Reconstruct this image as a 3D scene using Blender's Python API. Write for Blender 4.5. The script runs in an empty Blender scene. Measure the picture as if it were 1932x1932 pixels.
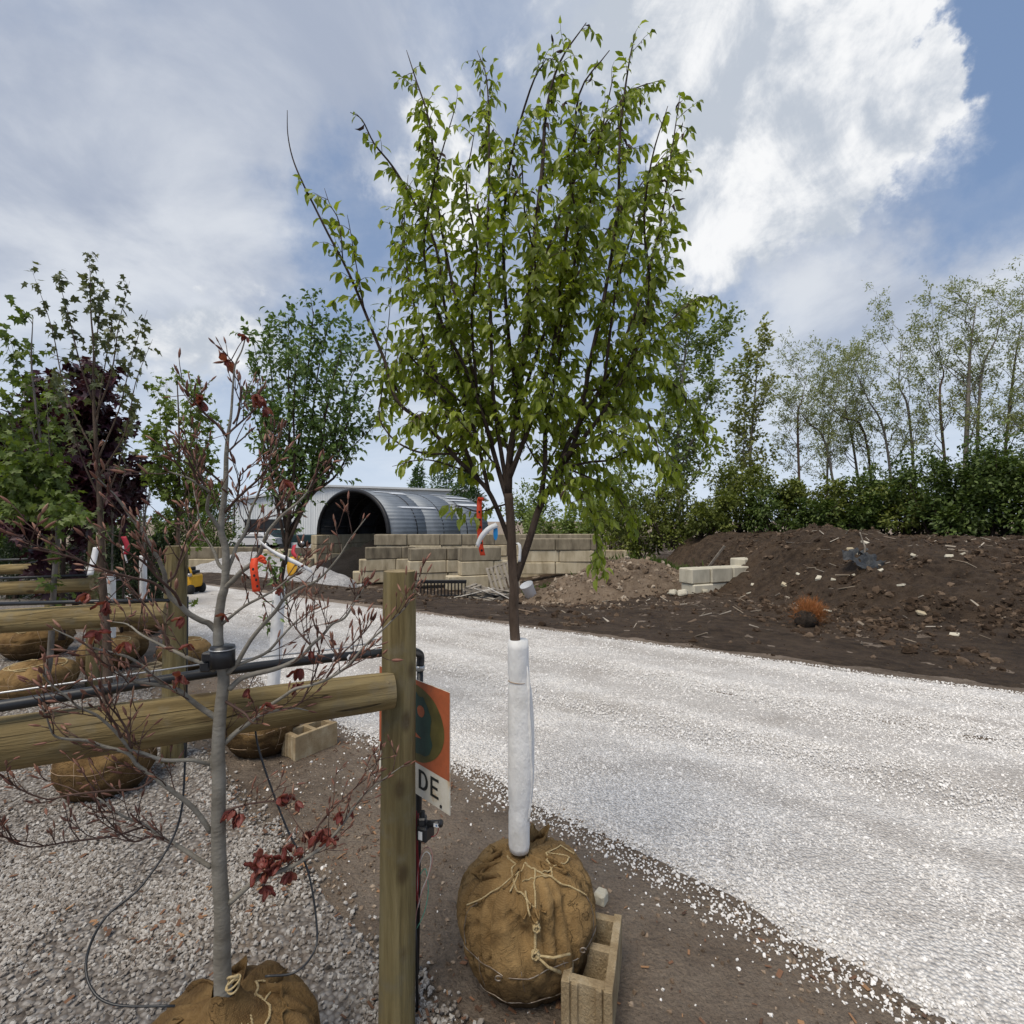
import bpy, math, random
import numpy as np
from mathutils import Vector, Matrix, noise as mnoise
R = math.radians
scene = bpy.context.scene
COL = scene.collection

# ------------------------------------------------------------------ camera
CAM = Vector((0, 0, 1.9)); PITCH = R(0.95); FP = 967.0      # photo measured on a 1932 px square
cd = bpy.data.cameras.new('camera'); cam = bpy.data.objects.new('camera', cd); COL.objects.link(cam)
cam.location = CAM; cam.rotation_euler = (R(90) + PITCH, 0, 0)
cd.sensor_width = 36; cd.lens = 18.02; cd.clip_start = 0.05; cd.clip_end = 3000
scene.camera = cam
scene.view_settings.view_transform = 'Standard'; scene.view_settings.look = 'None'
scene.view_settings.exposure = 0.35; scene.view_settings.gamma = 1
scene.cycles.max_bounces = 6; scene.cycles.transparent_max_bounces = 8
scene.cycles.use_adaptive_sampling = True; scene.cycles.use_denoising = True

def ray(px, py):
    u = (px - 966) / FP; v = (966 - py) / FP
    return Vector((u, math.cos(PITCH) - v * math.sin(PITCH), math.sin(PITCH) + v * math.cos(PITCH)))
def P(px, py, d):
    return CAM + ray(px, py) * d
def G(px, py, z=0.0):
    r = ray(px, py); t = (z - CAM.z) / r.z
    return CAM + r * t

# ------------------------------------------------------------------ world + sun
SUN_EL, SUN_AZ = R(62), R(212)      # azimuth measured clockwise from +Y: behind the camera, to the left
class NT:
    """small node-tree helper"""
    def __init__(s, tree): s.t = tree; s.n = tree.nodes; s.l = tree.links
    def new(s, typ, **kw):
        n = s.n.new(typ)
        for k, v in kw.items(): setattr(n, k, v)
        return n
    def link(s, a, b): s.l.new(a, b)
    def put(s, sock, v):
        if hasattr(v, 'is_output'): s.l.new(v, sock)
        elif v is not None: sock.default_value = v
    def math(s, op, a, b=None, c=None, clamp=False):
        n = s.new('ShaderNodeMath', operation=op, use_clamp=clamp)
        for i, v in enumerate((a, b, c)): s.put(n.inputs[i], v)
        return n.outputs[0]
    def vmath(s, op, a, b=None):
        n = s.new('ShaderNodeVectorMath', operation=op)
        s.put(n.inputs[0], a)
        if b is not None: s.put(n.inputs[1], b)
        return n.outputs['Value'] if op in ('DOT_PRODUCT', 'LENGTH') else n.outputs[0]
    def noise(s, vec, scale, detail=4, rough=.55, dist=0):
        n = s.new('ShaderNodeTexNoise'); s.put(n.inputs['Vector'], vec)
        n.inputs['Scale'].default_value = scale; n.inputs['Detail'].default_value = detail
        n.inputs['Roughness'].default_value = rough; n.inputs['Distortion'].default_value = dist
        return n.outputs['Fac']
    def ramp(s, fac, cols, interp='LINEAR'):
        n = s.new('ShaderNodeValToRGB'); e = n.color_ramp.elements; n.color_ramp.interpolation = interp
        while len(e) < len(cols): e.new(.5)
        for el, (p, c) in zip(e, cols):
            el.position = p; el.color = (*c, 1) if len(c) == 3 else c
        s.put(n.inputs[0], fac); return n.outputs[0]
    def mix(s, fac, a, b, typ='MIX'):
        n = s.new('ShaderNodeMix', data_type='RGBA', blend_type=typ)
        s.put(n.inputs[0], fac)
        for k, v in ((6, a), (7, b)):
            if isinstance(v, tuple) and len(v) == 3: v = (*v, 1)
            s.put(n.inputs[k], v)
        return n.outputs[2]
    def mapr(s, v, a, b, c=0., d=1., smooth=True):
        n = s.new('ShaderNodeMapRange', interpolation_type='SMOOTHSTEP' if smooth else 'LINEAR')
        for i, q in enumerate((v, a, b, c, d)): s.put(n.inputs[i], q)
        return n.outputs[0]

world = bpy.data.worlds.new('World'); scene.world = world; world.use_nodes = True
w = NT(world.node_tree); w.n.clear()
out = w.new('ShaderNodeOutputWorld'); bg = w.new('ShaderNodeBackground'); w.link(bg.outputs[0], out.inputs[0])
bg.inputs['Strength'].default_value = 0.1
sky = w.new('ShaderNodeTexSky', sky_type='NISHITA'); sky.sun_disc = False
sky.sun_elevation = SUN_EL; sky.sun_rotation = SUN_AZ; sky.air_density = 1.0; sky.dust_density = 1.2; sky.ozone_density = 2.0
tc = w.new('ShaderNodeTexCoord'); sep = w.new('ShaderNodeSeparateXYZ')
dirv = w.vmath('NORMALIZE', tc.outputs['Generated']); w.link(dirv, sep.inputs[0])
zc = w.math('ADD', w.math('MAXIMUM', sep.outputs[2], 0.0), 0.22)
comb = w.new('ShaderNodeCombineXYZ')
w.link(w.math('DIVIDE', sep.outputs[0], zc), comb.inputs[0]); w.link(w.math('DIVIDE', sep.outputs[1], zc), comb.inputs[1])
plane = comb.outputs[0]
def blobs(lst):
    tot = None
    warp = w.new('ShaderNodeTexNoise'); w.link(dirv, warp.inputs['Vector']); warp.inputs['Scale'].default_value = 4.5; warp.inputs['Detail'].default_value = 7; warp.inputs['Roughness'].default_value = .62
    wv = w.vmath('SUBTRACT', warp.outputs['Color'], (.5, .5, .5))
    sc = w.new('ShaderNodeVectorMath', operation='SCALE'); w.link(wv, sc.inputs[0]); sc.inputs['Scale'].default_value = .42
    dv = w.vmath('NORMALIZE', w.vmath('ADD', dirv, sc.outputs[0]))
    for px, py, rad, amp in lst:
        d = ray(px, py).normalized()
        dt = w.vmath('DOT_PRODUCT', dv, tuple(d))
        f = w.mapr(dt, math.cos(R(rad)), math.cos(R(rad * .35)), 0., amp)
        tot = f if tot is None else w.math('ADD', tot, f)
    return tot
n1 = w.noise(plane, 1.0, 9, .58, .6)
n2 = w.noise(w.vmath('ADD', plane, (7.3, 2.1, 0)), 2.2, 8, .58, .3)
base = w.math('MULTIPLY_ADD', n1, .75, w.math('MULTIPLY', n2, .25))
thin = blobs([(330, 120, 28, .26), (250, 470, 18, .24), (520, 60, 14, .16), (570, 500, 12, -.2), (690, 380, 9, -.1), (900, 60, 12, .02),
              (1880, 200, 15, -.34), (1800, 100, 9, -.12), (1760, 420, 10, .14), (1280, 400, 4, -.25), (1700, 520, 17, .16), (850, 800, 16, .2), (1600, 800, 18, .22), (60, 700, 14, .16)])
cov = w.math('ADD', base, thin)
veil = w.mapr(cov, .27, .86)                                   # high thin cloud
c1 = w.mix(w.mapr(n2, .30, .70), (3.3, 3.7, 4.55), (5.8, 6.05, 6.45))
skyc = w.mix(.62, sky.outputs[0], (1.9, 2.75, 4.4))
col = w.mix(w.math('MULTIPLY', veil, .92), skyc, c1)
hz = w.mapr(sep.outputs[2], 0.0, .40, .8, 0.)
col = w.mix(hz, col, (5.3, 6.1, 7.2))
cum = blobs([(1390, 110, 15, .55), (1500, 50, 12, .45), (1270, 30, 13, .36), (1520, 235, 11, .52), (1390, 320, 11, .48), (1320, 470, 7, .38), (1600, 170, 7, .34), (1500, 400, 6, .28), (1640, 60, 7, .3),
             (1150, 30, 9, .25), (370, 655, 6, .42), (280, 675, 6, .42), (460, 680, 5, .36), (800, 340, 6, .30), (880, 300, 6, .26), (860, 420, 5, .25)])
tex = w.noise(dirv, 6.0, 9, .62, .5)
cumd = w.math('ADD', cum, w.math('MULTIPLY', w.math('SUBTRACT', tex, .5), .85))
cumf = w.mapr(cumd, .06, .74)
light = w.noise(w.vmath('ADD', dirv, (3.1, 0, .07)), 5.2, 9, .62, .8)
relief = w.math('SUBTRACT', tex, w.noise(w.vmath('ADD', dirv, (.045, .0, -.05)), 6.0, 9, .62, .5))   # lit from the upper left
shade = w.mapr(w.math('ADD', light, w.math('MULTIPLY', relief, 1.3)), .26, .74)
cc = w.mix(shade, (4.2, 4.6, 5.2), (7.6, 7.65, 7.7))
col = w.mix(w.math('MULTIPLY', cumf, .96), col, cc)
w.link(col, bg.inputs['Color'])
sl = bpy.data.lights.new('sun', 'SUN'); sl.energy = 2.5; sl.angle = R(32); sl.color = (1, .91, .77)
so = bpy.data.objects.new('sun', sl); COL.objects.link(so)
sd = Vector((math.sin(SUN_AZ) * math.cos(SUN_EL), math.cos(SUN_AZ) * math.cos(SUN_EL), math.sin(SUN_EL)))
so.rotation_euler = sd.to_track_quat('Z', 'Y').to_euler()

# ------------------------------------------------------------------ materials
MATS = {}
def mat(name, cols, scale=8, detail=5, rough=.85, bump=0., bscale=None, spec=.3, stretch=None, coord='world',
        island=0., objrand=0., trans=0., metal=0., vor=0., dist=0., nrough=.6):
    """procedural material: colour ramp over noise (+ random per island / object), bump, optional translucency"""
    if name in MATS: return MATS[name]
    m = bpy.data.materials.new(name); m.use_nodes = True; t = NT(m.node_tree); t.n.clear()
    o = t.new('ShaderNodeOutputMaterial'); b = t.new('ShaderNodeBsdfPrincipled')
    b.inputs['Roughness'].default_value = rough; b.inputs['Specular IOR Level'].default_value = spec; b.inputs['Metallic'].default_value = metal
    if coord == 'world': v = t.new('ShaderNodeNewGeometry').outputs['Position']
    else: v = t.new('ShaderNodeTexCoord').outputs['Object']
    if stretch:
        mp = t.new('ShaderNodeMapping'); t.link(v, mp.inputs[0]); mp.inputs['Scale'].default_value = stretch[:3]
        if len(stretch) > 3: mp.inputs['Rotation'].default_value = (0, 0, stretch[3])
        v = mp.outputs[0]
    f = t.noise(v, scale, detail, nrough, dist)
    f = t.mapr(f, .28, .72, smooth=False)
    if island:
        g = t.new('ShaderNodeNewGeometry')
        f = t.math('ADD', t.math('MULTIPLY', f, 1 - island), t.math('MULTIPLY', g.outputs['Random Per Island'], island))
    if objrand:
        oi = t.new('ShaderNodeObjectInfo')
        f = t.math('ADD', t.math('MULTIPLY', f, 1 - objrand), t.math('MULTIPLY', oi.outputs['Random'], objrand))
    n = len(cols)
    c = t.ramp(f, [(i / max(1, n - 1), q) if len(q) == 3 else (q[0], q[1:]) for i, q in enumerate(cols)])
    t.link(c, b.inputs['Base Color'])
    if bump:
        bn = t.new('ShaderNodeBump'); bn.inputs['Strength'].default_value = 1; bn.inputs['Distance'].default_value = bump
        if vor:
            vn = t.new('ShaderNodeTexVoronoi'); t.put(vn.inputs['Vector'], v); vn.inputs['Scale'].default_value = vor
            h = t.math('ADD', t.math('MULTIPLY', vn.outputs['Distance'], -1.), t.noise(v, bscale or scale * 4, 5, .6))
        else: h = t.noise(v, bscale or scale * 4, 6, .65)
        t.link(h, bn.inputs['Height']); t.link(bn.outputs[0], b.inputs['Normal'])
    if trans:
        tr = t.new('ShaderNodeBsdfTranslucent'); ms = t.new('ShaderNodeMixShader'); ms.inputs[0].default_value = trans
        t.link(t.mix(1., c, (1.45, 1.5, .6), 'MULTIPLY'), tr.inputs['Color'])
        t.link(b.outputs[0], ms.inputs[1]); t.link(tr.outputs[0], ms.inputs[2]); t.link(ms.outputs[0], o.inputs[0])
    else: t.link(b.outputs[0], o.inputs[0])
    MATS[name] = m; return m

# ------------------------------------------------------------------ object helpers
def tag(o, label=None, cat=None, group=None, kind=None):
    if label: o['label'] = label
    if cat: o['category'] = cat
    if group: o['group'] = group
    if kind: o['kind'] = kind
    return o
def empty(name, loc, label=None, cat=None, group=None):
    o = bpy.data.objects.new(name, None); o.empty_display_size = .1; COL.objects.link(o); o.location = loc
    return tag(o, label, cat, group)
def link_mesh(name, me, parent=None):
    o = bpy.data.objects.new(name, me); COL.objects.link(o)
    if parent is not None: setparent(o, parent)
    return o
def wloc(o):
    """world origin of a helper hierarchy that only uses translations"""
    p = Vector(o.location)
    while o.parent is not None: o = o.parent; p += Vector(o.location)
    return p
def setparent(o, parent):
    """o is modelled in world space: keep it there"""
    o.parent = parent; o.location = Vector(o.location) - wloc(parent)
class MB:
    def __init__(s): s.v = []; s.f = []; s.mi = []; s.m = 0
    def add(s, vs, fs):
        k = len(s.v); s.v.extend([tuple(q) for q in vs]); s.f.extend([tuple(i + k for i in q) for q in fs]); s.mi.extend([s.m] * len(fs))
    def box(s, c, size, rot=None, taper=1., jit=0., rng=random):
        x, y, z = (q / 2 for q in size); vs = []
        for sz in (-1, 1):
            k = taper if sz > 0 else 1.
            for sx, sy in ((-1, -1), (1, -1), (1, 1), (-1, 1)):
                q = Vector((sx * x * k, sy * y * k, sz * z))
                if jit: q += Vector((rng.uniform(-jit, jit), rng.uniform(-jit, jit), rng.uniform(-jit, jit)))
                if rot is not None: q = rot @ q
                vs.append(Vector(c) + q)
        s.add(vs, [(0, 3, 2, 1), (4, 5, 6, 7), (0, 1, 5, 4), (1, 2, 6, 5), (2, 3, 7, 6), (3, 0, 4, 7)])
    def cbox(s, c, size, ch, rot=None):
        """box with chamfered edges"""
        x, y, z = (q / 2 for q in size); vs = []; idx = {}
        for sx in (-1, 1):
            for sy in (-1, 1):
                for sz in (-1, 1):
                    for ax in range(3):
                        q = [sx * x, sy * y, sz * z]
                        for k in range(3):
                            if k != ax: q[k] -= ch * (sx, sy, sz)[k]
                        q = Vector(q); idx[sx, sy, sz, ax] = len(vs)
                        vs.append(Vector(c) + (rot @ q if rot is not None else q))
        fs = []
        sg = (-1, 1)
        for ax in range(3):
            a, b = [k for k in range(3) if k != ax]
            for sv in sg:
                loop = []
                for p, q in ((-1, -1), (1, -1), (1, 1), (-1, 1)):
                    k = [0, 0, 0]; k[ax] = sv; k[a] = p; k[b] = q; loop.append(idx[(*k, ax)])
                flip = (sv < 0) != (ax == 1)
                fs.append(tuple(reversed(loop)) if flip else tuple(loop))
            for p in sg:
                for q in sg:
                    e = []
                    for sv in sg:
                        k = [0, 0, 0]; k[ax] = sv; k[a] = p; k[b] = q; e.append((idx[(*k, a)], idx[(*k, b)]))
                    fs.append((e[0][0], e[1][0], e[1][1], e[0][1]))
        for sx in sg:
            for sy in sg:
                for sz in sg: fs.append(tuple(idx[sx, sy, sz, k] for k in range(3)))
        s.add(vs, fs)
    def tube(s, pts, rad, n=6, cap=True, ell=None):
        pts = [Vector(p) for p in pts]
        if not hasattr(rad, '__len__'): rad = [rad] * len(pts)
        k = len(pts); vs = []; fs = []
        t0 = (pts[1] - pts[0]).normalized()
        a = t0.orthogonal().normalized()
        for i, p in enumerate(pts):
            t = (pts[min(i + 1, k - 1)] - pts[max(i - 1, 0)])
            t = t.normalized() if t.length > 1e-9 else t0
            a = a - t * a.dot(t)
            a = a.normalized() if a.length > 1e-6 else t.orthogonal().normalized()
            b = t.cross(a)
            for j in range(n):
                an = 2 * math.pi * j / n
                vs.append(p + (a * math.cos(an) + b * math.sin(an)) * rad[i])
        for i in range(k - 1):
            for j in range(n):
                q = (j + 1) % n
                fs.append((i * n + j, i * n + q, (i + 1) * n + q, (i + 1) * n + j))
        if cap: fs.append(tuple(range(n - 1, -1, -1))); fs.append(tuple((k - 1) * n + j for j in range(n)))
        s.add(vs, fs)
    def build(s, name, mats, parent=None, smooth=True):
        me = bpy.data.meshes.new(name); me.from_pydata(s.v, [], s.f)
        if not isinstance(mats, (list, tuple)): mats = [mats]
        for m in mats: me.materials.append(m)
        if len(mats) > 1: me.polygons.foreach_set('material_index', s.mi)
        me.polygons.foreach_set('use_smooth', [smooth] * len(me.polygons)); me.update()
        return link_mesh(name, me, parent)
def npmesh(name, V, F, m, parent=None, smooth=False):
    """V (n,3), F (k,4 or 3) numpy -> mesh object"""
    me = bpy.data.meshes.new(name); V = np.asarray(V, dtype=np.float32); F = np.asarray(F, dtype=np.int32)
    k = F.shape[1]; me.vertices.add(len(V)); me.vertices.foreach_set('co', V.ravel())
    me.loops.add(F.size); me.loops.foreach_set('vertex_index', F.ravel())
    me.polygons.add(len(F)); me.polygons.foreach_set('loop_start', np.arange(0, F.size, k, dtype=np.int32))
    me.polygons.foreach_set('loop_total', np.full(len(F), k, dtype=np.int32))
    me.polygons.foreach_set('use_smooth', np.full(len(F), smooth)); me.materials.append(m)
    me.update(calc_edges=True); me.validate()
    return link_mesh(name, me, parent)
def smooth_path(pts, k=3):
    """Catmull-Rom"""
    pts = [Vector(p) for p in pts]; o = []
    q = [pts[0] * 2 - pts[1]] + pts + [pts[-1] * 2 - pts[-2]]
    for i in range(1, len(q) - 2):
        for j in range(k):
            t = j / k; a, b, c, d = q[i - 1:i + 3]
            o.append(.5 * ((2 * b) + (c - a) * t + (2 * a - 5 * b + 4 * c - d) * t * t + (3 * b - a - 3 * c + d) * t ** 3))
    o.append(pts[-1]); return o
def plen(p): return sum((p[i + 1] - p[i]).length for i in range(len(p) - 1))
def vnoise(x, y, seed=0):
    """2-D value noise, numpy, 0..1"""
    x = np.asarray(x, dtype=np.float64); y = np.asarray(y, dtype=np.float64)
    xi = np.floor(x).astype(np.int64); yi = np.floor(y).astype(np.int64); xf = x - xi; yf = y - yi
    def h(a, b):
        q = (a * 374761393 + b * 668265263 + seed * 974711) & 0xffffffff
        q = ((q ^ (q >> 13)) * 1274126177) & 0xffffffff
        return ((q ^ (q >> 16)) & 0xffff) / 65535.
    u = xf * xf * (3 - 2 * xf); v = yf * yf * (3 - 2 * yf)
    return (h(xi, yi) * (1 - u) + h(xi + 1, yi) * u) * (1 - v) + (h(xi, yi + 1) * (1 - u) + h(xi + 1, yi + 1) * u) * v
def fbm(x, y, seed=0, oct=4):
    s = 0; a = .5
    for i in range(oct): s = s + a * vnoise(x * 2 ** i, y * 2 ** i, seed + i * 7); a *= .5
    return s
def sstep(a, b, x):
    t = np.clip((np.asarray(x, dtype=np.float64) - a) / (b - a), 0, 1); return t * t * (3 - 2 * t)
# ------------------------------------------------------------------ terrain
rs = np.random.RandomState(11); random.seed(5)
def sfar(x, y): return (y - (9.3 - .645 * x)) / 1.19          # metres beyond the far kerb of the gravel road
def ground_z(x, y):
    x = np.asarray(x, float); y = np.asarray(y, float); s = sfar(x, y); k = sstep(-1, 7, x)
    z = -1.4 * sstep(0, 11, s) * (1 - k) - .35 * sstep(0, 10, s) * k
    am = sstep(.3, 2.5, s)
    z = z + am * (.16 * (fbm(x * .9, y * .9, 3) - .47) + .05 * (fbm(x * 5, y * 5, 9, 3) - .45)) * (1 - sstep(30, 60, y))
    rut = np.sin(s * 3.3 + .6 * vnoise(x * .25, y * .25, 4) * 6) * .025 * sstep(.2, .8, s) * (1 - sstep(3, 5, s))
    return z + rut + .018 * (fbm(x * 2.2, y * 2.2, 5) - .47) * (1 - am)
def mound_z(x, y):
    s = sfar(x, y); g = ground_z(x, y)
    m = 1.62 * sstep(2.2, 10, s) * sstep(6.3, 9.6, x + .25 * (fbm(x, y, 21) - .5) * 4) + .42 * np.exp(-((x - 10.2) / 1.7) ** 2 - ((y - 16.6) / 1.8) ** 2)
    lump = sstep(.05, .5, m) * (.48 * (fbm(x * 1.1, y * 1.1, 31) - .47) + .22 * (fbm(x * 3.4, y * 3.4, 37, 4) - .47) + .09 * (fbm(x * 11, y * 11, 39, 2) - .37))
    edge = .16 * (fbm(x * 4, y * 4, 41, 4) - .40) * sstep(1.5, 3, s) * (1 - sstep(3.5, 6, s))
    return g + m + lump + edge - .05
def clay_z(x, y):
    r = np.sqrt(((x - 3.6) / 3.6) ** 2 + ((y - 19.4) / 3.0) ** 2)
    return ground_z(x, y) + 1.15 * (1 - sstep(.25, 1.1, r)) * (.45 + 1.1 * fbm(x * .8, y * .8, 51)) + .34 * (fbm(x * 2.6, y * 2.6, 57) - .45) + .08 * (fbm(x * 9, y * 9, 58, 2) - .4) - .12
def gz(x, y): return float(ground_z(x, y))
def top_z(x, y): return max(float(ground_z(x, y)), float(mound_z(x, y)) if x > 4 else -9, float(clay_z(x, y)) if -.4 < x < 7.8 and 15.8 < y < 22.8 else -9)
def grid(name, xs, ys, zf, m, smooth=True):
    X, Y = np.meshgrid(xs, ys); Z = zf(X, Y); nx, ny = len(xs), len(ys)
    V = np.stack([X.ravel(), Y.ravel(), Z.ravel()], 1)
    i = np.arange(nx - 1)[None, :] + np.arange(ny - 1)[:, None] * nx
    F = np.stack([i, i + 1, i + nx + 1, i + nx], -1).reshape(-1, 4)
    return npmesh(name, V, F, m, smooth=smooth)
def soil_mat(name, cols, bump, wet=None):
    m = bpy.data.materials.new(name); m.use_nodes = True; t = NT(m.node_tree); t.n.clear()
    o = t.new('ShaderNodeOutputMaterial'); b = t.new('ShaderNodeBsdfPrincipled'); t.link(b.outputs[0], o.inputs[0])
    v = t.new('ShaderNodeNewGeometry').outputs['Position']
    big = t.mapr(t.noise(v, .7, 5, .6), .35, .65); med = t.mapr(t.noise(v, 5, 6, .65), .3, .7); fine = t.noise(v, 60, 4, .6)
    c = t.mix(big, cols[0], cols[1]); c = t.mix(t.math('MULTIPLY', med, .6), c, cols[2])
    c = t.mix(t.mapr(fine, .4, .75, 0., .55), c, cols[3])
    t.link(c, b.inputs['Base Color']); b.inputs['Specular IOR Level'].default_value = .25
    t.link(t.mapr(big, 0., 1., .75, .95, False), b.inputs['Roughness'])
    bn = t.new('ShaderNodeBump'); bn.inputs['Distance'].default_value = bump; bn.inputs['Strength'].default_value = 1
    h = t.math('ADD', t.noise(v, 14, 8, .7), t.math('MULTIPLY', t.noise(v, 70, 5, .7), .35))
    t.link(h, bn.inputs['Height']); t.link(bn.outputs[0], b.inputs['Normal'])
    return m
M_dirt = soil_mat('bare_dirt', [(.31, .24, .178), (.135, .10, .073), (.39, .318, .245), (.09, .067, .05)], .09)
M_soil = soil_mat('dark_soil', [(.095, .061, .037), (.048, .031, .020), (.21, .145, .092), (.020, .013, .008)], .22)
M_clay = soil_mat('tan_clay', [(.27, .195, .13), (.14, .098, .066), (.34, .265, .19), (.09, .062, .043)], .13)
ax = lambda *seg: np.unique(np.concatenate([np.linspace(a, b, n) for a, b, n in seg]))
gx = ax((-900, -60, 12), (-60, -16, 40), (-16, -6, 70), (-6, 7, 190), (7, 20, 80), (20, 60, 30), (60, 900, 12))
gy = ax((-60, 0, 16), (0, 6, 110), (6, 16, 130), (16, 32, 70), (32, 90, 24), (90, 1500, 14))
g = grid('ground', gx, gy, ground_z, M_dirt)
g['kind'] = 'structure'
# the yard beyond the road: darker churned soil on the same slope
def yard_z(x, y):
    return ground_z(x, y) + np.where(True, .006 + .03 * (fbm(x * 3, y * 3, 61, 3) - .40) - .05 * (1 - sstep(-.1, .35, sfar(x, y) + .25 * (fbm(x * 1.4, y * 1.4, 66) - .47))), 0)
yx = ax((-60, -16, 50), (-16, 8, 260), (8, 26, 120)); yy = ax((1.5, 18, 200), (18, 70, 110))
tag(grid('yard_soil', yx, yy, yard_z, M_soil), kind='structure')
tag(grid('soil_mound', np.linspace(4.2, 27, 330), np.linspace(2, 25, 330), mound_z, M_soil), kind='structure')
tag(grid('clay_mound', np.linspace(-.6, 8, 150), np.linspace(15.6, 23, 120), clay_z, M_clay), kind='structure')

# gravel road
near = np.array([(11, -7.0), (6, -2.2), (1.59, 1.94), (.12, 3.30), (-.48, 3.86), (-1.7, 4.73), (-4, 6.9), (-8, 10.9), (-14, 17.0), (-24, 27)])
far = np.array([(24, -6.2), (14, .3), (5.65, 5.65), (2.6, 7.6), (0, 9.3), (-4, 11.85), (-8.7, 14.9), (-11, 16.6), (-16, 20), (-24, 28.5)])
def resample(p, n):
    p = np.array(smooth_path([(*q, 0) for q in p], 12))[:, :2]
    d = np.r_[0, np.cumsum(np.linalg.norm(np.diff(p, axis=0), axis=1))]; t = np.linspace(0, d[-1], n)
    return np.stack([np.interp(t, d, p[:, k]) for k in (0, 1)], 1)
NU, NV = 420, 46
ne, fe = resample(near, NU), resample(far, NU)
vv = np.linspace(0, 1, NV)
def road_xy(u, v):
    i = np.clip(u * (NU - 1), 0, NU - 1.001); a = i.astype(int); f = (i - a)[..., None]
    p = ne[a] * (1 - f) + ne[a + 1] * f; q = fe[a] * (1 - f) + fe[a + 1] * f
    wob = (fbm(p[..., 0] * 1.3 + p[..., 1], p[..., 1] * 1.3, 71) - .47)
    v2 = v + .055 * wob * (1 - v) + .05 * (fbm(q[..., 0] * 1.1, q[..., 1] * 1.1, 77) - .47) * v
    return p + (q - p) * v2[..., None]
U, Vv = np.meshgrid(np.linspace(0, 1, NU), vv)
XY = road_xy(U, Vv); X, Y = XY[..., 0], XY[..., 1]
edge = sstep(0, .05, Vv) * (1 - sstep(.97, 1, Vv))
rut = np.exp(-((Vv - .36) / .05) ** 2) + np.exp(-((Vv - .62) / .05) ** 2) + .7 * np.exp(-((Vv - .86) / .04) ** 2)
Z = ground_z(X, Y) - .012 + .034 * edge - .02 * rut + .014 * (fbm(X * 4, Y * 4, 81) - .47)
i = np.arange(NU - 1)[None, :] + np.arange(NV - 1)[:, None] * NU
Fq = np.stack([i, i + 1, i + NU + 1, i + NU], -1).reshape(-1, 4)
def gravel_mat(name, lo, mid, hi, dirt, scale, tracks):
    m = bpy.data.materials.new(name); m.use_nodes = True; t = NT(m.node_tree); t.n.clear()
    o = t.new('ShaderNodeOutputMaterial'); b = t.new('ShaderNodeBsdfPrincipled'); t.link(b.outputs[0], o.inputs[0])
    v = t.new('ShaderNodeNewGeometry').outputs['Position']
    vo = t.new('ShaderNodeTexVoronoi'); t.link(v, vo.inputs['Vector']); vo.inputs['Scale'].default_value = scale
    sp = t.new('ShaderNodeSeparateColor'); t.link(vo.outputs['Color'], sp.inputs[0])
    c = t.ramp(sp.outputs[0], [(0, lo), (.35, mid), (1, hi)])
    c = t.mix(t.mapr(vo.outputs['Distance'], .35, .75, 0., .75), c, lo)
    if tracks:
        mp = t.new('ShaderNodeMapping'); t.link(v, mp.inputs[0]); mp.inputs['Rotation'].default_value = (0, 0, R(37)); mp.inputs['Scale'].default_value = (.12, 1.6, 1)
        tr = t.mapr(t.noise(mp.outputs[0], 1.0, 6, .6), .40, .62); pt = t.mapr(t.noise(v, 2.2, 5, .6), .42, .7)
        ba = t.new('ShaderNodeAttribute'); ba.attribute_name = 'bare'
        c = t.mix(t.math('MULTIPLY', tr, t.math('MULTIPLY_ADD', pt, .4, .2)), c, dirt)
        c = t.mix(t.math('MULTIPLY', ba.outputs['Fac'], .55), c, (.36, .325, .29))
    else:
        c = t.mix(t.mapr(t.noise(v, 1.1, 5, .6), .5, .72, 0., .8), c, dirt)
    t.link(c, b.inputs['Base Color']); b.inputs['Roughness'].default_value = .9; b.inputs['Specular IOR Level'].default_value = .2
    bn = t.new('ShaderNodeBump'); bn.inputs['Distance'].default_value = .02; bn.inputs['Strength'].default_value = 1
    t.link(t.math('MULTIPLY', vo.outputs['Distance'], -1.), bn.inputs['Height']); t.link(bn.outputs[0], b.inputs['Normal'])
    return m
M_road = gravel_mat('crushed_limestone', (.50, .475, .445), (.74, .715, .68), (.86, .84, .81), (.30, .26, .22), 60, True)
ro = npmesh('gravel_road', np.stack([X.ravel(), Y.ravel(), Z.ravel()], 1), Fq, M_road, smooth=True); ro['kind'] = 'structure'
def bareness0(x, y, v):
    along = (x * .76 - y * .65); acr = (x * .65 + y * .76)
    return np.clip(sstep(.46, .62, fbm(along * .35, acr * 2.6, 95)) * .62 + .42 * sstep(.55, .68, fbm(x * 1.1, y * 1.1, 97)), 0, 1) * sstep(.0, .08, v)
at_ = ro.data.attributes.new('bare', 'FLOAT', 'POINT'); at_.data.foreach_set('value', bareness0(X, Y, Vv).ravel().astype(np.float32))
# grey stone bed under the nursery rows
M_bed = gravel_mat('grey_pebble_bed', (.11, .092, .078), (.22, .20, .18), (.33, .31, .29), (.18, .138, .10), 40, False)
def bed_edge(x, y):   # > 0 inside the pebble bed
    return 1.72 - (x + y) + .5 * (fbm(x * 1.2, y * 1.2, 91) - .47) - .55 * sstep(3.0, 5.0, y) * 0
def bed_z(x, y): return ground_z(x, y) + .012 - .06 * (1 - sstep(-.12, .18, bed_edge(x, y)))
tag(grid('pebble_bed', ax((-40, -9, 40), (-9, .3, 200)), ax((-1, 7, 180), (7, 40, 60)), bed_z, M_bed), kind='structure')

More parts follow.
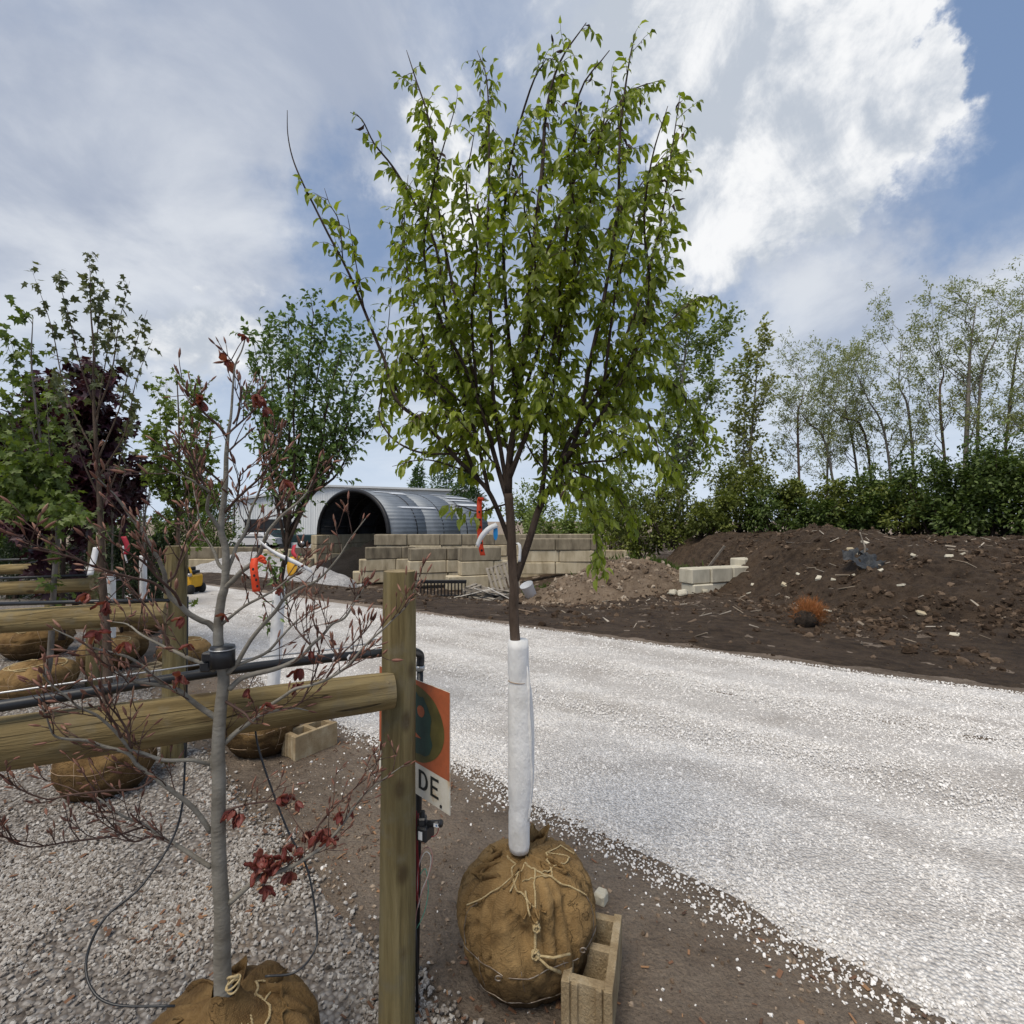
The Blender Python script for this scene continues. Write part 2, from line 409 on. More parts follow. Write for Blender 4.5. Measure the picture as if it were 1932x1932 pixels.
# ------------------------------------------------------------------ loose stones (uncountable): geometry-node scatter of real stones
def stone_group(name, m, kind='stone', flat=.7):
    ng = bpy.data.node_groups.new(name, 'GeometryNodeTree')
    ng.interface.new_socket('Geometry', in_out='INPUT', socket_type='NodeSocketGeometry')
    ng.interface.new_socket('Geometry', in_out='OUTPUT', socket_type='NodeSocketGeometry')
    N = ng.nodes; L = ng.links
    gi = N.new('NodeGroupInput'); go = N.new('NodeGroupOutput'); join = N.new('GeometryNodeGeometryToInstance')
    for k in range(5):
        if kind == 'stone':
            s = N.new('GeometryNodeMeshIcoSphere'); s.inputs['Radius'].default_value = .5; s.inputs['Subdivisions'].default_value = 2
            amt = .62
        else:
            s = N.new('GeometryNodeMeshCube'); s.inputs['Size'].default_value = (1.6, .42 + .1 * k, .12) if kind == 'chip' else (1.9, .10 + .02 * k, .09)
            amt = .25
        mesh = s.outputs['Mesh']
        nz = N.new('ShaderNodeTexNoise'); nz.inputs['Scale'].default_value = 1.5; nz.inputs['Detail'].default_value = 1
        ps = N.new('GeometryNodeInputPosition'); ad = N.new('ShaderNodeVectorMath'); ad.operation = 'ADD'
        L.new(ps.outputs[0], ad.inputs[0]); ad.inputs[1].default_value = (k * 3.7, k * 1.3, k * 5.1); L.new(ad.outputs[0], nz.inputs['Vector'])
        sb = N.new('ShaderNodeVectorMath'); sb.operation = 'SUBTRACT'; L.new(nz.outputs['Color'], sb.inputs[0]); sb.inputs[1].default_value = (.5, .5, .5)
        sc = N.new('ShaderNodeVectorMath'); sc.operation = 'MULTIPLY'; L.new(sb.outputs[0], sc.inputs[0]); sc.inputs[1].default_value = (amt * 2,) * 3
        sp = N.new('GeometryNodeSetPosition'); L.new(mesh, sp.inputs['Geometry']); L.new(sc.outputs[0], sp.inputs['Offset'])
        tf = N.new('GeometryNodeTransform'); L.new(sp.outputs[0], tf.inputs['Geometry'])
        if kind == 'stone': tf.inputs['Scale'].default_value = (1.15 - .1 * (k % 3), .75 + .1 * (k % 2), flat)
        sm = N.new('GeometryNodeSetMaterial'); L.new(tf.outputs[0], sm.inputs['Geometry']); sm.inputs['Material'].default_value = m
        ss = N.new('GeometryNodeSetShadeSmooth'); L.new(sm.outputs[0], ss.inputs['Geometry']); ss.inputs['Shade Smooth'].default_value = False
        L.new(ss.outputs[0], join.inputs[0])
    ip = N.new('GeometryNodeInstanceOnPoints'); L.new(gi.outputs[0], ip.inputs['Points']); L.new(join.outputs[0], ip.inputs['Instance'])
    ip.inputs['Pick Instance'].default_value = True
    for nm, dt, sock in (('rot', 'FLOAT_VECTOR', 'Rotation'), ('scl', 'FLOAT', 'Scale'), ('idx', 'INT', 'Instance Index')):
        a = N.new('GeometryNodeInputNamedAttribute'); a.data_type = dt; a.inputs['Name'].default_value = nm
        L.new(a.outputs['Attribute'], ip.inputs[sock])
    L.new(ip.outputs[0], go.inputs[0]); return ng
def scatter(name, pts, scl, m, label, kind='stone', flat=.7, tilt=.5):
    n = len(pts); me = bpy.data.meshes.new(name); me.vertices.add(n); me.vertices.foreach_set('co', np.asarray(pts, np.float32).ravel())
    rot = np.stack([rs.normal(0, tilt, n), rs.normal(0, tilt, n), rs.uniform(0, 6.28, n)], 1).astype(np.float32)
    a = me.attributes.new('rot', 'FLOAT_VECTOR', 'POINT'); a.data.foreach_set('vector', rot.ravel())
    a = me.attributes.new('scl', 'FLOAT', 'POINT'); a.data.foreach_set('value', np.asarray(scl, np.float32))
    a = me.attributes.new('idx', 'INT', 'POINT'); a.data.foreach_set('value', rs.randint(0, 5, n).astype(np.int32))
    me.materials.append(m); me.update()
    o = link_mesh(name, me); md = o.modifiers.new('scatter', 'NODES'); md.node_group = stone_group(name + '_group', m, kind, flat)
    tag(o, label, None, None, 'stuff'); return o
def infrustum(x, y, mar=1.1): return (y > 1.0) & (np.abs(x) < mar * y + .25)
M_wst = mat('white_stone', [(.46, .435, .405), (.70, .675, .64), (.80, .775, .745), (.87, .85, .82)], 30, objrand=.8, rough=.85, spec=.25)
M_gst = mat('grey_stone', [(.12, .096, .074), (.26, .23, .20), (.345, .32, .29), (.50, .475, .44)], 30, objrand=.85, rough=.85, spec=.25)
M_clod = mat('soil_clod', [(.020, .013, .008), (.052, .034, .022), (.10, .068, .045), (.19, .14, .10)], 25, objrand=.7, rough=.95, spec=.15, bump=.01)
M_chip = mat('wood_chip', [(.06, .035, .022), (.12, .065, .04), (.20, .10, .055), (.34, .20, .10)], 20, objrand=.9, rough=.8)
# road stones
n = 620000
u = rs.uniform(.0, .62, n); v = rs.uniform(-.06, 1.02, n) 
p = road_xy(u, v); x, y = p[:, 0], p[:, 1]; d = np.maximum(y, .5)
spill = np.where(v < 0, np.exp(v / .008), 1) * np.where(v > 1, np.exp(-(v - 1) / .006), 1)
width = np.linalg.norm(road_xy(u, np.ones(n)) - road_xy(u, np.zeros(n)), axis=1)
def bareness(x, y, v):
    along = (x * .76 - y * .65); acr = (x * .65 + y * .76)
    return np.clip(sstep(.46, .62, fbm(along * .35, acr * 2.6, 95)) * .62 + .42 * sstep(.55, .68, fbm(x * 1.1, y * 1.1, 97)), 0, 1) * sstep(.0, .08, v)
bare = 1 - .75 * bareness(x, y, v)
keep = infrustum(x, y) & (rs.uniform(0, 1, n) < spill * bare * np.clip((4.2 / d) ** 1.7, .0, 1)) & (d < 11)
x, y, v, d = x[keep], y[keep], v[keep], d[keep]
zz = ground_z(x, y) + np.where((v > .0) & (v < 1), .006 + .014 * sstep(0, .06, v), .004) - .02 * 0
sc = .0058 + .0085 * rs.uniform(0, 1, len(x)) ** 2; sc = np.where(rs.uniform(0, 1, len(x)) < .05, sc * 1.7, sc) * (1 + .05 * d)
scatter('limestone_gravel', np.stack([x, y, zz], 1), sc, M_wst, 'loose white crushed limestone covering the road and spilling onto the dirt')
# pebbles of the bed
n = 150000
x = rs.uniform(-7.5, .1, n); y = rs.uniform(1.0, 7.5, n); d = y
e = bed_edge(x, y)
keep = infrustum(x, y) & (rs.uniform(0, 1, n) < sstep(-.12, .22, e) * np.clip((3.3 / d) ** 1.5, 0, 1) * (1 - .75 * sstep(.47, .62, fbm(x * 1.5, y * 1.5, 99))))
x, y, d = x[keep], y[keep], d[keep]
k2 = rs.uniform(0, 1, len(x))
sc = (.010 + .011 * k2 ** 1.4) * (1 + .04 * d)
scatter('grey_pebbles', np.stack([x, y, ground_z(x, y) + .014], 1), sc, M_gst, 'loose grey pebbles between the nursery rows', flat=.72)
# second, denser layer close to the camera
n = 90000
x = rs.uniform(-3.4, .0, n); y = rs.uniform(1.0, 3.6, n); e = bed_edge(x, y)
keep = infrustum(x, y) & (rs.uniform(0, 1, n) < sstep(-.05, .3, e) * (1 - .9 * sstep(.46, .58, fbm(x * 1.5, y * 1.5, 99))) * np.clip((2.4 / y) ** 2, 0, 1))
x, y = x[keep], y[keep]
scatter('fine_grey_pebbles', np.stack([x, y, ground_z(x, y) + .019], 1), .010 + .013 * rs.uniform(0, 1, len(x)) ** 1.5, M_gst, 'grey pebbles heaped round the near root ball', flat=.7)
# stray stones, chips and twigs on the dirt strip
n = 14000
x = rs.uniform(-4, 2.6, n); y = rs.uniform(1.2, 6.5, n); t = x * .85 + y
keep = infrustum(x, y) & (bed_edge(x, y) < .1) & (t < 3.7) & (rs.uniform(0, 1, n) < .06 + .16 * sstep(2.7, 3.6, t) + .30 * sstep(.55, .70, fbm(x * 2, y * 2, 101)))
x, y = x[keep], y[keep]
scatter('stray_white_stones', np.stack([x, y, ground_z(x, y) + .003], 1), .005 + .016 * rs.uniform(0, 1, len(x)) ** 3, M_wst, 'stray white stones scattered over the bare dirt')
n = 16000
x = rs.uniform(-4.5, 1.8, n); y = rs.uniform(1.2, 6, n)
cl = sstep(.50, .66, fbm(x * 1.3, y * 1.3, 111)) + .10
keep = infrustum(x, y) & (rs.uniform(0, 1, n) < cl * .75) & (x * .85 + y < 3.4)
x, y = x[keep], y[keep]
scatter('wood_chips', np.stack([x, y, ground_z(x, y) + np.where(bed_edge(x, y) > 0, .03, .006)], 1), .007 + .017 * rs.uniform(0, 1, len(x)) ** 2.2, M_chip, 'reddish wood chips and bark bits on pebbles and dirt', kind='chip', tilt=.2)
# clods on yard and mound
n = 110000
x = rs.uniform(-9, 19, n); y = rs.uniform(4, 21, n); s = sfar(x, y)
keep = infrustum(x, y) & (s > .15) & (rs.uniform(0, 1, n) < (.03 + .60 * sstep(2.5, 5, s) * sstep(3.5, 7, x) * (.25 + 1.2 * sstep(.4, .6, fbm(x * .7, y * .7, 123))) + .35 * sstep(.5, .68, fbm(x * .8, y * .8, 121))) * np.clip((11 / y) ** 1.2, 0, 1))
x, y = x[keep], y[keep]
zt = np.where(x > 4, np.maximum(mound_z(x, y), ground_z(x, y)), ground_z(x, y))
scatter('soil_clods', np.stack([x, y, zt + .01], 1), .018 + .17 * rs.uniform(0, 1, len(x)) ** 9, M_clod, 'dark soil clods strewn over the yard and the mound', flat=.75)

# crumbs of dirt and litter on the bare strip
n = 42000
x = rs.uniform(-4.5, 2.8, n); y = rs.uniform(1.2, 6.5, n); t = x * .85 + y
keep = infrustum(x, y) & (bed_edge(x, y) < .15) & (t < 3.75) & (rs.uniform(0, 1, n) < (.25 + .75 * sstep(.42, .62, fbm(x * 2.6, y * 2.6, 131))) * np.clip((3 / y) ** 1.5, 0, 1))
x, y = x[keep], y[keep]
M_crumb = mat('dirt_crumb', [(.06, .042, .029), (.15, .108, .075), (.26, .195, .14), (.36, .29, .22)], 25, objrand=.85, rough=.95, spec=.15)
scatter('dirt_crumbs', np.stack([x, y, ground_z(x, y) + .002], 1), .004 + .020 * rs.uniform(0, 1, len(x)) ** 4, M_crumb, 'crumbs of dry dirt and bark litter on the bare strip', flat=.6)
# tan rubble over the clay heap, and the ragged spill in front of it
n = 9000
x = rs.uniform(-.6, 8, n); y = rs.uniform(13.5, 22.6, n)
zc_ = clay_z(x, y); zt = np.maximum(zc_, np.maximum(ground_z(x, y), np.where(x > 4, mound_z(x, y), -9)))
keep = (rs.uniform(0, 1, n) < np.where(zc_ >= zt - .001, .40, .10 * (x < 5)))
x, y, zt = x[keep], y[keep], zt[keep]
M_crub = mat('clay_rubble', [(.06, .042, .028), (.15, .108, .074), (.25, .19, .135), (.38, .32, .25)], 25, objrand=.85, rough=.95, spec=.15)
scatter('clay_rubble', np.stack([x, y, zt + .02], 1), .03 + .22 * rs.uniform(0, 1, len(x)) ** 6, M_crub, 'broken tan clay lumps and stones over the clay heap', flat=.75, tilt=.7)

# dead sticks and roots strewn over soil and mound
n = 1500
x = rs.uniform(-4, 18, n); y = rs.uniform(5, 19, n); s_ = sfar(x, y)
keep = infrustum(x, y) & (s_ > .6) & (rs.uniform(0, 1, n) < .25 + .6 * sstep(3, 6, s_))
x, y = x[keep], y[keep]; zt = np.where(x > 4, np.maximum(mound_z(x, y), ground_z(x, y)), ground_z(x, y))
M_stk = mat('dry_root_stick', [(.05, .035, .025), (.14, .10, .07), (.30, .25, .19), (.46, .41, .34)], 12, objrand=.9, rough=.9)
scatter('dry_sticks', np.stack([x, y, zt + .025], 1), .05 + .20 * rs.uniform(0, 1, len(x)) ** 3, M_stk, 'dry sticks and root bits strewn over the soil', kind='stick', tilt=.35)
# ------------------------------------------------------------------ yard: buildings, block walls, clutter
def rotz(a): return Matrix.Rotation(a, 3, 'Z')
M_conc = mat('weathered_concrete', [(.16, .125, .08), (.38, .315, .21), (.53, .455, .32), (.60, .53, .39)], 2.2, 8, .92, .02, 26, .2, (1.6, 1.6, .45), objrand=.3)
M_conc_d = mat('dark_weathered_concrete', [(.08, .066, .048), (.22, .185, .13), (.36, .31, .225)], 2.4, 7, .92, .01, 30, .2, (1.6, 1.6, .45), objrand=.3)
BLK = {}
def block_mesh(L, h, dp, m):
    k = (round(L, 2), round(h, 2), round(dp, 2), m.name)
    if k not in BLK:
        b = MB(); b.cbox((0, 0, 0), (L - .02, dp, h - .012), .035)
        b.cbox((0, 0, h / 2 - .006), (.16, .05, .02), .008)              # cast-in lifting bar
        for sx in (-1, 1): b.cbox((sx * (L / 2 - .011), 0, 0), (.012, .12, h * .7), .004)   # end key
        o = b.build('concrete_block', m, smooth=False); BLK[k] = o.data; bpy.data.objects.remove(o)
    return BLK[k]
def block_wall(label, p0, ang, rows, z0, h=.61, dp=.61, m=None, dark_top=True, group='dry stacked concrete block walls in the yard'):
    root = empty('block_wall', (p0[0], p0[1], z0), label, 'block wall', group)
    e = Vector((math.cos(ang), math.sin(ang), 0))
    for r, (off, lens) in enumerate(rows):
        t = off
        for L in lens:
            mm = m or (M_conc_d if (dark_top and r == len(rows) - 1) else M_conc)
            o = link_mesh('concrete_block', block_mesh(L, h, dp, mm)); o.parent = root
            j = random.uniform(-.045, .045)
            o.location = e * (t + L / 2) + Vector((-e.y, e.x, 0)) * j + Vector((0, 0, h * (r + .5)))
            o.rotation_euler = (0, 0, ang + random.uniform(-.02, .02)); t += L
    return root
def at(px, d): q = ray(px, 982); return Vector((q.x * d, q.y * d, 0))
# back wall of the bays
p = at(708, 28.4); block_wall('long grey block wall behind the loading bays, tallest row weathered darker', p, R(3), [(0.1, [1.8] * 7), (0, [.9] + [1.8] * 6 + [.9]), (.1, [1.8] * 7), (0, [1.8, 1.8, 1.2] + [1.8] * 4 + [.6])], -1.30)  # top row uses the darker weathered concrete
p = at(672, 26.2); block_wall('stepped block pier beside the arched hut mouth', p, R(19), [(-.15, [1.83, 1.1]), (.15, [1.83, .9]), (.45, [1.83, .7])], -1.30)
p = at(770, 24.9); block_wall('short block pier with a faded green patch on its end', p, R(21), [(.1, [1.83, .9]), (0, [1.83, .9]), (.04, [1.83, .9])], -1.28)
p = at(866, 22.2); pw = block_wall('cream block pier with a pallet leaning on it', p, R(20), [(-.55, [1.83, .8]), (0, [1.5, .7]), (0, [1.83])], -1.08)
p = at(980, 26.5); block_wall('block wall running behind the tan clay heap', p, R(2), [(0, [1.83] * 3), (.2, [1.83] * 3), (0, [1.83] * 2 + [.6])], -.85)
p = at(352, 27.5); block_wall('low block wall behind the pale gravel heap', p, R(2), [(0, [1.83] * 4), (.3, [1.83] * 3 + [.9]), (0, [1.83] * 2)], -1.35)
p = at(485, 25.2); block_wall('short two row block wall beside the pale gravel heap', p, R(5), [(0, [1.83, 1.2]), (.1, [1.83]), (.2, [1.5])], -1.35, dark_top=False)
# blocks holding the soil mound
M_concl = mat('pale_concrete', [(.34, .31, .24), (.52, .48, .38), (.62, .58, .48)], 2, 6, .9, .01, 30, .2, (1.4, 1.4, .6), objrand=.3)
q = at(1292, 16.4); block_wall('broken pale blocks holding back the dark soil mound', q, R(24), [(.05, [.85, .95, 1.0, .9]), (.0, [.8, .95, 1.0, .8])], -.62, .5, .6, M_concl)
q = at(1388, 17.6); block_wall('single tilted pale block on top of the soil mound', q, R(26), [(0, [1.1])], top_z(q.x + .1, q.y + .05) - .12, .5, .6, M_concl)
def chunk(name, loc, size, m, label, group, rot=None, cat='rubble'):
    b = MB(); r = rot if rot is not None else Matrix.Rotation(random.uniform(0, 6), 3, 'Z') @ Matrix.Rotation(random.uniform(-.5, .5), 3, 'X') @ Matrix.Rotation(random.uniform(-.5, .5), 3, 'Y')
    b.cbox((0, 0, 0), size, min(size) * .18, r)
    for k, v in enumerate(b.v): b.v[k] = tuple(Vector(v) * random.uniform(.86, 1.1))
    o = b.build(name, m, smooth=False); o.location = loc; tag(o, label, cat, group); return o
for px, d, sz in ((1272, 16.1, .3), (1288, 15.9, .36), (1330, 16.2, .18), (1266, 16.6, .22)):
    q = at(px, d); chunk('concrete_chunk', (q.x, q.y, top_z(q.x, q.y) + sz * .2), (sz, sz * .8, sz * .55), M_concl, 'pale concrete chunk at the foot of the broken mound blocks', 'chunks at the mound blocks')
for px, py, sz, asp in ((1604, 1040, .26, 1.5), (1622, 1046, .28, .6), (1595, 1052, .2, 1), (1660, 1080, .24, 1), (1545, 1094, .26, 1.4), (1505, 1086, .22, 1), (1480, 1105, .24, 1), (1725, 1050, .2, 1), (1740, 1045, .18, .8),
                       (1790, 1052, .22, 1), (1815, 1048, .2, 1), (1572, 1095, .16, 1), (1608, 1087, .15, 1), (1700, 1106, .22, .6), (1632, 1025, .26, .5), (1413, 1120, .18, .6), (1420, 1105, .2, 1.3),
                       (1560, 1155, .24, .5), (1740, 1160, .26, .6), (1800, 1200, .18, .7), (1500, 1106, .14, 1)):
    r_ = ray(px, py); best = None
    for k in range(60, 260):                       # walk the view ray down to the mound
        d = k * .1; q = CAM + r_ * d
        if q.z < top_z(q.x, q.y): best = q; break
    if best is None: continue
    sz *= .72
    chunk('concrete_chunk', (best.x, best.y, best.z + sz * .15), (sz, sz * .75 * min(1, asp + .3), sz * .5 * asp), M_concl if random.random() < .7 else M_conc, ('pale rubble piece beside the crumpled black plastic sheet' if 1580 < px < 1670 and py < 1085 else 'flat pale slab on the soil close to the dead orange shrub' if px == 1560 else 'pale rubble bit between the broken blocks and the dead shrub' if px < 1515 else 'pale rubble piece on bare soil below the deep green bushes' if px > 1720 else 'small pale rubble piece halfway up the dark soil mound'), ('rubble by the plastic sheet' if 1580 < px < 1670 and py < 1085 else 'rubble by the shrub' if px == 1560 else 'rubble by the broken blocks' if px < 1515 else 'rubble below the deep green bushes' if px > 1720 else 'rubble on the soil mound'))
M_tarp = mat('torn_black_plastic', [(.012, .013, .015), (.05, .055, .06)], 9, rough=.45, bump=.03, bscale=12)
def raydown(px, py):
    r_ = ray(px, py)
    for k in range(200, 3000):
        q = CAM + r_ * (k * .02)
        if q.z < top_z(q.x, q.y): return q
    return G(px, py)
q = raydown(1625, 1062); b = MB(); N_ = 12
vs = []; fs = []
for i in range(N_):
    for j in range(N_):
        x_, y_ = (i / (N_ - 1) - .5) * .95, (j / (N_ - 1) - .5) * .8
        vs.append((x_, y_, .22 * mnoise.noise(Vector((x_ * 5, y_ * 5, 3))) + .16 + .1 * mnoise.noise(Vector((x_ * 13, y_ * 13, 9)))))
for i in range(N_ - 1):
    for j in range(N_ - 1):
        if random.random() > .12: fs.append((i * N_ + j, i * N_ + j + 1, (i + 1) * N_ + j + 1, (i + 1) * N_ + j))
b.add(vs, fs); o = b.build('plastic_sheet', M_tarp); o.location = (q.x, q.y, q.z - .04); o.rotation_euler = (R(35), 0, R(20))
tag(o, 'crumpled black plastic sheet half buried in the soil mound', 'plastic sheet')
M_stick = mat('weathered_stick', [(.10, .085, .07), (.22, .19, .155), (.33, .29, .24)], 12, rough=.9)
q = raydown(1335, 1072); b = MB(); b.cbox((0, 0, .42), (.09, .035, 1.25), .006); o = b.build('wooden_plank', M_stick, smooth=False); o.location = (q.x, q.y, q.z); o.rotation_euler = (R(12), R(34), R(10)); tag(o, 'grey plank sticking out of the clay beside the mound blocks', 'plank')
q = raydown(1630, 1052); b = MB(); b.tube(smooth_path([(0, 0, 0), (.03, 0, .25), (.0, .05, .45), (-.06, .06, .66)]), [.03, .028, .026, .025, .024, .022, .02, .018, .016, .012], 6); o = b.build('dead_branch', M_stick); o.location = q; tag(o, 'grey dead branch standing in the soil mound behind the plastic', 'branch')
# tipped dead shrub with orange needles
q = raydown(1518, 1180); root = empty('dead_shrub', (q.x, q.y, q.z), 'tipped over dead shrub with orange needles and dark soil ball', 'dead shrub')
M_rootsoil = mat('black_root_soil', [(.010, .008, .006), (.03, .022, .016), (.055, .04, .03)], 14, rough=.95, bump=.03)
M_orange = mat('dead_orange_needles', [(.20, .075, .025), (.36, .135, .045), (.34, .19, .10)], 9, island=.7, rough=.9, trans=.2)
b = MB(); vs = []; fs = []
for i in range(11):
    for j in range(18):
        th = math.pi * i / 10; ph = 2 * math.pi * j / 18; dv = Vector((math.sin(th) * math.cos(ph), math.sin(th) * math.sin(ph), math.cos(th)))
        rr = .205 * (1 + .22 * mnoise.noise(dv * 2.5) + .1 * mnoise.noise(dv * 8)); vs.append(Vector((-.04, -.12, .12)) + Vector((dv.x, dv.y * .85, dv.z * .9)) * rr)
for i in range(10):
    for j in range(18): fs.append((i * 18 + j, (i + 1) * 18 + j, (i + 1) * 18 + (j + 1) % 18, i * 18 + (j + 1) % 18))
b.add(vs, fs); o = b.build('soil_ball', M_rootsoil); o.parent = root
b = MB()
for k in range(1500):
    a = Vector((random.gauss(.45, .6), random.gauss(.5, .55), random.gauss(.35, .6)))
    if a.length < .05: continue
    a.normalize(); L = random.uniform(.12, .36); s0 = Vector((.05, -.05, .2)) + Vector((random.gauss(0, .07), random.gauss(0, .07), random.gauss(0, .07)))
    tip = s0 + a * L
    if tip.z < .02: continue
    w_ = a.cross(Vector((random.random(), random.random(), random.random()))).normalized() * .0035
    b.add([s0 - w_, s0 + w_, tip], [(0, 1, 2)])
    for r_ in range(3):
        m0 = s0.lerp(tip, random.uniform(.4, .95)); d2 = (a + Vector((random.gauss(0, .6), random.gauss(0, .6), random.gauss(0, .6)))).normalized() * .09
        b.add([m0 - w_, m0 + w_, m0 + d2], [(0, 1, 2)])
o = b.build('needles', M_orange, smooth=False); o.parent = root

# ---- arched hut
M_galv = mat('galvanised_sheet', [(.15, .168, .19), (.195, .218, .245), (.23, .255, .285)], 1.2, 5, .55, 0, None, .5, (1, 1, 1), objrand=.2, metal=.3)
M_galv_l = mat('pale_sheet', [(.55, .58, .62), (.70, .72, .75)], 3, 5, .5, metal=.1)
M_black = mat('black_steel', [(.008, .008, .009), (.02, .02, .022)], 6, rough=.5)
M_dark = mat('interior_shade', [(.012, .014, .017), (.03, .034, .04)], 2, rough=.8)  # near-black colour paints the shade inside hut and doorway
hm = Vector((-9.75, 31.0, 0)); hax = Vector((.58, .815, 0)); hw = Vector((.815, -.58, 0)); HL = 9.2; HR = 3.35; HH = 2.75; HZ = .96
hut = empty('arched_hut', (hm.x, hm.y, -1.4), 'grey corrugated arched steel hut with open dark mouth', 'hut')
def arch(a, rr=1.): return hw * (-math.cos(a) * HR * rr) + Vector((0, 0, HZ + math.sin(a) ** .9 * HH * rr))
NP = 9
for seg in range(3):
    for k in range(NP):
        b = MB(); a0 = math.pi * k / NP; a1 = math.pi * (k + 1) / NP; st = 17; vs = []; fs = []
        l0 = HL * seg / 3; l1 = HL * (seg + 1) / 3 + .05
        for i in range(st):
            a = a0 + (a1 - a0) * i / (st - 1)
            rr = 1 + .0035 * math.cos(i / (st - 1) * 8 * math.pi) + .0035 * ((k + seg) % 2)
            for l in (l0, l1): vs.append(hm + arch(min(max(a, .0), math.pi), rr) + hax * l)
            for l in (l0, l1): vs.append(hm + arch(min(max(a, .0), math.pi), rr - .008) + hax * l)
        for i in range(st - 1):
            q = i * 4; fs += [(q, q + 1, q + 5, q + 4), (q + 2, q + 6, q + 7, q + 3), (q, q + 4, q + 6, q + 2), (q + 1, q + 3, q + 7, q + 5)]
        b.m = 0; b.add(vs, fs)
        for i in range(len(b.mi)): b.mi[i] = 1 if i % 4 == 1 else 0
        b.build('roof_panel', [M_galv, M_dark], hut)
for k, (l0, l1, a0, a1) in enumerate(((1.0, 3.4, .56, .59), (6.2, 8.6, .54, .57), (6.8, 9.0, .63, .65), (1.4, 4.4, .79, .805), (7.0, 9.1, .74, .765), (2.0, 3.3, .60, .625), (6.4, 8.8, .685, .70))):  # pale strips lying just above the roof panels
    b = MB(); vs = []; fs = []
    for i in range(7):
        a = math.pi * (a0 + (a1 - a0) * i / 6); jj = .25 * math.sin(i * 2.1 + k)
        for l in (l0 + jj, l1 + jj * .6): vs.append(hm + arch(a, 1.0155) + hax * l)
    for i in range(6): fs.append((i * 2, i * 2 + 1, i * 2 + 3, i * 2 + 2))
    b.add(vs, fs); b.build('pale_patch', M_galv_l, hut)
for l in (.05, 2.3, 4.6, 6.9):
    b = MB(); pts = [hm + arch(math.pi * i / 40, .985 if l > .1 else .998) + hax * l for i in range(41)]
    b.tube(pts, .075 if l > .1 else .13, 6); b.build('arch_rib', M_black, hut)
b = MB(); vs = [hm + arch(math.pi * i / 30, .98) + hax * (HL - .1) for i in range(31)]; b.add(vs, [tuple(range(31))]); b.build('end_wall', M_dark, hut, False)  # end wall added to darken the hut inside, itself coloured as shade
for z_ in (1.5, 2.3):
    b = MB(); b.tube([hm + hw * (-HR * .9) + hax * .3 + Vector((0, 0, z_)), hm + hw * (-HR * .9) + hax * HL * .97 + Vector((0, 0, z_))], .05, 5); b.build('side_rail', M_black, hut)
ang = math.atan2(hax.y, hax.x)
for sd, lab in ((-1, 'block side wall under the left edge of the arched hut'), (1, 'block side wall under the right edge of the arched hut')):
    p = hm + hw * (sd * HR) - hax * .3
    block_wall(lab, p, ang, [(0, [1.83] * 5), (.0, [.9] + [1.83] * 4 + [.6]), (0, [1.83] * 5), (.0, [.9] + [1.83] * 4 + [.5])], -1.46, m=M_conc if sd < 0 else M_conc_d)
# compost heap spilling out of the mouth
M_comp = soil_mat('black_compost', [(.02, .016, .013), (.012, .01, .009), (.035, .027, .021), (.008, .007, .006)], .12)
def heap(name, c, rx, ry, h, m, ang=0, n=34, amp=.16, z0=None):
    V = []; F = []
    z0 = gz(c[0], c[1]) if z0 is None else z0
    for i in range(n):
        for j in range(n):
            a, b_ = i / (n - 1) * 2 - 1, j / (n - 1) * 2 - 1; r = math.hypot(a, b_)
            x_, y_ = a * rx, b_ * ry; X_ = c[0] + x_ * math.cos(ang) - y_ * math.sin(ang); Y_ = c[1] + x_ * math.sin(ang) + y_ * math.cos(ang)
            zz_ = z0 + h * max(0, 1 - r) ** .85 * (1 + amp * 2 * (mnoise.noise(Vector((X_ * 1.1, Y_ * 1.1, 2))))) + amp * .5 * mnoise.noise(Vector((X_ * 3, Y_ * 3, 5))) - (.25 if r > .97 else .03)
            V.append((X_, Y_, zz_))
    for i in range(n - 1):
        for j in range(n - 1): F.append((i * n + j, (i + 1) * n + j, (i + 1) * n + j + 1, i * n + j + 1))
    return tag(npmesh(name, V, F, m, smooth=True), kind='structure')
hc = hm + hax * 1.5; heap('compost_heap', (hc.x, hc.y), 3.0, 4.6, 2.0, M_comp, ang - R(90))
M_heap = gravel_mat('pale_gravel_heap', (.26, .25, .24), (.40, .39, .38), (.52, .51, .50), (.30, .28, .26), 22, False)
q = at(470, 23.5); heap('gravel_heap', (q.x, q.y), 3.6, 2.4, 1.25, M_heap)
q = at(590, 24.0); heap('gravel_heap.001', (q.x, q.y), 2.0, 1.8, .9, M_heap)

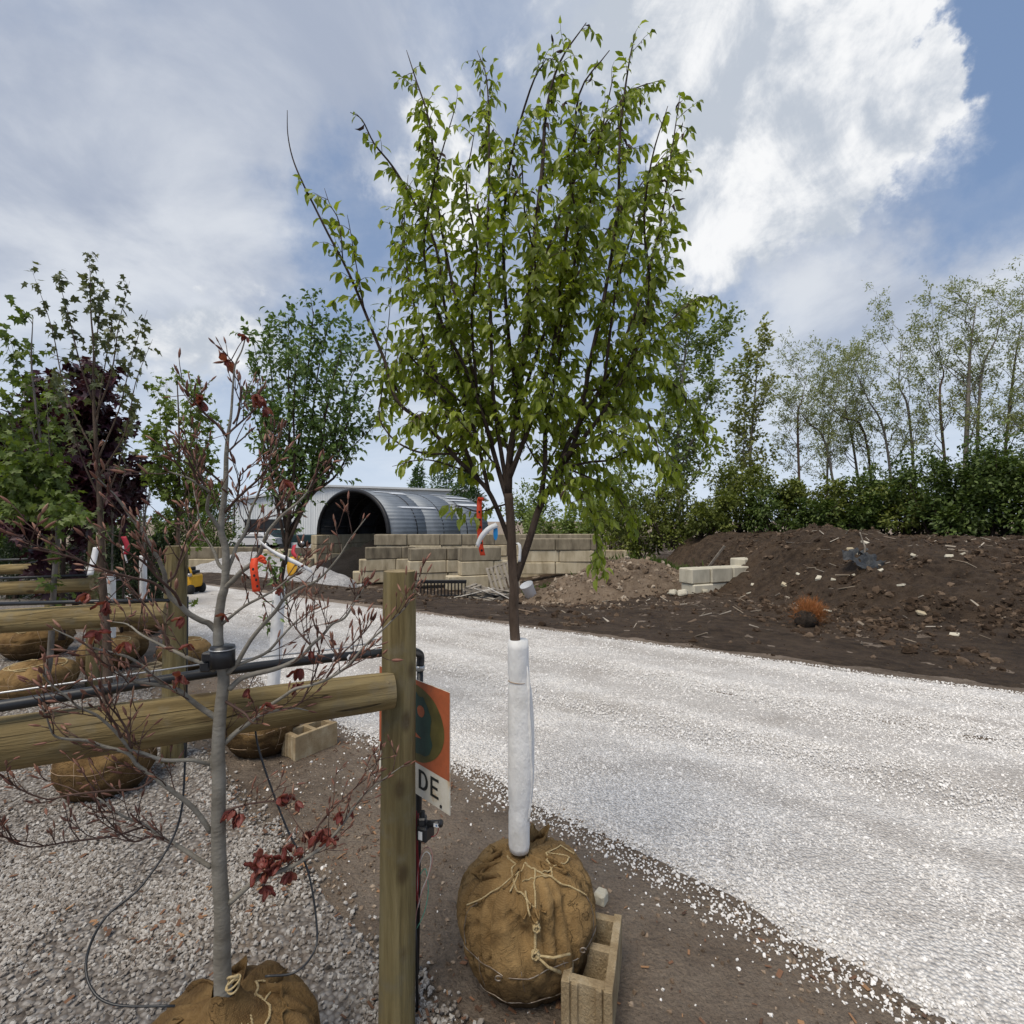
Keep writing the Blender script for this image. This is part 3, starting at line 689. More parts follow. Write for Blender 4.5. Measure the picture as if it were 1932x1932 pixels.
# ---- white metal building far behind
M_wpan = mat('white_metal_cladding', [(.66, .68, .68), (.76, .78, .78)], .4, 3, .5, objrand=.5)
M_wtrim = mat('pale_grey_trim', [(.5, .52, .53), (.6, .62, .63)], .6, rough=.5)
wb = empty('metal_building', (-16, 62, -1.4), 'long white metal building with low gable behind the arched hut', 'building')
X0, XR, X1, ZE, ZR = at(438, 62).x, at(622, 62).x, at(900, 62).x, 4.15, 5.95
def roofz(x): return ZE + (ZR - ZE) * (x - X0) / (XR - X0) if x < XR else ZR - (ZR - ZE) * .35 * (x - XR) / (X1 - XR)
npn = 34
for k in range(npn):
    x0 = X0 + (X1 - X0) * k / npn; x1 = X0 + (X1 - X0) * (k + 1) / npn; b = MB(); y0 = 62 + (.03 if k % 2 else 0)
    vs = [(x0, y0, -1.4), (x1, y0, -1.4), (x1, y0, roofz(x1)), (x0, y0, roofz(x0)), (x0, 62.5, -1.4), (x1, 62.5, -1.4), (x1, 62.5, roofz(x1)), (x0, 62.5, roofz(x0))]
    b.add(vs, [(0, 1, 2, 3), (4, 7, 6, 5), (0, 3, 7, 4), (1, 5, 6, 2), (3, 2, 6, 7), (0, 4, 5, 1)])
    for j in range(3):
        xx = x0 + (x1 - x0) * (j + .5) / 3; b.box((xx, y0 - .02, (roofz(xx) - 1.4) / 2 - .02), (.06, .05, roofz(xx) + 1.36))
    b.build('wall_panel', M_wpan, wb, False)
b = MB()
for xa, xb in ((X0 - .4, XR), (XR, X1)):
    za, zb = roofz(max(xa, X0)), roofz(xb)
    vs = [(xa, 61.6, za + .02), (xb, 61.6, zb + .02), (xb, 92, zb + .02), (xa, 92, za + .02), (xa, 61.6, za + .25), (xb, 61.6, zb + .25), (xb, 92, zb + .25), (xa, 92, za + .25)]
    b.add(vs, [(0, 3, 2, 1), (4, 5, 6, 7), (0, 1, 5, 4), (2, 3, 7, 6), (1, 2, 6, 5), (3, 0, 4, 7)])
b.build('roof', M_wtrim, wb, False)
b = MB(); b.box((X0 + .2, 77, 1.3), (.3, 30, 5.3)); b.build('side_wall', M_wpan, wb, False)
b = MB(); b.box((at(505, 61.6).x, 61.7, .35), (5.5, .3, 3.4)); b.build('door_opening', M_dark, wb, False)  # solid slab, coloured near-black for the shade of an open doorway

# ---- parked vehicles in front of it
M_glass = mat('dark_car_glass', [(.01, .012, .015), (.03, .035, .04)], 3, rough=.08, spec=.6)
M_tyre = mat('tyre_rubber', [(.012, .012, .012), (.03, .03, .03)], 20, rough=.9)
M_rim = mat('wheel_rim', [(.3, .3, .31), (.45, .45, .46)], 8, rough=.35, metal=.7)
def car(label, loc, rz, paint, pickup=False):
    root = empty('parked_car', loc, label, 'car'); Rm = rotz(rz)
    T = lambda p: Rm @ Vector(p)
    prof = [(-2.2, .35), (-2.25, .75), (-1.9, .9), (-1.1, .98), (-.6, 1.42), (.9, 1.45), (1.55, 1.0), (2.2, .95), (2.25, .4)] if not pickup else [(-2.6, .5), (-2.62, 1.0), (-1.5, 1.12), (-.95, 1.75), (.35, 1.8), (.5, 1.2), (2.6, 1.2), (2.6, .5)]
    b = MB(); n_ = len(prof); vs = []
    for sy in (-.88, -.8, .8, .88):
        for (x_, z_) in prof:
            k = .93 if abs(sy) > .85 else 1; vs.append(T((x_ * (1 if k == 1 else .985), sy, z_ if k == 1 else .45 + (z_ - .45) * .93)))
    fs = []
    for r_ in range(3):
        for i in range(n_): fs.append((r_ * n_ + i, r_ * n_ + (i + 1) % n_, (r_ + 1) * n_ + (i + 1) % n_, (r_ + 1) * n_ + i))
    fs += [tuple(range(n_ - 1, -1, -1)), tuple(3 * n_ + i for i in range(n_))]
    b.add(vs, fs); o = b.build('body', paint, None, False); o.parent = root
    for sy in (-.89, .89):
        b = MB(); x0, x1 = (-.75, 1.05) if not pickup else (-1.05, .3); zt = 1.36 if not pickup else 1.68; zb = 1.0 if not pickup else 1.22
        b.add([T((x0 - .25, sy, zb)), T((x1 + .2, sy, zb)), T((x1 - .1, sy * .97, zt)), T((x0 + .1, sy * .97, zt))], [(0, 1, 2, 3)]); o = b.build('side_window', M_glass, None, False); o.parent = root
        for x_ in (-1.4, 1.4):
            wr = .33 if not pickup else .4; b = MB()
            b.tube([T((x_, sy - .1 * (1 if sy > 0 else -1), wr)), T((x_, sy + .03 * (1 if sy > 0 else -1), wr))], wr, 18); o = b.build('tyre', M_tyre); o.parent = root
            b = MB(); b.tube([T((x_, sy, wr)), T((x_, sy + .045 * (1 if sy > 0 else -1), wr))], wr * .6, 14); r2 = b.build('rim', M_rim); r2.parent = o
        for x_, nm in ((-2.2, 'headlight'), (2.2, 'tail_light')):
            b = MB(); b.cbox(T((x_ * (1.17 if pickup else 1.0), sy * .75, .78 if not pickup else .95)), (.14, .3, .14), .02, Rm); o = b.build(nm, M_rim, None, False); o.parent = root
    return root
M_teal = mat('dark_teal_paint', [(.012, .03, .035), (.02, .045, .05)], 1, rough=.3, spec=.5)
M_wpaint = mat('white_car_paint', [(.6, .6, .6), (.7, .7, .7)], 1, rough=.3, spec=.5)
q = at(545, 48); car('dark teal pickup truck parked before the white metal building', (q.x, q.y, -.62), R(8), M_teal, True)
q = at(478, 46); car('white car parked behind the low block wall', (q.x, q.y, -.62), R(5), M_wpaint)
# ---- compact yellow machine on the road beyond the second fence post
M_yel = mat('yellow_machine_paint', [(.55, .30, .02), (.68, .38, .03)], 5, rough=.45)
q = G(364, 1120); yl = empty('compact_loader', (q.x, q.y, gz(q.x, q.y)), 'small yellow and black walk-behind loader on the white road', 'loader')
def ypart(name, m, f, sm=False):
    b = MB(); f(b); o = b.build(name, m, None, sm); o.parent = yl; return o
ypart('engine_cover', M_yel, lambda b: b.cbox((.03, 0, .36), (.34, .6, .34), .04))
ypart('mast', M_black, lambda b: (b.cbox((-.13, 0, .42), (.12, .5, .62), .02), b.cbox((.05, 0, .60), (.2, .4, .08), .02)))
ypart('lift_arm', M_yel, lambda b: b.tube([(.14, -.2, .4), (.08, -.2, .62), (.0, -.2, .74)], .035, 6))
ypart('filter_can', M_rim, lambda b: b.tube([(.12, -.32, .5), (.12, -.32, .58)], .07, 12), True)
for sx in (-.12, .14):
    for sy in (-.3, .3):
        b = MB(); b.tube([(sx, sy - .06, .14), (sx, sy + .06, .14)], .14, 16); o = b.build('tyre', M_tyre, None, True); o.parent = yl

for o_ in [o for o in COL.objects if o.parent == yl]: o_.data.transform(Matrix.Diagonal((.62, .8, .95, 1)))
# ---- pallets, grate, bucket
M_pal = mat('grey_pallet_wood', [(.13, .11, .09), (.26, .23, .19), (.38, .34, .29)], 6, rough=.9, objrand=.4, stretch=(1, 1, 1))
def pallet(label, loc, rot, group=None, miss=()):
    root = empty('pallet', loc, label, 'pallet', group); Rm = rot
    for k in range(7):
        if k in miss: continue
        for z_ in (0, .13):
            b = MB(); b.box(Rm @ Vector((0, -.54 + k * .18, z_)), (1.2, .1, .02), Rm); o = b.build('slat', M_pal, None, False); o.parent = root
    for x_ in (-.55, 0, .55):
        b = MB(); b.box(Rm @ Vector((x_, 0, .065)), (.05, 1.18, .105), Rm); o = b.build('runner', M_pal, None, False); o.parent = root
    return root
q = at(950, 21.3); z_ = gz(q.x, q.y)
pallet('grey pallet leaning upright on the cream block pier', (q.x, q.y, z_ + .86), Matrix.Rotation(R(-18), 3, 'Y') @ Matrix.Rotation(R(70), 3, 'X') @ Matrix.Rotation(R(90), 3, 'Z'))
for k, (px, d, rz, tl) in enumerate(((905, 20.6, 20, 9), (912, 20.3, 75, 16), (930, 19.8, 130, -12))):
    q = at(px, d); pallet(('broken pallet lying under the pallet heap', 'broken pallet tilted on top of the pallet heap', 'splintered pallet fallen to the front of the pallet heap')[k], (q.x, q.y, gz(q.x, q.y) + .12 + .14 * k * (k < 2)), Matrix.Rotation(R(rz), 3, 'Z') @ Matrix.Rotation(R(tl), 3, 'X'), 'broken pallets', miss=(1, 4) if k else (5,))
q = at(833, 20.4); gr = empty('steel_grate', (q.x, q.y, gz(q.x, q.y)), 'dark steel rake bucket grate standing before the block pier', 'grate')
b = MB(); b.cbox((0, 0, .62), (2.0, .1, .14), .02); o = b.build('top_bar', M_black, None, False); o.parent = gr
b = MB(); b.cbox((0, 0, .06), (2.0, .08, .08), .02); o = b.build('bottom_bar', M_black, None, False); o.parent = gr
for k in range(15):
    b = MB(); b.cbox((-.95 + k * .1357, -.02, .34), (.05, .05, .56), .01); o = b.build('tine', M_black, None, False); o.parent = gr
M_bucket = mat('white_plastic', [(.66, .67, .68), (.76, .77, .78)], 3, rough=.4)
q = at(1003, 19.2); b = MB(); b.tube([(0, 0, 0), (0, 0, .02), (0, 0, .5), (0, 0, .53)], [.2, .21, .25, .262], 20, cap=False)
b.tube([(0, 0, .02), (0, 0, .021)], [.2, .001], 20, cap=False)
o = b.build('bucket', M_bucket); o.location = (q.x, q.y, gz(q.x, q.y) + .18); o.rotation_euler = (R(18), R(-24), 0); tag(o, 'white plastic bucket tipped beside the clay heap', 'bucket')
M_board = mat('pale_board', [(.5, .47, .42), (.66, .63, .58)], 4, rough=.8)
for px, d, rz, tl, L in ((925, 19.6, 30, 20, 1.3), (945, 19.4, 10, 28, 1.1), (900, 19.9, 160, 15, 1.4)):
    q = at(px, d); b = MB(); b.cbox((0, 0, 0), (L, .28, .03), .006); o = b.build('loose_board', M_board, None, False); o.location = (q.x, q.y, gz(q.x, q.y) + .28); o.rotation_euler = (0, R(tl), R(rz)); tag(o, 'pale loose board lying on the broken pallets', 'board', 'boards on the pallet heap')
# ------------------------------------------------------------------ vegetation kit
OV_V = np.array([(0, 0, 0), (.30, -.46, .10), (.30, 0, 0), (.30, .46, .10), (.68, -.34, .03), (.68, 0, -.09), (.68, .34, .03), (1, 0, -.26)])
OV_F = np.array([(0, 1, 2), (0, 2, 3), (1, 4, 5), (1, 5, 2), (2, 5, 6), (2, 6, 3), (4, 7, 5), (5, 7, 6)])
MP_V = np.array([(0, 0, 0), (.05, -.42, .05), (.30, -.30, .02), (.52, -.62, -.02), (.60, -.20, 0), (1, 0, -.16), (.60, .20, 0), (.52, .62, -.02), (.30, .30, .02), (.05, .42, .05), (.35, 0, .02)])
MP_F = np.array([(10, a, b) for a, b in ((0, 1), (1, 2), (2, 3), (3, 4), (4, 5), (5, 6), (6, 7), (7, 8), (8, 9), (9, 0))])
DI_V = np.array([(0, 0, 0), (.5, -.5, .06), (1, 0, -.06), (.5, .5, .06)]); DI_F = np.array([(0, 1, 2), (0, 2, 3)])
LEAF = {'ovate': (OV_V, OV_F), 'maple': (MP_V, MP_F), 'diamond': (DI_V, DI_F)}
def leaf_cloud(pos, axis, L, W, kind='ovate', seed=1, roll=1.0):
    """numpy leaf blades: pos (n,3), axis (n,3)"""
    rg = np.random.RandomState(seed); tv, tf = LEAF[kind]; n = len(pos)
    ax_ = axis / np.maximum(1e-6, np.linalg.norm(axis, axis=1))[:, None]
    up = np.array([0, 0, 1.]) + rg.normal(0, .55 * roll, (n, 3)) + 1e-3
    sd_ = np.cross(ax_, up); sd_ /= np.maximum(1e-6, np.linalg.norm(sd_, axis=1))[:, None]
    nm = np.cross(sd_, ax_)
    L = np.broadcast_to(L, n)[:, None, None]; W = np.broadcast_to(W, n)[:, None, None]
    cv = rg.uniform(.3, 1.7, n)[:, None, None]
    V = pos[:, None, :] + ax_[:, None, :] * tv[None, :, 0:1] * L + sd_[:, None, :] * tv[None, :, 1:2] * W + nm[:, None, :] * tv[None, :, 2:3] * L * cv
    F = tf[None] + (np.arange(n) * len(tv))[:, None, None]
    return V.reshape(-1, 3), F.reshape(-1, 3)
def limb_path(rng, start, d, L, n=6, up=.25, wander=.18, droop=0.):
    p = Vector(start); d = Vector(d).normalized(); o = [p.copy()]
    for i in range(n):
        d = (d + Vector((rng.gauss(0, wander), rng.gauss(0, wander), rng.gauss(0, wander) + up - droop * i / n))).normalized()
        p = p + d * (L / n); o.append(p.copy())
    return o
def taper(r0, r1, n): return [r0 + (r1 - r0) * i / (n - 1) for i in range(n)]
def sites_on(rng, path, t0, step):
    """points with tangent along a polyline from fraction t0"""
    L = plen(path); s = L * t0; o = []; acc = 0; i = 0
    while s < L and i < len(path) - 1:
        sg = (path[i + 1] - path[i]).length
        if acc + sg < s: acc += sg; i += 1; continue
        f = (s - acc) / max(sg, 1e-6); o.append((path[i].lerp(path[i + 1], f), (path[i + 1] - path[i]).normalized(), s / L)); s += step * rng.uniform(.6, 1.4)
    return o
def rnd_dir(rng):
    v = Vector((rng.gauss(0, 1), rng.gauss(0, 1), rng.gauss(0, 1))); return v.normalized()
M_bark_g = mat('grey_bark', [(.10, .085, .07), (.17, .15, .13), (.24, .215, .19)], 9, 6, .9, .012, 40, .2, (2, 2, .5))
M_bark_d = mat('dark_brown_bark', [(.028, .02, .016), (.06, .043, .034), (.10, .075, .06)], 14, 6, .9, .01, 60, .2, (2, 2, .6))
M_bark_b = mat('brown_bark', [(.06, .042, .031), (.105, .075, .056), (.15, .11, .085)], 12, 6, .9, .01, 60, .2, (2, 2, .5))

def far_tree(name, label, cat, group, trunks, r0, leafm, barkm, seed, n_limb=14, limb=(1.2, 3.0), n_twig=5, twig=.8, per=7, leaf=(.16, .08), kind='diamond', t0=.35, up=.22, droop=0., spread=.5, hang=.2, clump=.14, along=True, sub=.42, top=False, tipf=.1):
    """a tree with explicit trunk polylines; limbs and twigs grow from them; foliage follows the twigs"""
    rng = random.Random(seed); base = trunks[0][0]
    root = empty(name, base, label, cat, group); tb = MB(); lb = MB(); pos = []; axs = []
    R0 = r0
    for ti, tr in enumerate(trunks):
        r0 = R0 if ti == 0 else R0 * sub
        tp = smooth_path(tr, 4); tb.tube(tp, taper(r0, r0 * .10, len(tp)), 7); H = plen(tp)
        for q, d, f in sites_on(rng, tp, t0, H * (1 - t0) / n_limb):
            a = rnd_dir(rng); a.z = abs(a.z) * .4; a = (a.normalized() + d * spread).normalized()
            L = rng.uniform(*limb) * ((1.15 - .65 * f) if not top else (.55 + .5 * f)); lp = limb_path(rng, q, a, L, 6, up, .16, droop); r = r0 * .42 * (1 - .7 * f)
            lb.tube(lp, taper(r, r * .25, len(lp)), 5, cap=False)
            for q2, d2, f2 in sites_on(rng, lp, .25, L * .75 / n_twig):
                a2 = (rnd_dir(rng) + d2 * .7); tw = limb_path(rng, q2, a2, twig * rng.uniform(.5, 1.2), 3, up * .6, .2, droop)
                lb.tube(tw, taper(r * .28, r * .1, len(tw)), 3, cap=False)
                for q3, d3, f3 in sites_on(rng, tw, tipf, twig / per):
                    pos.append(q3 + rnd_dir(rng) * clump * rng.random()); axs.append(d3 * (.6 if along else .2) + rnd_dir(rng) * .8 + Vector((0, 0, -hang)))
    tb.build('trunk', barkm, root); lb.build('branchwork', barkm, root)['kind'] = 'stuff'
    if pos:
        n = len(pos); rg = np.random.RandomState(seed)
        V, F = leaf_cloud(np.array(pos), np.array(axs), leaf[0] * rg.uniform(.6, 1.3, n), leaf[1] * rg.uniform(.7, 1.2, n), kind, seed)
        npmesh('crown', V, F, leafm, root)['kind'] = 'stuff'
    return root
def shrub(name, label, group, c, rx, ry, h, leafm, seed, n=2600, leaf=(.2, .13), z0=0., cat='shrub', lobes=9, shape='round', kind='diamond', core=.35):
    """dense bush: leaves in clumps over several lobes, woody stems inside"""
    rng = random.Random(seed); rg = np.random.RandomState(seed); root = empty(name, (c[0], c[1], z0), label, cat, group)
    b = MB(); P_ = []; A_ = []
    if shape == 'round':
        lob = [(Vector((c[0] + rng.uniform(-.62, .62) * rx, c[1] + rng.uniform(-.62, .62) * ry, z0 + h * rng.uniform(.15, .92))), rng.uniform(.16, .42)) for k in range(lobes)]
    else:
        lob = [(Vector((c[0] + rng.uniform(-.12, .12) * rx, c[1] + rng.uniform(-.12, .12) * ry, z0 + h * (k + .5) / lobes)), (1.02 - .86 * (k / lobes) ** 1.2)) for k in range(lobes)]
    for q, r in lob:
        lp = limb_path(rng, (c[0] + rng.uniform(-.2, .2) * rx, c[1] + rng.uniform(-.2, .2) * ry, z0), q - Vector((c[0], c[1], z0)), (q - Vector((c[0], c[1], z0))).length, 5, .05, .06)
        b.tube(lp, taper(.05, .012, len(lp)), 5, cap=False)
        k = int(n / lobes); dv = rg.normal(size=(k, 3)); dv /= np.linalg.norm(dv, axis=1)[:, None]
        sub = rg.normal(size=(28, 3)); sub /= np.linalg.norm(sub, axis=1)[:, None]          # clumps on each lobe
        ci = rg.randint(0, 28, k); dv = sub[ci] + dv * .33; rad = rg.uniform(core, 1.05, k) ** .6
        zz_ = (h * .62 * r if shape == 'round' else h / lobes * 1.1)
        P_.append(np.array(q) + dv * rad[:, None] * np.array([rx * r, ry * r, zz_])); A_.append(dv + rg.normal(0, .6, (k, 3)) + np.array([0, 0, -.15 if shape == 'round' else .5]))
    P_ = np.concatenate(P_); A_ = np.concatenate(A_); ok = P_[:, 2] > z0 + .02; P_, A_ = P_[ok], A_[ok]; m = len(P_)
    V, F = leaf_cloud(P_, A_, leaf[0] * rg.uniform(.6, 1.3, m), leaf[1] * rg.uniform(.6, 1.3, m), kind, seed)
    b.build('stem', M_bark_d, root); npmesh('crown', V, F, leafm, root)['kind'] = 'stuff'; return root

def leafmat(name, cols, trans=.3, rough=.5, spec=.35, island=.7): return mat(name, cols, 1.5, 4, rough, 0, None, spec, None, island=island, trans=trans)
L_hedge = leafmat('hedge_leaf', [(.020, .034, .007), (.050, .082, .015), (.10, .145, .032), (.18, .225, .075)], .2, .5, .35)
L_hedge2 = leafmat('olive_hedge_leaf', [(.05, .065, .012), (.10, .125, .022), (.165, .19, .04), (.24, .26, .08)], .25)
L_cot = leafmat('cottonwood_leaf', [(.11, .155, .04), (.18, .235, .07), (.28, .33, .14)], .3)
L_cot2 = leafmat('yellow_green_leaf', [(.15, .175, .045), (.23, .25, .08), (.33, .34, .15)], .3)
L_loc = leafmat('locust_leaf', [(.16, .19, .075), (.24, .27, .12), (.34, .36, .19)], .3)
L_con = leafmat('conifer_green', [(.03, .065, .02), (.06, .105, .032), (.10, .15, .05)], .2)
L_arb = leafmat('arborvitae_green', [(.008, .018, .008), (.02, .036, .013), (.035, .055, .02)], .15)
L_lime = leafmat('bright_conifer', [(.05, .085, .012), (.085, .13, .02), (.12, .165, .035)], .2)
def hz_(q): return top_z(q.x, q.y)
# grass in the gap beside the clay heap
L_grass = leafmat('grass_blade', [(.04, .075, .012), (.075, .125, .022), (.12, .17, .04)], .3)
gp = []; ga = []; rgg = np.random.RandomState(8)
for cx, cy, sx_, sy_, nn in ((4.6, 21.4, 1.6, .8, 1500), (6.0, 20.6, .9, .6, 700), (2.2, 22.0, 1.4, .5, 700), (11.6, 9.6, .35, .25, 60)):
    xx = rgg.normal(cx, sx_ * .5, nn); yy_ = rgg.normal(cy, sy_ * .5, nn)
    for a_, b_ in zip(xx, yy_): gp.append((a_, b_, top_z(a_, b_) - .02))
ga = np.stack([rgg.normal(0, .35, len(gp)), rgg.normal(0, .35, len(gp)), np.ones(len(gp))], 1)
V, F = leaf_cloud(np.array(gp), ga, rgg.uniform(.18, .5, len(gp)), .05, 'diamond', 3); tag(npmesh('grass', V, F, L_grass), 'green grass and weeds beside the clay heap and on the mound', None, None, 'stuff')
# hedge row
hedge = [(1200, 27, 925, 2.0), (1268, 26, 912, 2.1), (1335, 25, 915, 1.9), (1400, 26, 905, 2.2), (1465, 25, 920, 2.0), (1530, 24.5, 915, 2.1), (1590, 24, 920, 1.9), (1650, 24.5, 908, 2.2),
         (1712, 23, 905, 2.1), (1765, 22, 885, 2.1), (1822, 21, 862, 2.3), (1885, 20, 852, 2.3), (1945, 19.5, 842, 2.4), (2010, 19, 850, 2.4)]
hl = ['olive green hedge bush beside the grassy gap', 'rounded olive hedge bush behind the clay heap', 'olive hedge bush behind the broken mound blocks', 'tall olive hedge bush over the tilted block', 'dark hedge bush under the first locust trunk',
      'dark hedge bush behind the mound crest', 'low dark hedge bush beside a pale plank in the hedge', 'bright tipped hedge bush behind the rubble', 'dense green hedge bush beneath a leaning locust', 'broad hedge bush with pale leaf tips', 'high dark hedge bush under the clustered locust trunks',
      'tall dark hedge bush beyond the black gap', 'tall deep green hedge bush above the bare soil', 'last dark hedge bush along the mound']
for k, (px, d, ty, rx) in enumerate(hedge):
    q = at(px, d); z0 = hz_(q) - .1; ht = (1.9 + (982 - ty) * d / FP - z0) * (.92, 1.12, .86, 1.2, .95, 1.1, .84, 1.15, .95, 1.12, .98, 1.16, 1.0, 1.1)[k]
    shrub('hedge_bush', hl[k], 'hedge bushes behind the soil mound', q, rx, 1.7, ht, L_hedge2 if k in (0, 1, 2, 3, 5, 8) else L_hedge, 300 + k, 5200, (.19, .10), z0, 'bush', 17)
for k, (px, d, ty, rx) in enumerate([(1095, 33, 905, 2.4), (1150, 31, 890, 2.2), (1040, 36, 915, 2.6), (1000, 40, 920, 2.6)]):
    q = at(px, d); z0 = gz(q.x, q.y); shrub('background_bush', ('green bush seen right of the main trunk', 'taller green bush right of the main trunk before the hedge', 'green bush above the far block wall', 'distant green bush between hut and main trunk')[k], 'bushes behind the block wall', q, rx, 1.8, 1.9 + (982 - ty) * d / FP - z0, L_cot, 350 + k, 3000, (.26, .16), z0, 'bush', 9)
# far trees behind hut and building
for k, (px, d, ty, rx) in enumerate([(788, 70, 882, 2.2), (840, 66, 852, 3.4), (880, 58, 875, 3.0)]):
    q = at(px, d); shrub('distant_tree', ('narrow distant conifer over the arched hut', 'broad distant green tree over the arched hut', 'rounded distant tree at the far end of the hut')[k], 'distant trees behind the hut', q, rx, rx, 1.9 + (982 - ty) * d / FP + 1.4, L_con, 370 + k, 3600, (.42, .2), -1.4, 'tree', 12, 'cone')
for k, (px, d, ty, rx) in enumerate([(372, 36, 940, 1.7), (412, 34, 925, 1.7)]):
    q = at(px, d); shrub('bright_conifer', ('bright green conifer beside the white building', 'taller bright green conifer before the white building corner')[k], 'bright conifers by the white building', q, rx, rx, 1.9 + (982 - ty) * d / FP + 1.2, L_lime, 380 + k, 3600, (.22, .09), -1.2, 'conifer', 10, 'cone')
fr = random.Random(77)
# cottonwoods
q = at(1282, 31); z0 = hz_(q)
far_tree('cottonwood_tree', 'tall leafy green cottonwood right of the main tree', 'tree', 'cottonwoods above the hedge', [[Vector((q.x, q.y, z0)), P(1278, 850, 31), P(1288, 720, 31), P(1300, 580, 31)], [Vector((q.x + .4, q.y + .5, z0)), P(1292, 880, 31), P(1340, 740, 31.6), P(1355, 620, 31.6)]], .16, L_cot, M_bark_g, 401, 32, (1.6, 3.3), 9, 1.0, 11, (.26, .20), t0=.16, up=.14)
q = at(1412, 33); z0 = hz_(q)
far_tree('cottonwood_tree', 'slender yellow green cottonwood before the locusts', 'tree', 'cottonwoods above the hedge', [[Vector((q.x, q.y, z0)), P(1416, 850, 33), P(1425, 740, 33), P(1432, 640, 33)], [Vector((q.x - .4, q.y + .4, z0)), P(1402, 860, 33.4), P(1405, 780, 33.4), P(1400, 700, 33.4)]], .12, L_cot2, M_bark_g, 402, 24, (1.4, 2.6), 8, .9, 9, (.25, .19), t0=.2, up=.18)
q = at(1170, 36); far_tree('cottonwood_tree', 'thin green tree seen through the main crown edge', 'tree', 'cottonwoods above the hedge', [[Vector((q.x, q.y, gz(q.x, q.y))), P(1172, 850, 36), P(1178, 760, 36), P(1182, 700, 36)]], .13, L_cot, M_bark_g, 403, 22, (1.4, 2.8), 8, .9, 9, (.26, .2), t0=.2, up=.2)
# locusts
loc = [(1511, 30, [(1505, 797), (1512, 740), (1523, 674)], 'slim upright locust standing left of the leaning locusts'),
       (1588, 30, [(1557, 836), (1525, 780), (1500, 730)], 'locust leaning far to the left over the hedge'),
       (1634, 31, [(1607, 824), (1596, 759), (1600, 643)], 'bent locust with a straight upper stem'),
       (1654, 30, [(1631, 817), (1590, 770), (1550, 720)], 'thin leaning locust crossing the bent locust'),
       (1692, 29, [(1669, 817), (1638, 736), (1612, 655)], 'dark stemmed locust leaning left with layered crown'),
       (1731, 29, [(1715, 782), (1696, 705), (1704, 590)], 'tall locust with a kinked trunk'),
       (1796, 28, [(1773, 759), (1780, 682), (1750, 600)], 'locust left of the thick clustered trunks'),
       (1816, 27, [(1827, 740), (1831, 643), (1842, 535)], 'thickest and tallest locust of the clustered trunks'),
       (1839, 27, [(1850, 720), (1878, 624), (1892, 548)], 'locust curving right out of the trunk cluster'),
       (1881, 28, [(1908, 740), (1918, 643), (1930, 560)], 'locust with a wavy trunk beyond the cluster'),
       (1950, 26, [(1945, 740), (1952, 640), (1960, 545)], 'last locust of the row beside the deep green bush'),
       (1560, 34, [(1562, 840), (1570, 760), (1585, 690)], 'distant pale locust behind the leaning ones')]
for k, (px, d, pts, lab) in enumerate(loc):
    q = at(px, d); z0 = hz_(q)
    tr = [Vector((q.x, q.y, z0))] + [P(x_, y_ + 18 * i, d + .3 * math.sin(k + i)) for i, (x_, y_) in enumerate(pts)]
    far_tree('locust_tree', lab, 'tree', 'locust trees above the hedge', [tr], .085 if k != 7 else .13, L_loc, M_bark_g if k % 3 else M_bark_b, 420 + k, 17, (1.6, 3.6), 10, .85, 38, (.16, .065), t0=.36, up=.16, droop=.22, spread=.9, hang=.05, clump=.26, top=True, tipf=.45)
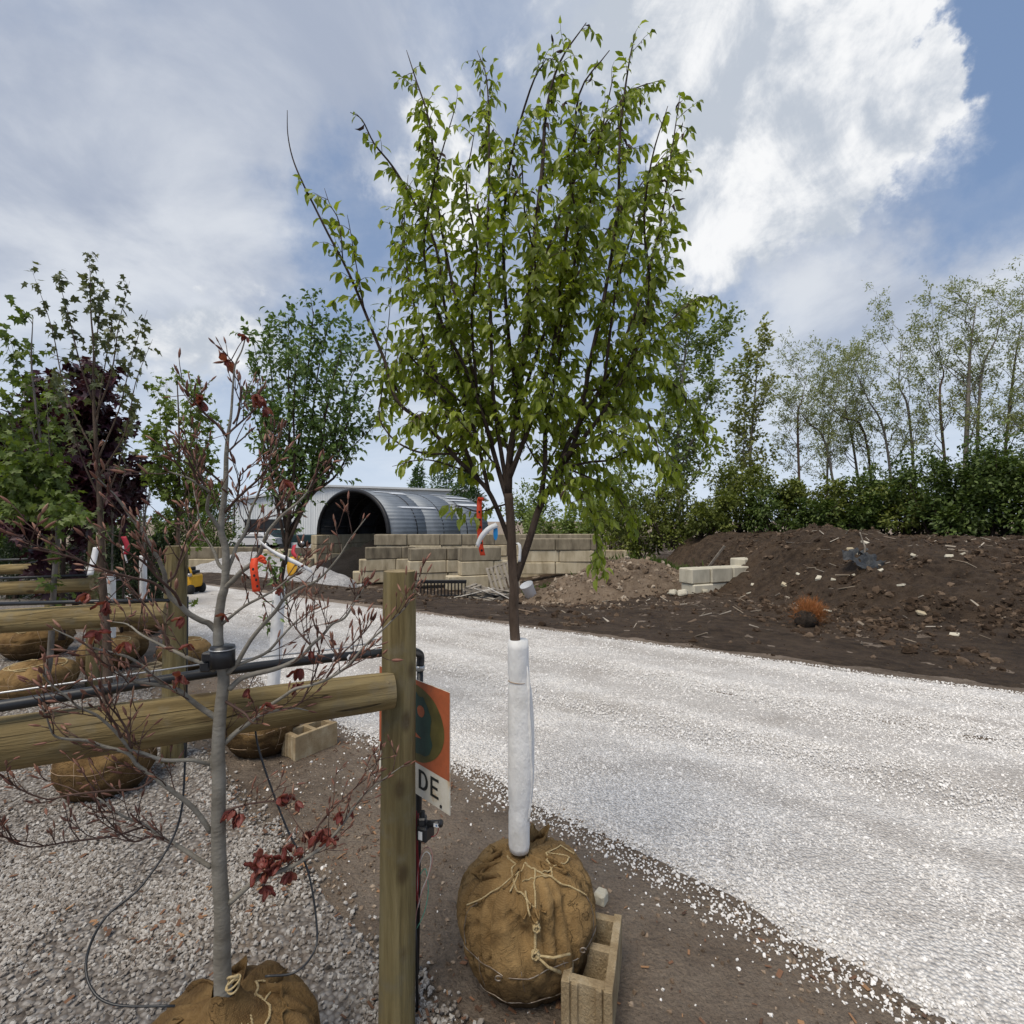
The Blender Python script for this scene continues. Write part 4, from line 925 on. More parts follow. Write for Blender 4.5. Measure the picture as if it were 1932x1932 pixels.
# ------------------------------------------------------------------ nursery rows: post-and-rail racks
def wood_mat(name, cols, axis_scale=(7, 7, .55), bump=.006):
    m = bpy.data.materials.new(name); m.use_nodes = True; t = NT(m.node_tree); t.n.clear()
    o = t.new('ShaderNodeOutputMaterial'); b = t.new('ShaderNodeBsdfPrincipled'); t.link(b.outputs[0], o.inputs[0])
    tc_ = t.new('ShaderNodeTexCoord'); mp = t.new('ShaderNodeMapping'); t.link(tc_.outputs['Object'], mp.inputs[0]); mp.inputs['Scale'].default_value = axis_scale
    oi = t.new('ShaderNodeObjectInfo'); v = t.vmath('ADD', mp.outputs[0], oi.outputs['Location'])
    g1 = t.mapr(t.noise(v, 2.2, 7, .65, .8), .3, .7); g2 = t.noise(v, 11, 5, .6, .4)
    blot = t.mapr(t.noise(t.vmath('ADD', tc_.outputs['Object'], oi.outputs['Location']), 4.5, 4, .6), .42, .7)
    c = t.ramp(g1, [(0, cols[0]), (.5, cols[1]), (1, cols[2])]); c = t.mix(t.math('MULTIPLY', blot, .55), c, cols[3])
    c = t.mix(t.mapr(g2, .62, .80, 0., .35), c, (.06, .042, .02))
    mp2 = t.new('ShaderNodeMapping'); t.link(tc_.outputs['Object'], mp2.inputs[0]); mp2.inputs['Scale'].default_value = (5.5, 5.5, .22)
    ck = t.noise(t.vmath('ADD', mp2.outputs[0], oi.outputs['Location']), 3.0, 2, .4, .15)
    crack = t.mapr(t.math('ABSOLUTE', t.math('SUBTRACT', ck, .58)), .0, .006, 1., 0.)
    kn = t.new('ShaderNodeTexVoronoi'); mk = t.new('ShaderNodeMapping'); t.link(tc_.outputs['Object'], mk.inputs[0]); mk.inputs['Scale'].default_value = (9, 9, 4.5); t.link(t.vmath('ADD', mk.outputs[0], oi.outputs['Location']), kn.inputs['Vector']); kn.inputs['Scale'].default_value = 1.0
    c = t.mix(t.mapr(kn.outputs['Distance'], .10, .26, .75, 0.), c, (.055, .034, .016))
    gw = t.mapr(t.noise(t.vmath('ADD', tc_.outputs['Object'], oi.outputs['Location']), 9, 6, .65), .5, .72)
    c = t.mix(t.math('MULTIPLY', gw, .5), c, (.20, .175, .125))
    c = t.mix(t.math('MULTIPLY', crack, .8), c, (.03, .02, .011))
    t.link(c, b.inputs['Base Color']); b.inputs['Roughness'].default_value = .8; b.inputs['Specular IOR Level'].default_value = .25
    bn = t.new('ShaderNodeBump'); bn.inputs['Distance'].default_value = bump; bn.inputs['Strength'].default_value = 1
    t.link(t.math('SUBTRACT', t.math('ADD', g2, t.math('MULTIPLY', g1, .6)), t.math('MULTIPLY', crack, 1.2)), bn.inputs['Height']); t.link(bn.outputs[0], b.inputs['Normal'])
    return m
M_post = wood_mat('treated_post_wood', [(.11, .082, .036), (.19, .148, .066), (.265, .212, .105), (.14, .122, .062)])
M_rail = wood_mat('treated_rail_wood', [(.12, .086, .036), (.225, .165, .072), (.34, .262, .125), (.15, .116, .055)])
M_cut = mat('cut_wood_end', [(.16, .12, .065), (.26, .20, .11), (.33, .26, .15)], 30, rough=.85)
def log(name, p0, p1, r0, r1, m, parent=None, seed=0, n=22, rings=30):
    p0, p1 = Vector(p0), Vector(p1); ax_ = p1 - p0; L = ax_.length; vs = []; fs = []; b = MB()
    for i in range(rings + 1):
        f = i / rings; r = r0 + (r1 - r0) * f
        if i in (0, rings): r *= .965
        f2 = min(max(f, .006), .994) if i not in (0, rings) else f
        for j in range(n):
            a = 2 * math.pi * j / n; k = 1 + .035 * mnoise.noise(Vector((math.cos(a) * 1.3, math.sin(a) * 1.3, f * L * 2.2 + seed * 7))) + .018 * mnoise.noise(Vector((math.cos(a) * 4, math.sin(a) * 4, f * L * 5 + seed)))
            vs.append((math.cos(a) * r * k, math.sin(a) * r * k, f2 * L))
    for i in range(rings):
        for j in range(n): fs.append((i * n + j, i * n + (j + 1) % n, (i + 1) * n + (j + 1) % n, (i + 1) * n + j))
    b.add(vs, fs); b.m = 1; b.add(vs[:n], [tuple(range(n - 1, -1, -1))]); b.add(vs[-n:], [tuple(range(n))])
    o = b.build(name, [m, M_cut], None); o.location = p0; o.rotation_mode = 'QUATERNION'; o.rotation_quaternion = Vector((0, 0, 1)).rotation_difference(ax_.normalized())
    me = o.data; k = len(me.polygons); me.polygons[k - 1].use_smooth = False; me.polygons[k - 2].use_smooth = False
    if parent is not None: setparent(o, parent)
    return o
PD = 1.92
post1 = G(751, 1940); post1 = Vector((-.425, PD, 0))
f1 = empty('rail_rack', post1, 'olive brown post and rail tree rack behind the bare red-budded tree', 'rail fence', 'post and rail tree racks')
log('post', (post1.x, post1.y, -.3), (post1.x + .004, post1.y, P(752, 1077, PD).z), .069, .0605, M_post, f1, 1)
r_in = P(741, 1302, 1.855); r_out = P(-60, 1412, 1.36); dr = (r_out - r_in).normalized()
log('rail', r_in, r_in + dr * 2.4, .0655, .080, M_rail, f1, 2)
for px_, py_ in ((731, 1290), (733, 1316)):
    q = P(px_, py_, 1.80); b = MB(); b.tube([q + Vector((0, .012, 0)), q + Vector((0, 0, 0))], [.008, .0075], 6); b.build('bolt', M_cut, f1)
post2 = Vector((at(330, 4.08).x, 4.08, 0))
f2 = empty('rail_rack', post2, 'post and rail tree rack before the second row of balled trees', 'rail fence', 'post and rail tree racks')
log('post', (post2.x, post2.y, -.3), P(333, 1030, 4.08), .082, .078, M_post, f2, 3)
ri = P(318, 1155, 3.98); log('rail', ri, P(-140, 1180, 3.72), .092, .085, M_rail, f2, 4)
post3 = Vector((at(182, 5.9).x, 5.9, 0))
f3 = empty('rail_rack', post3, 'post and rail tree rack of the third row', 'rail fence', 'post and rail tree racks')
log('post', (post3.x, post3.y, -.3), P(183, 1020, 5.9), .085, .08, M_post, f3, 5)
log('rail', P(176, 1103, 5.8), P(-140, 1116, 5.5), .075, .075, M_rail, f3, 6)
post4 = Vector((at(100, 7.8).x, 7.8, 0))
f4 = empty('rail_rack', post4, 'farthest post and rail tree rack under the purple maple', 'rail fence', 'post and rail tree racks')
log('post', (post4.x, post4.y, -.3), P(100, 1008, 7.8), .085, .08, M_post, f4, 7)
log('rail', P(98, 1072, 7.7), P(-140, 1078, 7.5), .075, .075, M_rail, f4, 8)
# irrigation pipes and cables
M_pipe = mat('black_poly_pipe', [(.010, .011, .013), (.022, .024, .028)], 12, rough=.42, spec=.5)
M_steel = mat('galvanised_wire', [(.32, .33, .34), (.55, .56, .57)], 20, rough=.35, metal=.7)
pp = empty('irrigation_pipe', P(723, 1231, 1.93), 'black irrigation pipe running along the near rail rack with elbow and riser', 'pipe', 'irrigation pipes')
b = MB(); b.tube(smooth_path([P(735, 1230, 1.93), P(600, 1244, 1.80), P(420, 1266, 1.645), P(180, 1304, 1.47), P(-60, 1342, 1.33), P(-60, 1342, 1.33) * 2.6 - P(180, 1304, 1.47) * 1.6], 6), .0155, 12); b.build('pipe_run', M_pipe, pp)
rz = P(791, 1231, 2.16)
b = MB(); b.tube(smooth_path([P(765, 1229, 2.0), P(780, 1229, 2.1), rz + Vector((.004, 0, -.012)), rz + Vector((.004, 0, -.06))], 4), .017, 12); el = b.build('elbow', M_pipe, pp)
b = MB(); b.tube([rz + Vector((.004, 0, -.055)), rz + Vector((.004, 0, -.062)), rz + Vector((.004, 0, -.075))], .0195, 14); o = b.build('clamp', M_steel, pp)
b = MB(); b.tube([rz + Vector((.004, 0, -.06)), Vector((rz.x + .002, rz.y, .9)), Vector((rz.x - .012, rz.y + .005, -.1))], [.0135, .0135, .0135], 12); b.build('riser', M_pipe, pp)
pq = empty('irrigation_pipe', P(318, 1133, 3.97), 'black irrigation pipe above the second rail', 'pipe', 'irrigation pipes')
b = MB(); b.tube([P(320, 1133, 3.97), P(160, 1135, 3.85), P(-80, 1142, 3.7)], .015, 10); b.build('pipe_run', M_pipe, pq)
b = MB(); rz2 = P(352, 1126, 4.12); b.tube([P(345, 1126, 4.1), rz2, Vector((rz2.x, rz2.y, -.05))], .016, 8); b.build('riser', M_pipe, pq)
pr_ = empty('irrigation_pipe', P(178, 1085, 5.8), 'black irrigation pipe above the third rail', 'pipe', 'irrigation pipes')
b = MB(); b.tube([P(178, 1085, 5.85), P(-80, 1094, 5.5)], .016, 8); b.build('pipe_run', M_pipe, pr_)
b = MB(); b.tube([P(185, 1060, 6.0), P(186, 1062, 6.0), Vector((P(186, 1062, 6.0).x, P(186, 1062, 6.0).y, -.05))], .016, 8); b.build('riser', M_pipe, pr_)
pr_ = empty('irrigation_pipe', P(98, 1052, 7.75), 'black irrigation pipe of the farthest rack', 'pipe', 'irrigation pipes')
b = MB(); b.tube([P(98, 1054, 7.75), P(-60, 1058, 7.5)], .016, 8); b.build('pipe_run', M_pipe, pr_)
cb = empty('steel_cable', P(720, 1212, 1.9), 'thin steel cable hooked to the near post above the black pipe', 'cable')
b = MB(); b.tube(smooth_path([P(700, 1213, 1.89), P(620, 1226, 1.80), P(430, 1247, 1.62), P(200, 1279, 1.45), P(-60, 1316, 1.31), P(-60, 1316, 1.31) * 2.6 - P(200, 1279, 1.45) * 1.6], 5), .0028, 6); b.build('strand', M_steel, cb)
e0 = P(712, 1211, 1.9); b = MB(); ring = [e0 + Vector((math.cos(a) * .021, .004, math.sin(a) * .012)) for a in [k * math.pi / 8 for k in range(17)]]
b.tube(ring, .0035, 6, cap=False); b.tube([e0 + Vector((.02, 0, .003)), e0 + Vector((.045, .01, .003))], .004, 6); b.build('eye_hook', M_steel, cb)
for k, (px, py) in enumerate(((663, 1219), (640, 1222))):
    q = P(px, py, 1.83); b = MB(); b.tube([q, q + Vector((0, 0, -.012))], [.006, .004], 6); b.build('cable_clip', M_steel, cb)
# small white drip emitters on the pipe
M_wplast = mat('white_plastic_small', [(.6, .6, .6), (.75, .75, .75)], 5, rough=.4)
for px, py in ((632, 1239), (660, 1236), (524, 1254), (612, 1242)):
    q = P(px, py, 1.82); b = MB(); b.tube([q, q + Vector((-.003, -.012, -.006)), q + Vector((0, -.014, -.016))], [.004, .004, .002], 6); b.build('drip_emitter', M_wplast, pp)
# drip line loop hanging round the bare tree
b = MB(); b.tube(smooth_path([P(346, 1352, 1.70), P(349, 1440, 1.62), P(335, 1560, 1.55), P(270, 1668, 1.45), P(200, 1730, 1.38), P(165, 1800, 1.34), P(170, 1860, 1.30), P(215, 1895, 1.28), P(330, 1898, 1.30)], 6), .0032, 6)
o = b.build('drip_line', M_pipe); tag(o, 'thin black drip line looping down to the root ball beside the pebbles', 'drip line', 'drip lines')
b = MB(); b.tube(smooth_path([P(478, 1340, 1.70), P(490, 1420, 1.66), P(540, 1560, 1.62), P(580, 1640, 1.58), P(598, 1750, 1.54), P(590, 1800, 1.5), P(555, 1835, 1.48), P(500, 1842, 1.46)], 6), .0032, 6)
o = b.build('drip_line', M_pipe); tag(o, 'thin black drip line curving down past the red leaves to the root ball', 'drip line', 'drip lines')

# ---- orange sign behind the near post
A0 = P(716, 1307, 2.24); A1 = P(849, 1307, 1.89); z1 = A1.z; z0_ = P(849, 1537, 1.89).z; A0.z = z0_; A1.z = z0_
Wd = (A1 - A0); SW = Wd.length; su = Wd.normalized(); sn = Vector((su.y, -su.x, 0)); SH = z1 - z0_
if sn.dot(CAM - A0) < 0: sn = -sn
def SP(u_, v_, k=0.): return A0 + su * (u_ * SW) + Vector((0, 0, v_ * SH)) + sn * k
def u_of(px):
    lo, hi = 0., 1.
    for _ in range(40):
        md = (lo + hi) / 2; q = SP(md, .5) - CAM
        if 966 + FP * q.x / q.y < px: lo = md
        else: hi = md
    return lo
sg = empty('warning_sign', A0, 'weathered orange and white sign panel fixed behind the near post', 'sign')
def rusty(name, c1, c2, c3): return mat(name, [c1, c2, c1, c3], 14, 7, .55, 0, None, .4)
M_so = rusty('faded_orange_paint', (.43, .115, .048), (.36, .10, .042), (.27, .095, .05))
M_sw = rusty('stained_white_paint', (.62, .58, .48), (.68, .65, .57), (.48, .27, .09))
M_sol = rusty('olive_spray_paint', (.085, .075, .022), (.11, .095, .03), (.06, .055, .02))
M_ste = rusty('dark_teal_paint_mark', (.018, .05, .042), (.025, .06, .05), (.015, .03, .022))
M_ink = mat('sign_black_ink', [(.012, .014, .013), (.03, .032, .03)], 20, rough=.6)
def plate(name, u0, u1, v0, v1, k0, k1, m, parent):
    b = MB(); vs = [SP(u0, v0, k0), SP(u1, v0, k0), SP(u1, v1, k0), SP(u0, v1, k0), SP(u0, v0, k1), SP(u1, v0, k1), SP(u1, v1, k1), SP(u0, v1, k1)]
    b.add(vs, [(0, 3, 2, 1), (4, 5, 6, 7), (0, 1, 5, 4), (1, 2, 6, 5), (2, 3, 7, 6), (3, 0, 4, 7)]); return b.build(name, m, parent, False)
plate('backing_plate', 0, 1, 0, 1, -.003, 0, M_sw, sg)
plate('orange_panel', .002, .998, .275, .998, .0002, .0010, M_so, sg)
plate('white_panel', .002, .998, .002, .273, .0002, .0010, M_sw, sg)
def disc(name, cu, cv, ru, rv, k, m, parent, wob=.03, n=40, seed=1):
    b = MB(); vs = [SP(cu + math.cos(a) * ru * (1 + wob * mnoise.noise(Vector((math.cos(a) * 2, math.sin(a) * 2, seed)))), cv + math.sin(a) * rv * (1 + wob * mnoise.noise(Vector((math.cos(a) * 2, math.sin(a) * 2, seed + 5)))), k) for a in [2 * math.pi * j / n for j in range(n)]]
    b.add(vs, [tuple(range(n))]); return b.build(name, m, parent, False)
uc = u_of(781); ur = u_of(840) - uc
spm = M_sol
disc('olive_spray_oval', uc, .625, ur, .335, .0016, M_sol, sg)
disc('teal_mark', uc + ur * .12, .66, ur * .46, .235, .0022, M_ste, sg, .25, 40, 3)
disc('teal_mark', uc + ur * .22, .50, ur * .42, .13, .0024, M_ste, sg, .25, 40, 8)
disc('orange_spot', uc + ur * .27, .745, ur * .12, .05, .0030, M_so, sg, .1)
b = MB(); b.add([SP(uc - ur * .1, .575, .003), SP(uc - ur * .1, .49, .003), SP(uc + ur * .28, .51, .003)], [(0, 1, 2)]); b.build('orange_notch', M_so, sg, False)
def glyph(ch, ua, ub, va, vb):
    st = .24; k0, k1 = .0012, .002
    def q(u0, u1, v0, v1): return (ua + (ub - ua) * u0, ua + (ub - ua) * u1, va + (vb - va) * v0, va + (vb - va) * v1)
    b = MB()
    def bar(u0, u1, v0, v1):
        a, c, d, e = q(u0, u1, v0, v1); b.add([SP(a, d, k1), SP(c, d, k1), SP(c, e, k1), SP(a, e, k1)], [(0, 1, 2, 3)])
    if ch == 'I': bar(.35, .65, 0, 1)
    if ch == 'E':
        bar(0, .26, 0, 1)
        for v_ in (0, .43, .86): bar(.26, 1 if v_ != .43 else .88, v_, v_ + .14)
    if ch == 'D':
        N2 = 16; o_, i_ = [], []
        for j in range(N2 + 1):
            a = -math.pi / 2 + math.pi * j / N2; cx = .42
            o_.append((cx + .58 * math.cos(a), .5 + .5 * math.sin(a))); i_.append((cx + .33 * math.cos(a), .5 + .36 * math.sin(a)))
        o_ = [(0, 0)] + o_ + [(0, 1)]; i_ = [(.26, .14)] + i_ + [(.26, .86)]
        vs = []
        for (x_, y_) in o_ + i_: vs.append(SP(ua + (ub - ua) * x_, va + (vb - va) * y_, k1))
        n2 = len(o_); b.add(vs, [(j, (j + 1) % n2, n2 + (j + 1) % n2, n2 + j) for j in range(n2)])
    return b.build('letter', M_ink, sg, False)
glyph('I', u_of(773), u_of(790), .07, .235); glyph('D', u_of(792), u_of(809.5), .07, .235); glyph('E', u_of(814), u_of(829.5), .07, .235)
b = MB(); q = SP(.90, .035, .002); b.tube([q, q + sn * .003], .006, 8); b.build('bolt', M_black, sg)
# ---- valve and wires under the sign
vq = P(803, 1568, 1.93); vl = empty('irrigation_valve', vq, 'black irrigation valve with solenoid and looped wires beside the near post', 'valve')
b = MB(); b.cbox(vq + Vector((.0, 0, 0)), (.045, .06, .055), .006, rotz(R(-25))); b.cbox(vq + Vector((-.012, 0, .04)), (.03, .035, .03), .005); b.tube([vq + Vector((-.012, 0, .05)), vq + Vector((-.012, 0, .075))], [.012, .009], 10); b.build('valve_body', M_pipe, vl, False)
b = MB(); b.tube([vq + Vector((.012, -.01, .033)), vq + Vector((.062, -.03, .046))], [.0125, .0125], 14); sol = b.build('solenoid', M_pipe, vl)
b = MB(); b.tube([vq + Vector((.058, -.029, .0455)), vq + Vector((.0635, -.0315, .0468))], [.0135, .0135], 14); b.build('end_cap', M_pipe, sol)
M_lab = mat('white_label', [(.6, .62, .63), (.72, .73, .74)], 30, rough=.4); M_labb = mat('blue_label', [(.02, .12, .3), (.04, .2, .42)], 30, rough=.4)
b = MB(); rr = rotz(R(-25)); c_ = vq + rr @ Vector((0, -.0308, -.002)); b.add([c_ + rr @ Vector(k) for k in ((-.012, 0, -.015), (.006, 0, -.015), (.006, 0, .016), (-.012, 0, .016))], [(0, 1, 2, 3)]); b.build('label', M_lab, vl, False)
b = MB(); c_ = vq + Vector((.046, -.0375, .044)); b.add([c_ + Vector(k) for k in ((-.011, .004, -.009), (.009, -.004, -.007), (.009, -.004, .007), (-.011, .004, .005))], [(0, 1, 2, 3)]); b.build('label', M_lab, vl, False)
b = MB(); c_ = vq + Vector((.046, -.0382, .044)); b.add([c_ + Vector(k) for k in ((-.006, .003, -.005), (.004, -.002, -.004), (0, 0, .004))], [(0, 1, 2)]); b.build('label_mark', M_labb, vl, False)
for nm, c1, pts in (('red_wire', (.30, .02, .03), [(786, 1530), (785, 1590), (787, 1640), (785, 1700)]), ('red_wire', (.30, .02, .03), [(789, 1535), (788, 1600), (790, 1650), (787, 1705)]), ('red_wire', (.3, .02, .03), [(828, 1552), (826, 1570), (818, 1578), (808, 1578)]),
                    ('pink_wire', (.40, .22, .2), [(790, 1700), (786, 1660), (797, 1606), (810, 1600), (816, 1622), (806, 1660), (794, 1690), (786, 1720), (783, 1760)]),
                    ('white_wire', (.55, .55, .53), [(788, 1690), (789, 1640), (802, 1608), (813, 1618), (808, 1650), (796, 1680), (789, 1712)]),
                    ('green_wire', (.08, .3, .22), [(792, 1650), (803, 1640), (808, 1680), (803, 1712), (795, 1735), (786, 1752)])):
    mm = mat('insulation_' + nm, [tuple(q * .8 for q in c1), c1], 10, rough=.4)
    b = MB(); b.tube(smooth_path([P(x_, y_, 1.935 - .004 * k) for k, (x_, y_) in enumerate(pts)], 5), .0017, 5); b.build(nm, mm, vl)
b = MB(); b.tube([P(783, 1745, 1.96), P(786, 1800, 1.97), P(788, 1940, 1.98)], .006, 8); b.build('black_conduit', M_pipe, vl)

# ------------------------------------------------------------------ balled trees
def burlap_mat(name, c):
    m = bpy.data.materials.new(name); m.use_nodes = True; t = NT(m.node_tree); t.n.clear()
    o = t.new('ShaderNodeOutputMaterial'); b = t.new('ShaderNodeBsdfPrincipled'); t.link(b.outputs[0], o.inputs[0])
    v = t.new('ShaderNodeNewGeometry').outputs['Position']
    st = t.mapr(t.noise(v, 5.5, 6, .6, .4), .34, .66); s2 = t.mapr(t.noise(v, 16, 5, .6), .35, .7)
    cc_ = t.mix(st, c[0], c[1]); cc_ = t.mix(t.math('MULTIPLY', s2, .5), cc_, c[2])
    sx = t.new('ShaderNodeTexWave'); t.link(v, sx.inputs[0]); sx.inputs['Scale'].default_value = 70; sx.inputs['Distortion'].default_value = 2
    sy = t.new('ShaderNodeTexWave', bands_direction='Z'); t.link(v, sy.inputs[0]); sy.inputs['Scale'].default_value = 70; sy.inputs['Distortion'].default_value = 2
    wv = t.math('MULTIPLY', sx.outputs['Fac'], sy.outputs['Fac'])
    cc_ = t.mix(t.math('MULTIPLY', wv, .45), cc_, c[3])
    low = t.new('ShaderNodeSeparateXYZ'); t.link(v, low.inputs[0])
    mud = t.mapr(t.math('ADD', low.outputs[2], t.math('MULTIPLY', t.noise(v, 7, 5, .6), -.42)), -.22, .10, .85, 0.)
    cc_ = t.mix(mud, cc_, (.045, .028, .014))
    b.inputs['Roughness'].default_value = .92; b.inputs['Specular IOR Level'].default_value = .15
    cr1 = t.mapr(t.math('ABSOLUTE', t.math('SUBTRACT', t.noise(v, 6.5, 3, .5, 1.6), .5)), 0., .014, 1., 0.)
    cr2 = t.mapr(t.math('ABSOLUTE', t.math('SUBTRACT', t.noise(v, 13, 3, .5, 1.2), .52)), 0., .012, .35, 0.)
    msk = t.mapr(t.noise(v, 4, 3, .5), .46, .60)
    cre = t.math('MULTIPLY', t.math('MAXIMUM', cr1, cr2), msk); cc_ = t.mix(t.math('MULTIPLY', cre, .5), cc_, (.05, .03, .013)); t.link(cc_, b.inputs['Base Color'])
    bn = t.new('ShaderNodeBump'); bn.inputs['Distance'].default_value = .016; bn.inputs['Strength'].default_value = 1
    h = t.math('SUBTRACT', t.math('ADD', t.math('MULTIPLY', wv, .05), t.noise(v, 24, 6, .65, 1.2)), t.math('MULTIPLY', cre, .25)); t.link(h, bn.inputs['Height']); t.link(bn.outputs[0], b.inputs['Normal'])
    return m
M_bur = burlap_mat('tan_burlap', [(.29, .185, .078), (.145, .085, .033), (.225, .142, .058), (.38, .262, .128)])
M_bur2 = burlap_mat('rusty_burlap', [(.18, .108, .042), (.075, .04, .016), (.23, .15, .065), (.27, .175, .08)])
M_twine = mat('sisal_twine', [(.30, .21, .10), (.44, .34, .18), (.54, .44, .26)], 60, rough=.85, bump=.004, bscale=220)
BP = [(0, .55), (.06, .64), (.2, .82), (.4, .955), (.58, 1.0), (.74, .97), (.86, .84), (.94, .60), (.985, .30), (1.0, .0)]
def ball_r(f): return float(np.interp(f, [q[0] for q in BP], [q[1] for q in BP]))
class Ball:
    def __init__(s, parent, c, Rb, H, seed, m, nth=72, nz=44, cinch=None):
        s.c = Vector(c); s.R = Rb; s.H = H; s.seed = seed; s.cinch = cinch or []
        b = MB(); vs = []; fs = []
        for i in range(nz + 1):
            f = 1 - (1 - i / nz) ** 1.0
            for j in range(nth): vs.append(s.at(2 * math.pi * j / nth, f))
        for i in range(nz):
            for j in range(nth): fs.append((i * nth + j, i * nth + (j + 1) % nth, (i + 1) * nth + (j + 1) % nth, (i + 1) * nth + j))
        b.add(vs, fs); s.o = b.build('root_ball', m, parent)
    def at(s, th, f, off=0., smooth=False):
        c_, s_ = math.cos(th), math.sin(th); sd = s.seed * 3.1
        r = ball_r(f) * s.R; n_ = mnoise.noise
        k = .07 * n_(Vector((c_ * 1.2, s_ * 1.2, f * 1.6 + sd))) + .032 * n_(Vector((c_ * 4, s_ * 4, f * 3 + sd)))
        if smooth: off -= .006
        fold = 1. if smooth else abs(n_(Vector((c_ * 3.2 + f * 1.3, s_ * 3.2 - f * 1.1, f * .9 + sd + 9)))); k -= .12 * max(0, .17 - fold) / .17 * (.35 + .9 * f)   # gathered creases
        fold2 = 1. if smooth else abs(n_(Vector((c_ * 7 + f * 3, s_ * 7 + f * 2, f * 2 + sd + 4)))); k -= .045 * max(0, .2 - fold2) / .2 * (.2 + f)
        for tc_, fc, w_ in s.cinch:
            dth = (th - tc_ + math.pi) % (2 * math.pi) - math.pi
            k -= .16 * math.exp(-((dth / w_) ** 2 + ((f - fc) / .14) ** 2))
        r2 = r * (1 + k); z = s.H * f + s.R * (.05 * n_(Vector((c_ * 2.3, s_ * 2.3, sd + 2))) + .05 * n_(Vector((c_ * 6, s_ * 6, sd + 5)))) * max(0, f - .6) * 2.2
        return s.c + Vector((c_ * (r2 + off), s_ * (r2 + off), z + off * .6 * max(0, f - .55) / .45))
    def line(s, uv, rad, name, m, off=.006, k=5, parent=None, n=6, braid=False):
        pts = []
        for i in range(len(uv) - 1):
            (a0, f0), (a1, f1) = uv[i], uv[i + 1]
            for j in range(k): t = j / k; pts.append(s.at(a0 + (a1 - a0) * t, f0 + (f1 - f0) * t, off, True))
        pts.append(s.at(*uv[-1], off, True)); b = MB()
        if braid:
            P3 = []
            for i in range(len(pts) - 1):
                for j in range(4): P3.append(pts[i].lerp(pts[i + 1], j / 4))
            P3.append(pts[-1])
            for ph in (0, math.pi):
                b.tube([q + Vector((math.cos(i * .9 + ph), math.sin(i * .9 + ph), math.cos(i * .9 + ph + 1))) * rad * .5 for i, q in enumerate(P3)], rad * .72, 5)
        else: b.tube(pts, rad, n)
        return b.build(name, m, s.o)
def ruffle(ball, th0, th1, f, h, name='burlap_fold', m=None, seed=0, lean=.4):
    """standing cloth edge"""
    b = MB(); vs = []; fs = []; n_ = 16
    for i in range(n_ + 1):
        t = i / n_; th = th0 + (th1 - th0) * t; q = ball.at(th, f + .03 * math.sin(t * 9 + seed), -.006); o_ = Vector((math.cos(th), math.sin(th), 0))
        hh = .62 * h * math.sin(math.pi * min(1, max(0, t))) ** .6 * (1 + .5 * mnoise.noise(Vector((t * 6, seed, 1))))
        w_ = .5 * h * math.sin(t * 17 + seed * 2)
        for k, (a, c_) in enumerate(((0, 0), (.5, .4), (1., 1.))): vs.append(q + Vector((0, 0, hh * a)) + o_ * (lean * hh * c_ + w_ * a))
    for i in range(n_):
        for k in range(2): fs.append((i * 3 + k, (i + 1) * 3 + k, (i + 1) * 3 + k + 1, i * 3 + k + 1))
    b.add(vs, fs); o = b.build(name, m or M_bur, ball.o); md = o.modifiers.new('thick', 'SOLIDIFY'); md.thickness = .004; return o
M_wrap = mat('white_foam_wrap', [(.50, .48, .44), (.70, .695, .68), (.77, .77, .765), (.80, .80, .795)], 5, 7, .6, .012, 14, .3, (1, 1, .6))
M_band = mat('rusty_wire_band', [(.25, .16, .10), (.4, .3, .2)], 30, rough=.6)
def trunk_wrap(parent, path, r, bulge=.0, bands=(), n=24):
    pts = smooth_path(path, 10); b = MB(); k = len(pts); vs = []; fs = []
    for i, q in enumerate(pts):
        f = i / (k - 1)
        for j in range(n):
            a = 2 * math.pi * j / n; rr = r * (1 + .045 * mnoise.noise(Vector((math.cos(a) * 1.4, math.sin(a) * 1.4, f * 6))))
            rr += bulge * max(0, math.cos(a + .15)) ** 2 * (math.sin(math.pi * min(1, max(0, (f - .22) / .66))) ** .8 if .22 < f < .88 else 0)
            for fb in bands: rr *= 1 - .13 * math.exp(-((f - fb) / .012) ** 2)
            if i in (0, k - 1): rr *= .93
            vs.append(q + Vector((math.cos(a) * rr, math.sin(a) * rr, 0)))
    for i in range(k - 1):
        for j in range(n): fs.append((i * n + j, i * n + (j + 1) % n, (i + 1) * n + (j + 1) % n, (i + 1) * n + j))
    b.add(vs, fs + [tuple((k - 1) * n + j for j in range(n)), tuple(range(n - 1, -1, -1))]); o = b.build('trunk_wrap', M_wrap, parent)
    if bulge:
        b = MB(); vs = []; fs = []; i0, i1 = int(k * .2), int(k * .93)
        for i in range(i0, i1):
            f = (i - i0) / (i1 - i0 - 1); q = pts[i]; an = -.62 + .10 * math.sin(f * 7); wd = r * (.98 + .55 * math.sin(math.pi * f) ** .7 + .05 * math.sin(f * 23))
            for s_ in (.55, 1.0): vs.append(q + Vector((math.cos(an) * wd * s_, math.sin(an) * wd * s_ - .004, 0)))
        for i in range(i1 - i0 - 1): fs.append((2 * i, 2 * i + 1, 2 * i + 3, 2 * i + 2))
        b.add(vs, fs); fl = b.build('wrap_flap', M_wrap, o); md = fl.modifiers.new('thick', 'SOLIDIFY'); md.thickness = .004
    for fb in bands:
        i = int(fb * (k - 1)); q = pts[i]; b = MB(); b.tube([q + Vector((math.cos(a) * r * .93, math.sin(a) * r * .93, .002 * math.sin(a * 2))) for a in [2 * math.pi * j / 20 for j in range(21)]], .0018, 5, cap=False); b.build('band', M_band, o)
    return o
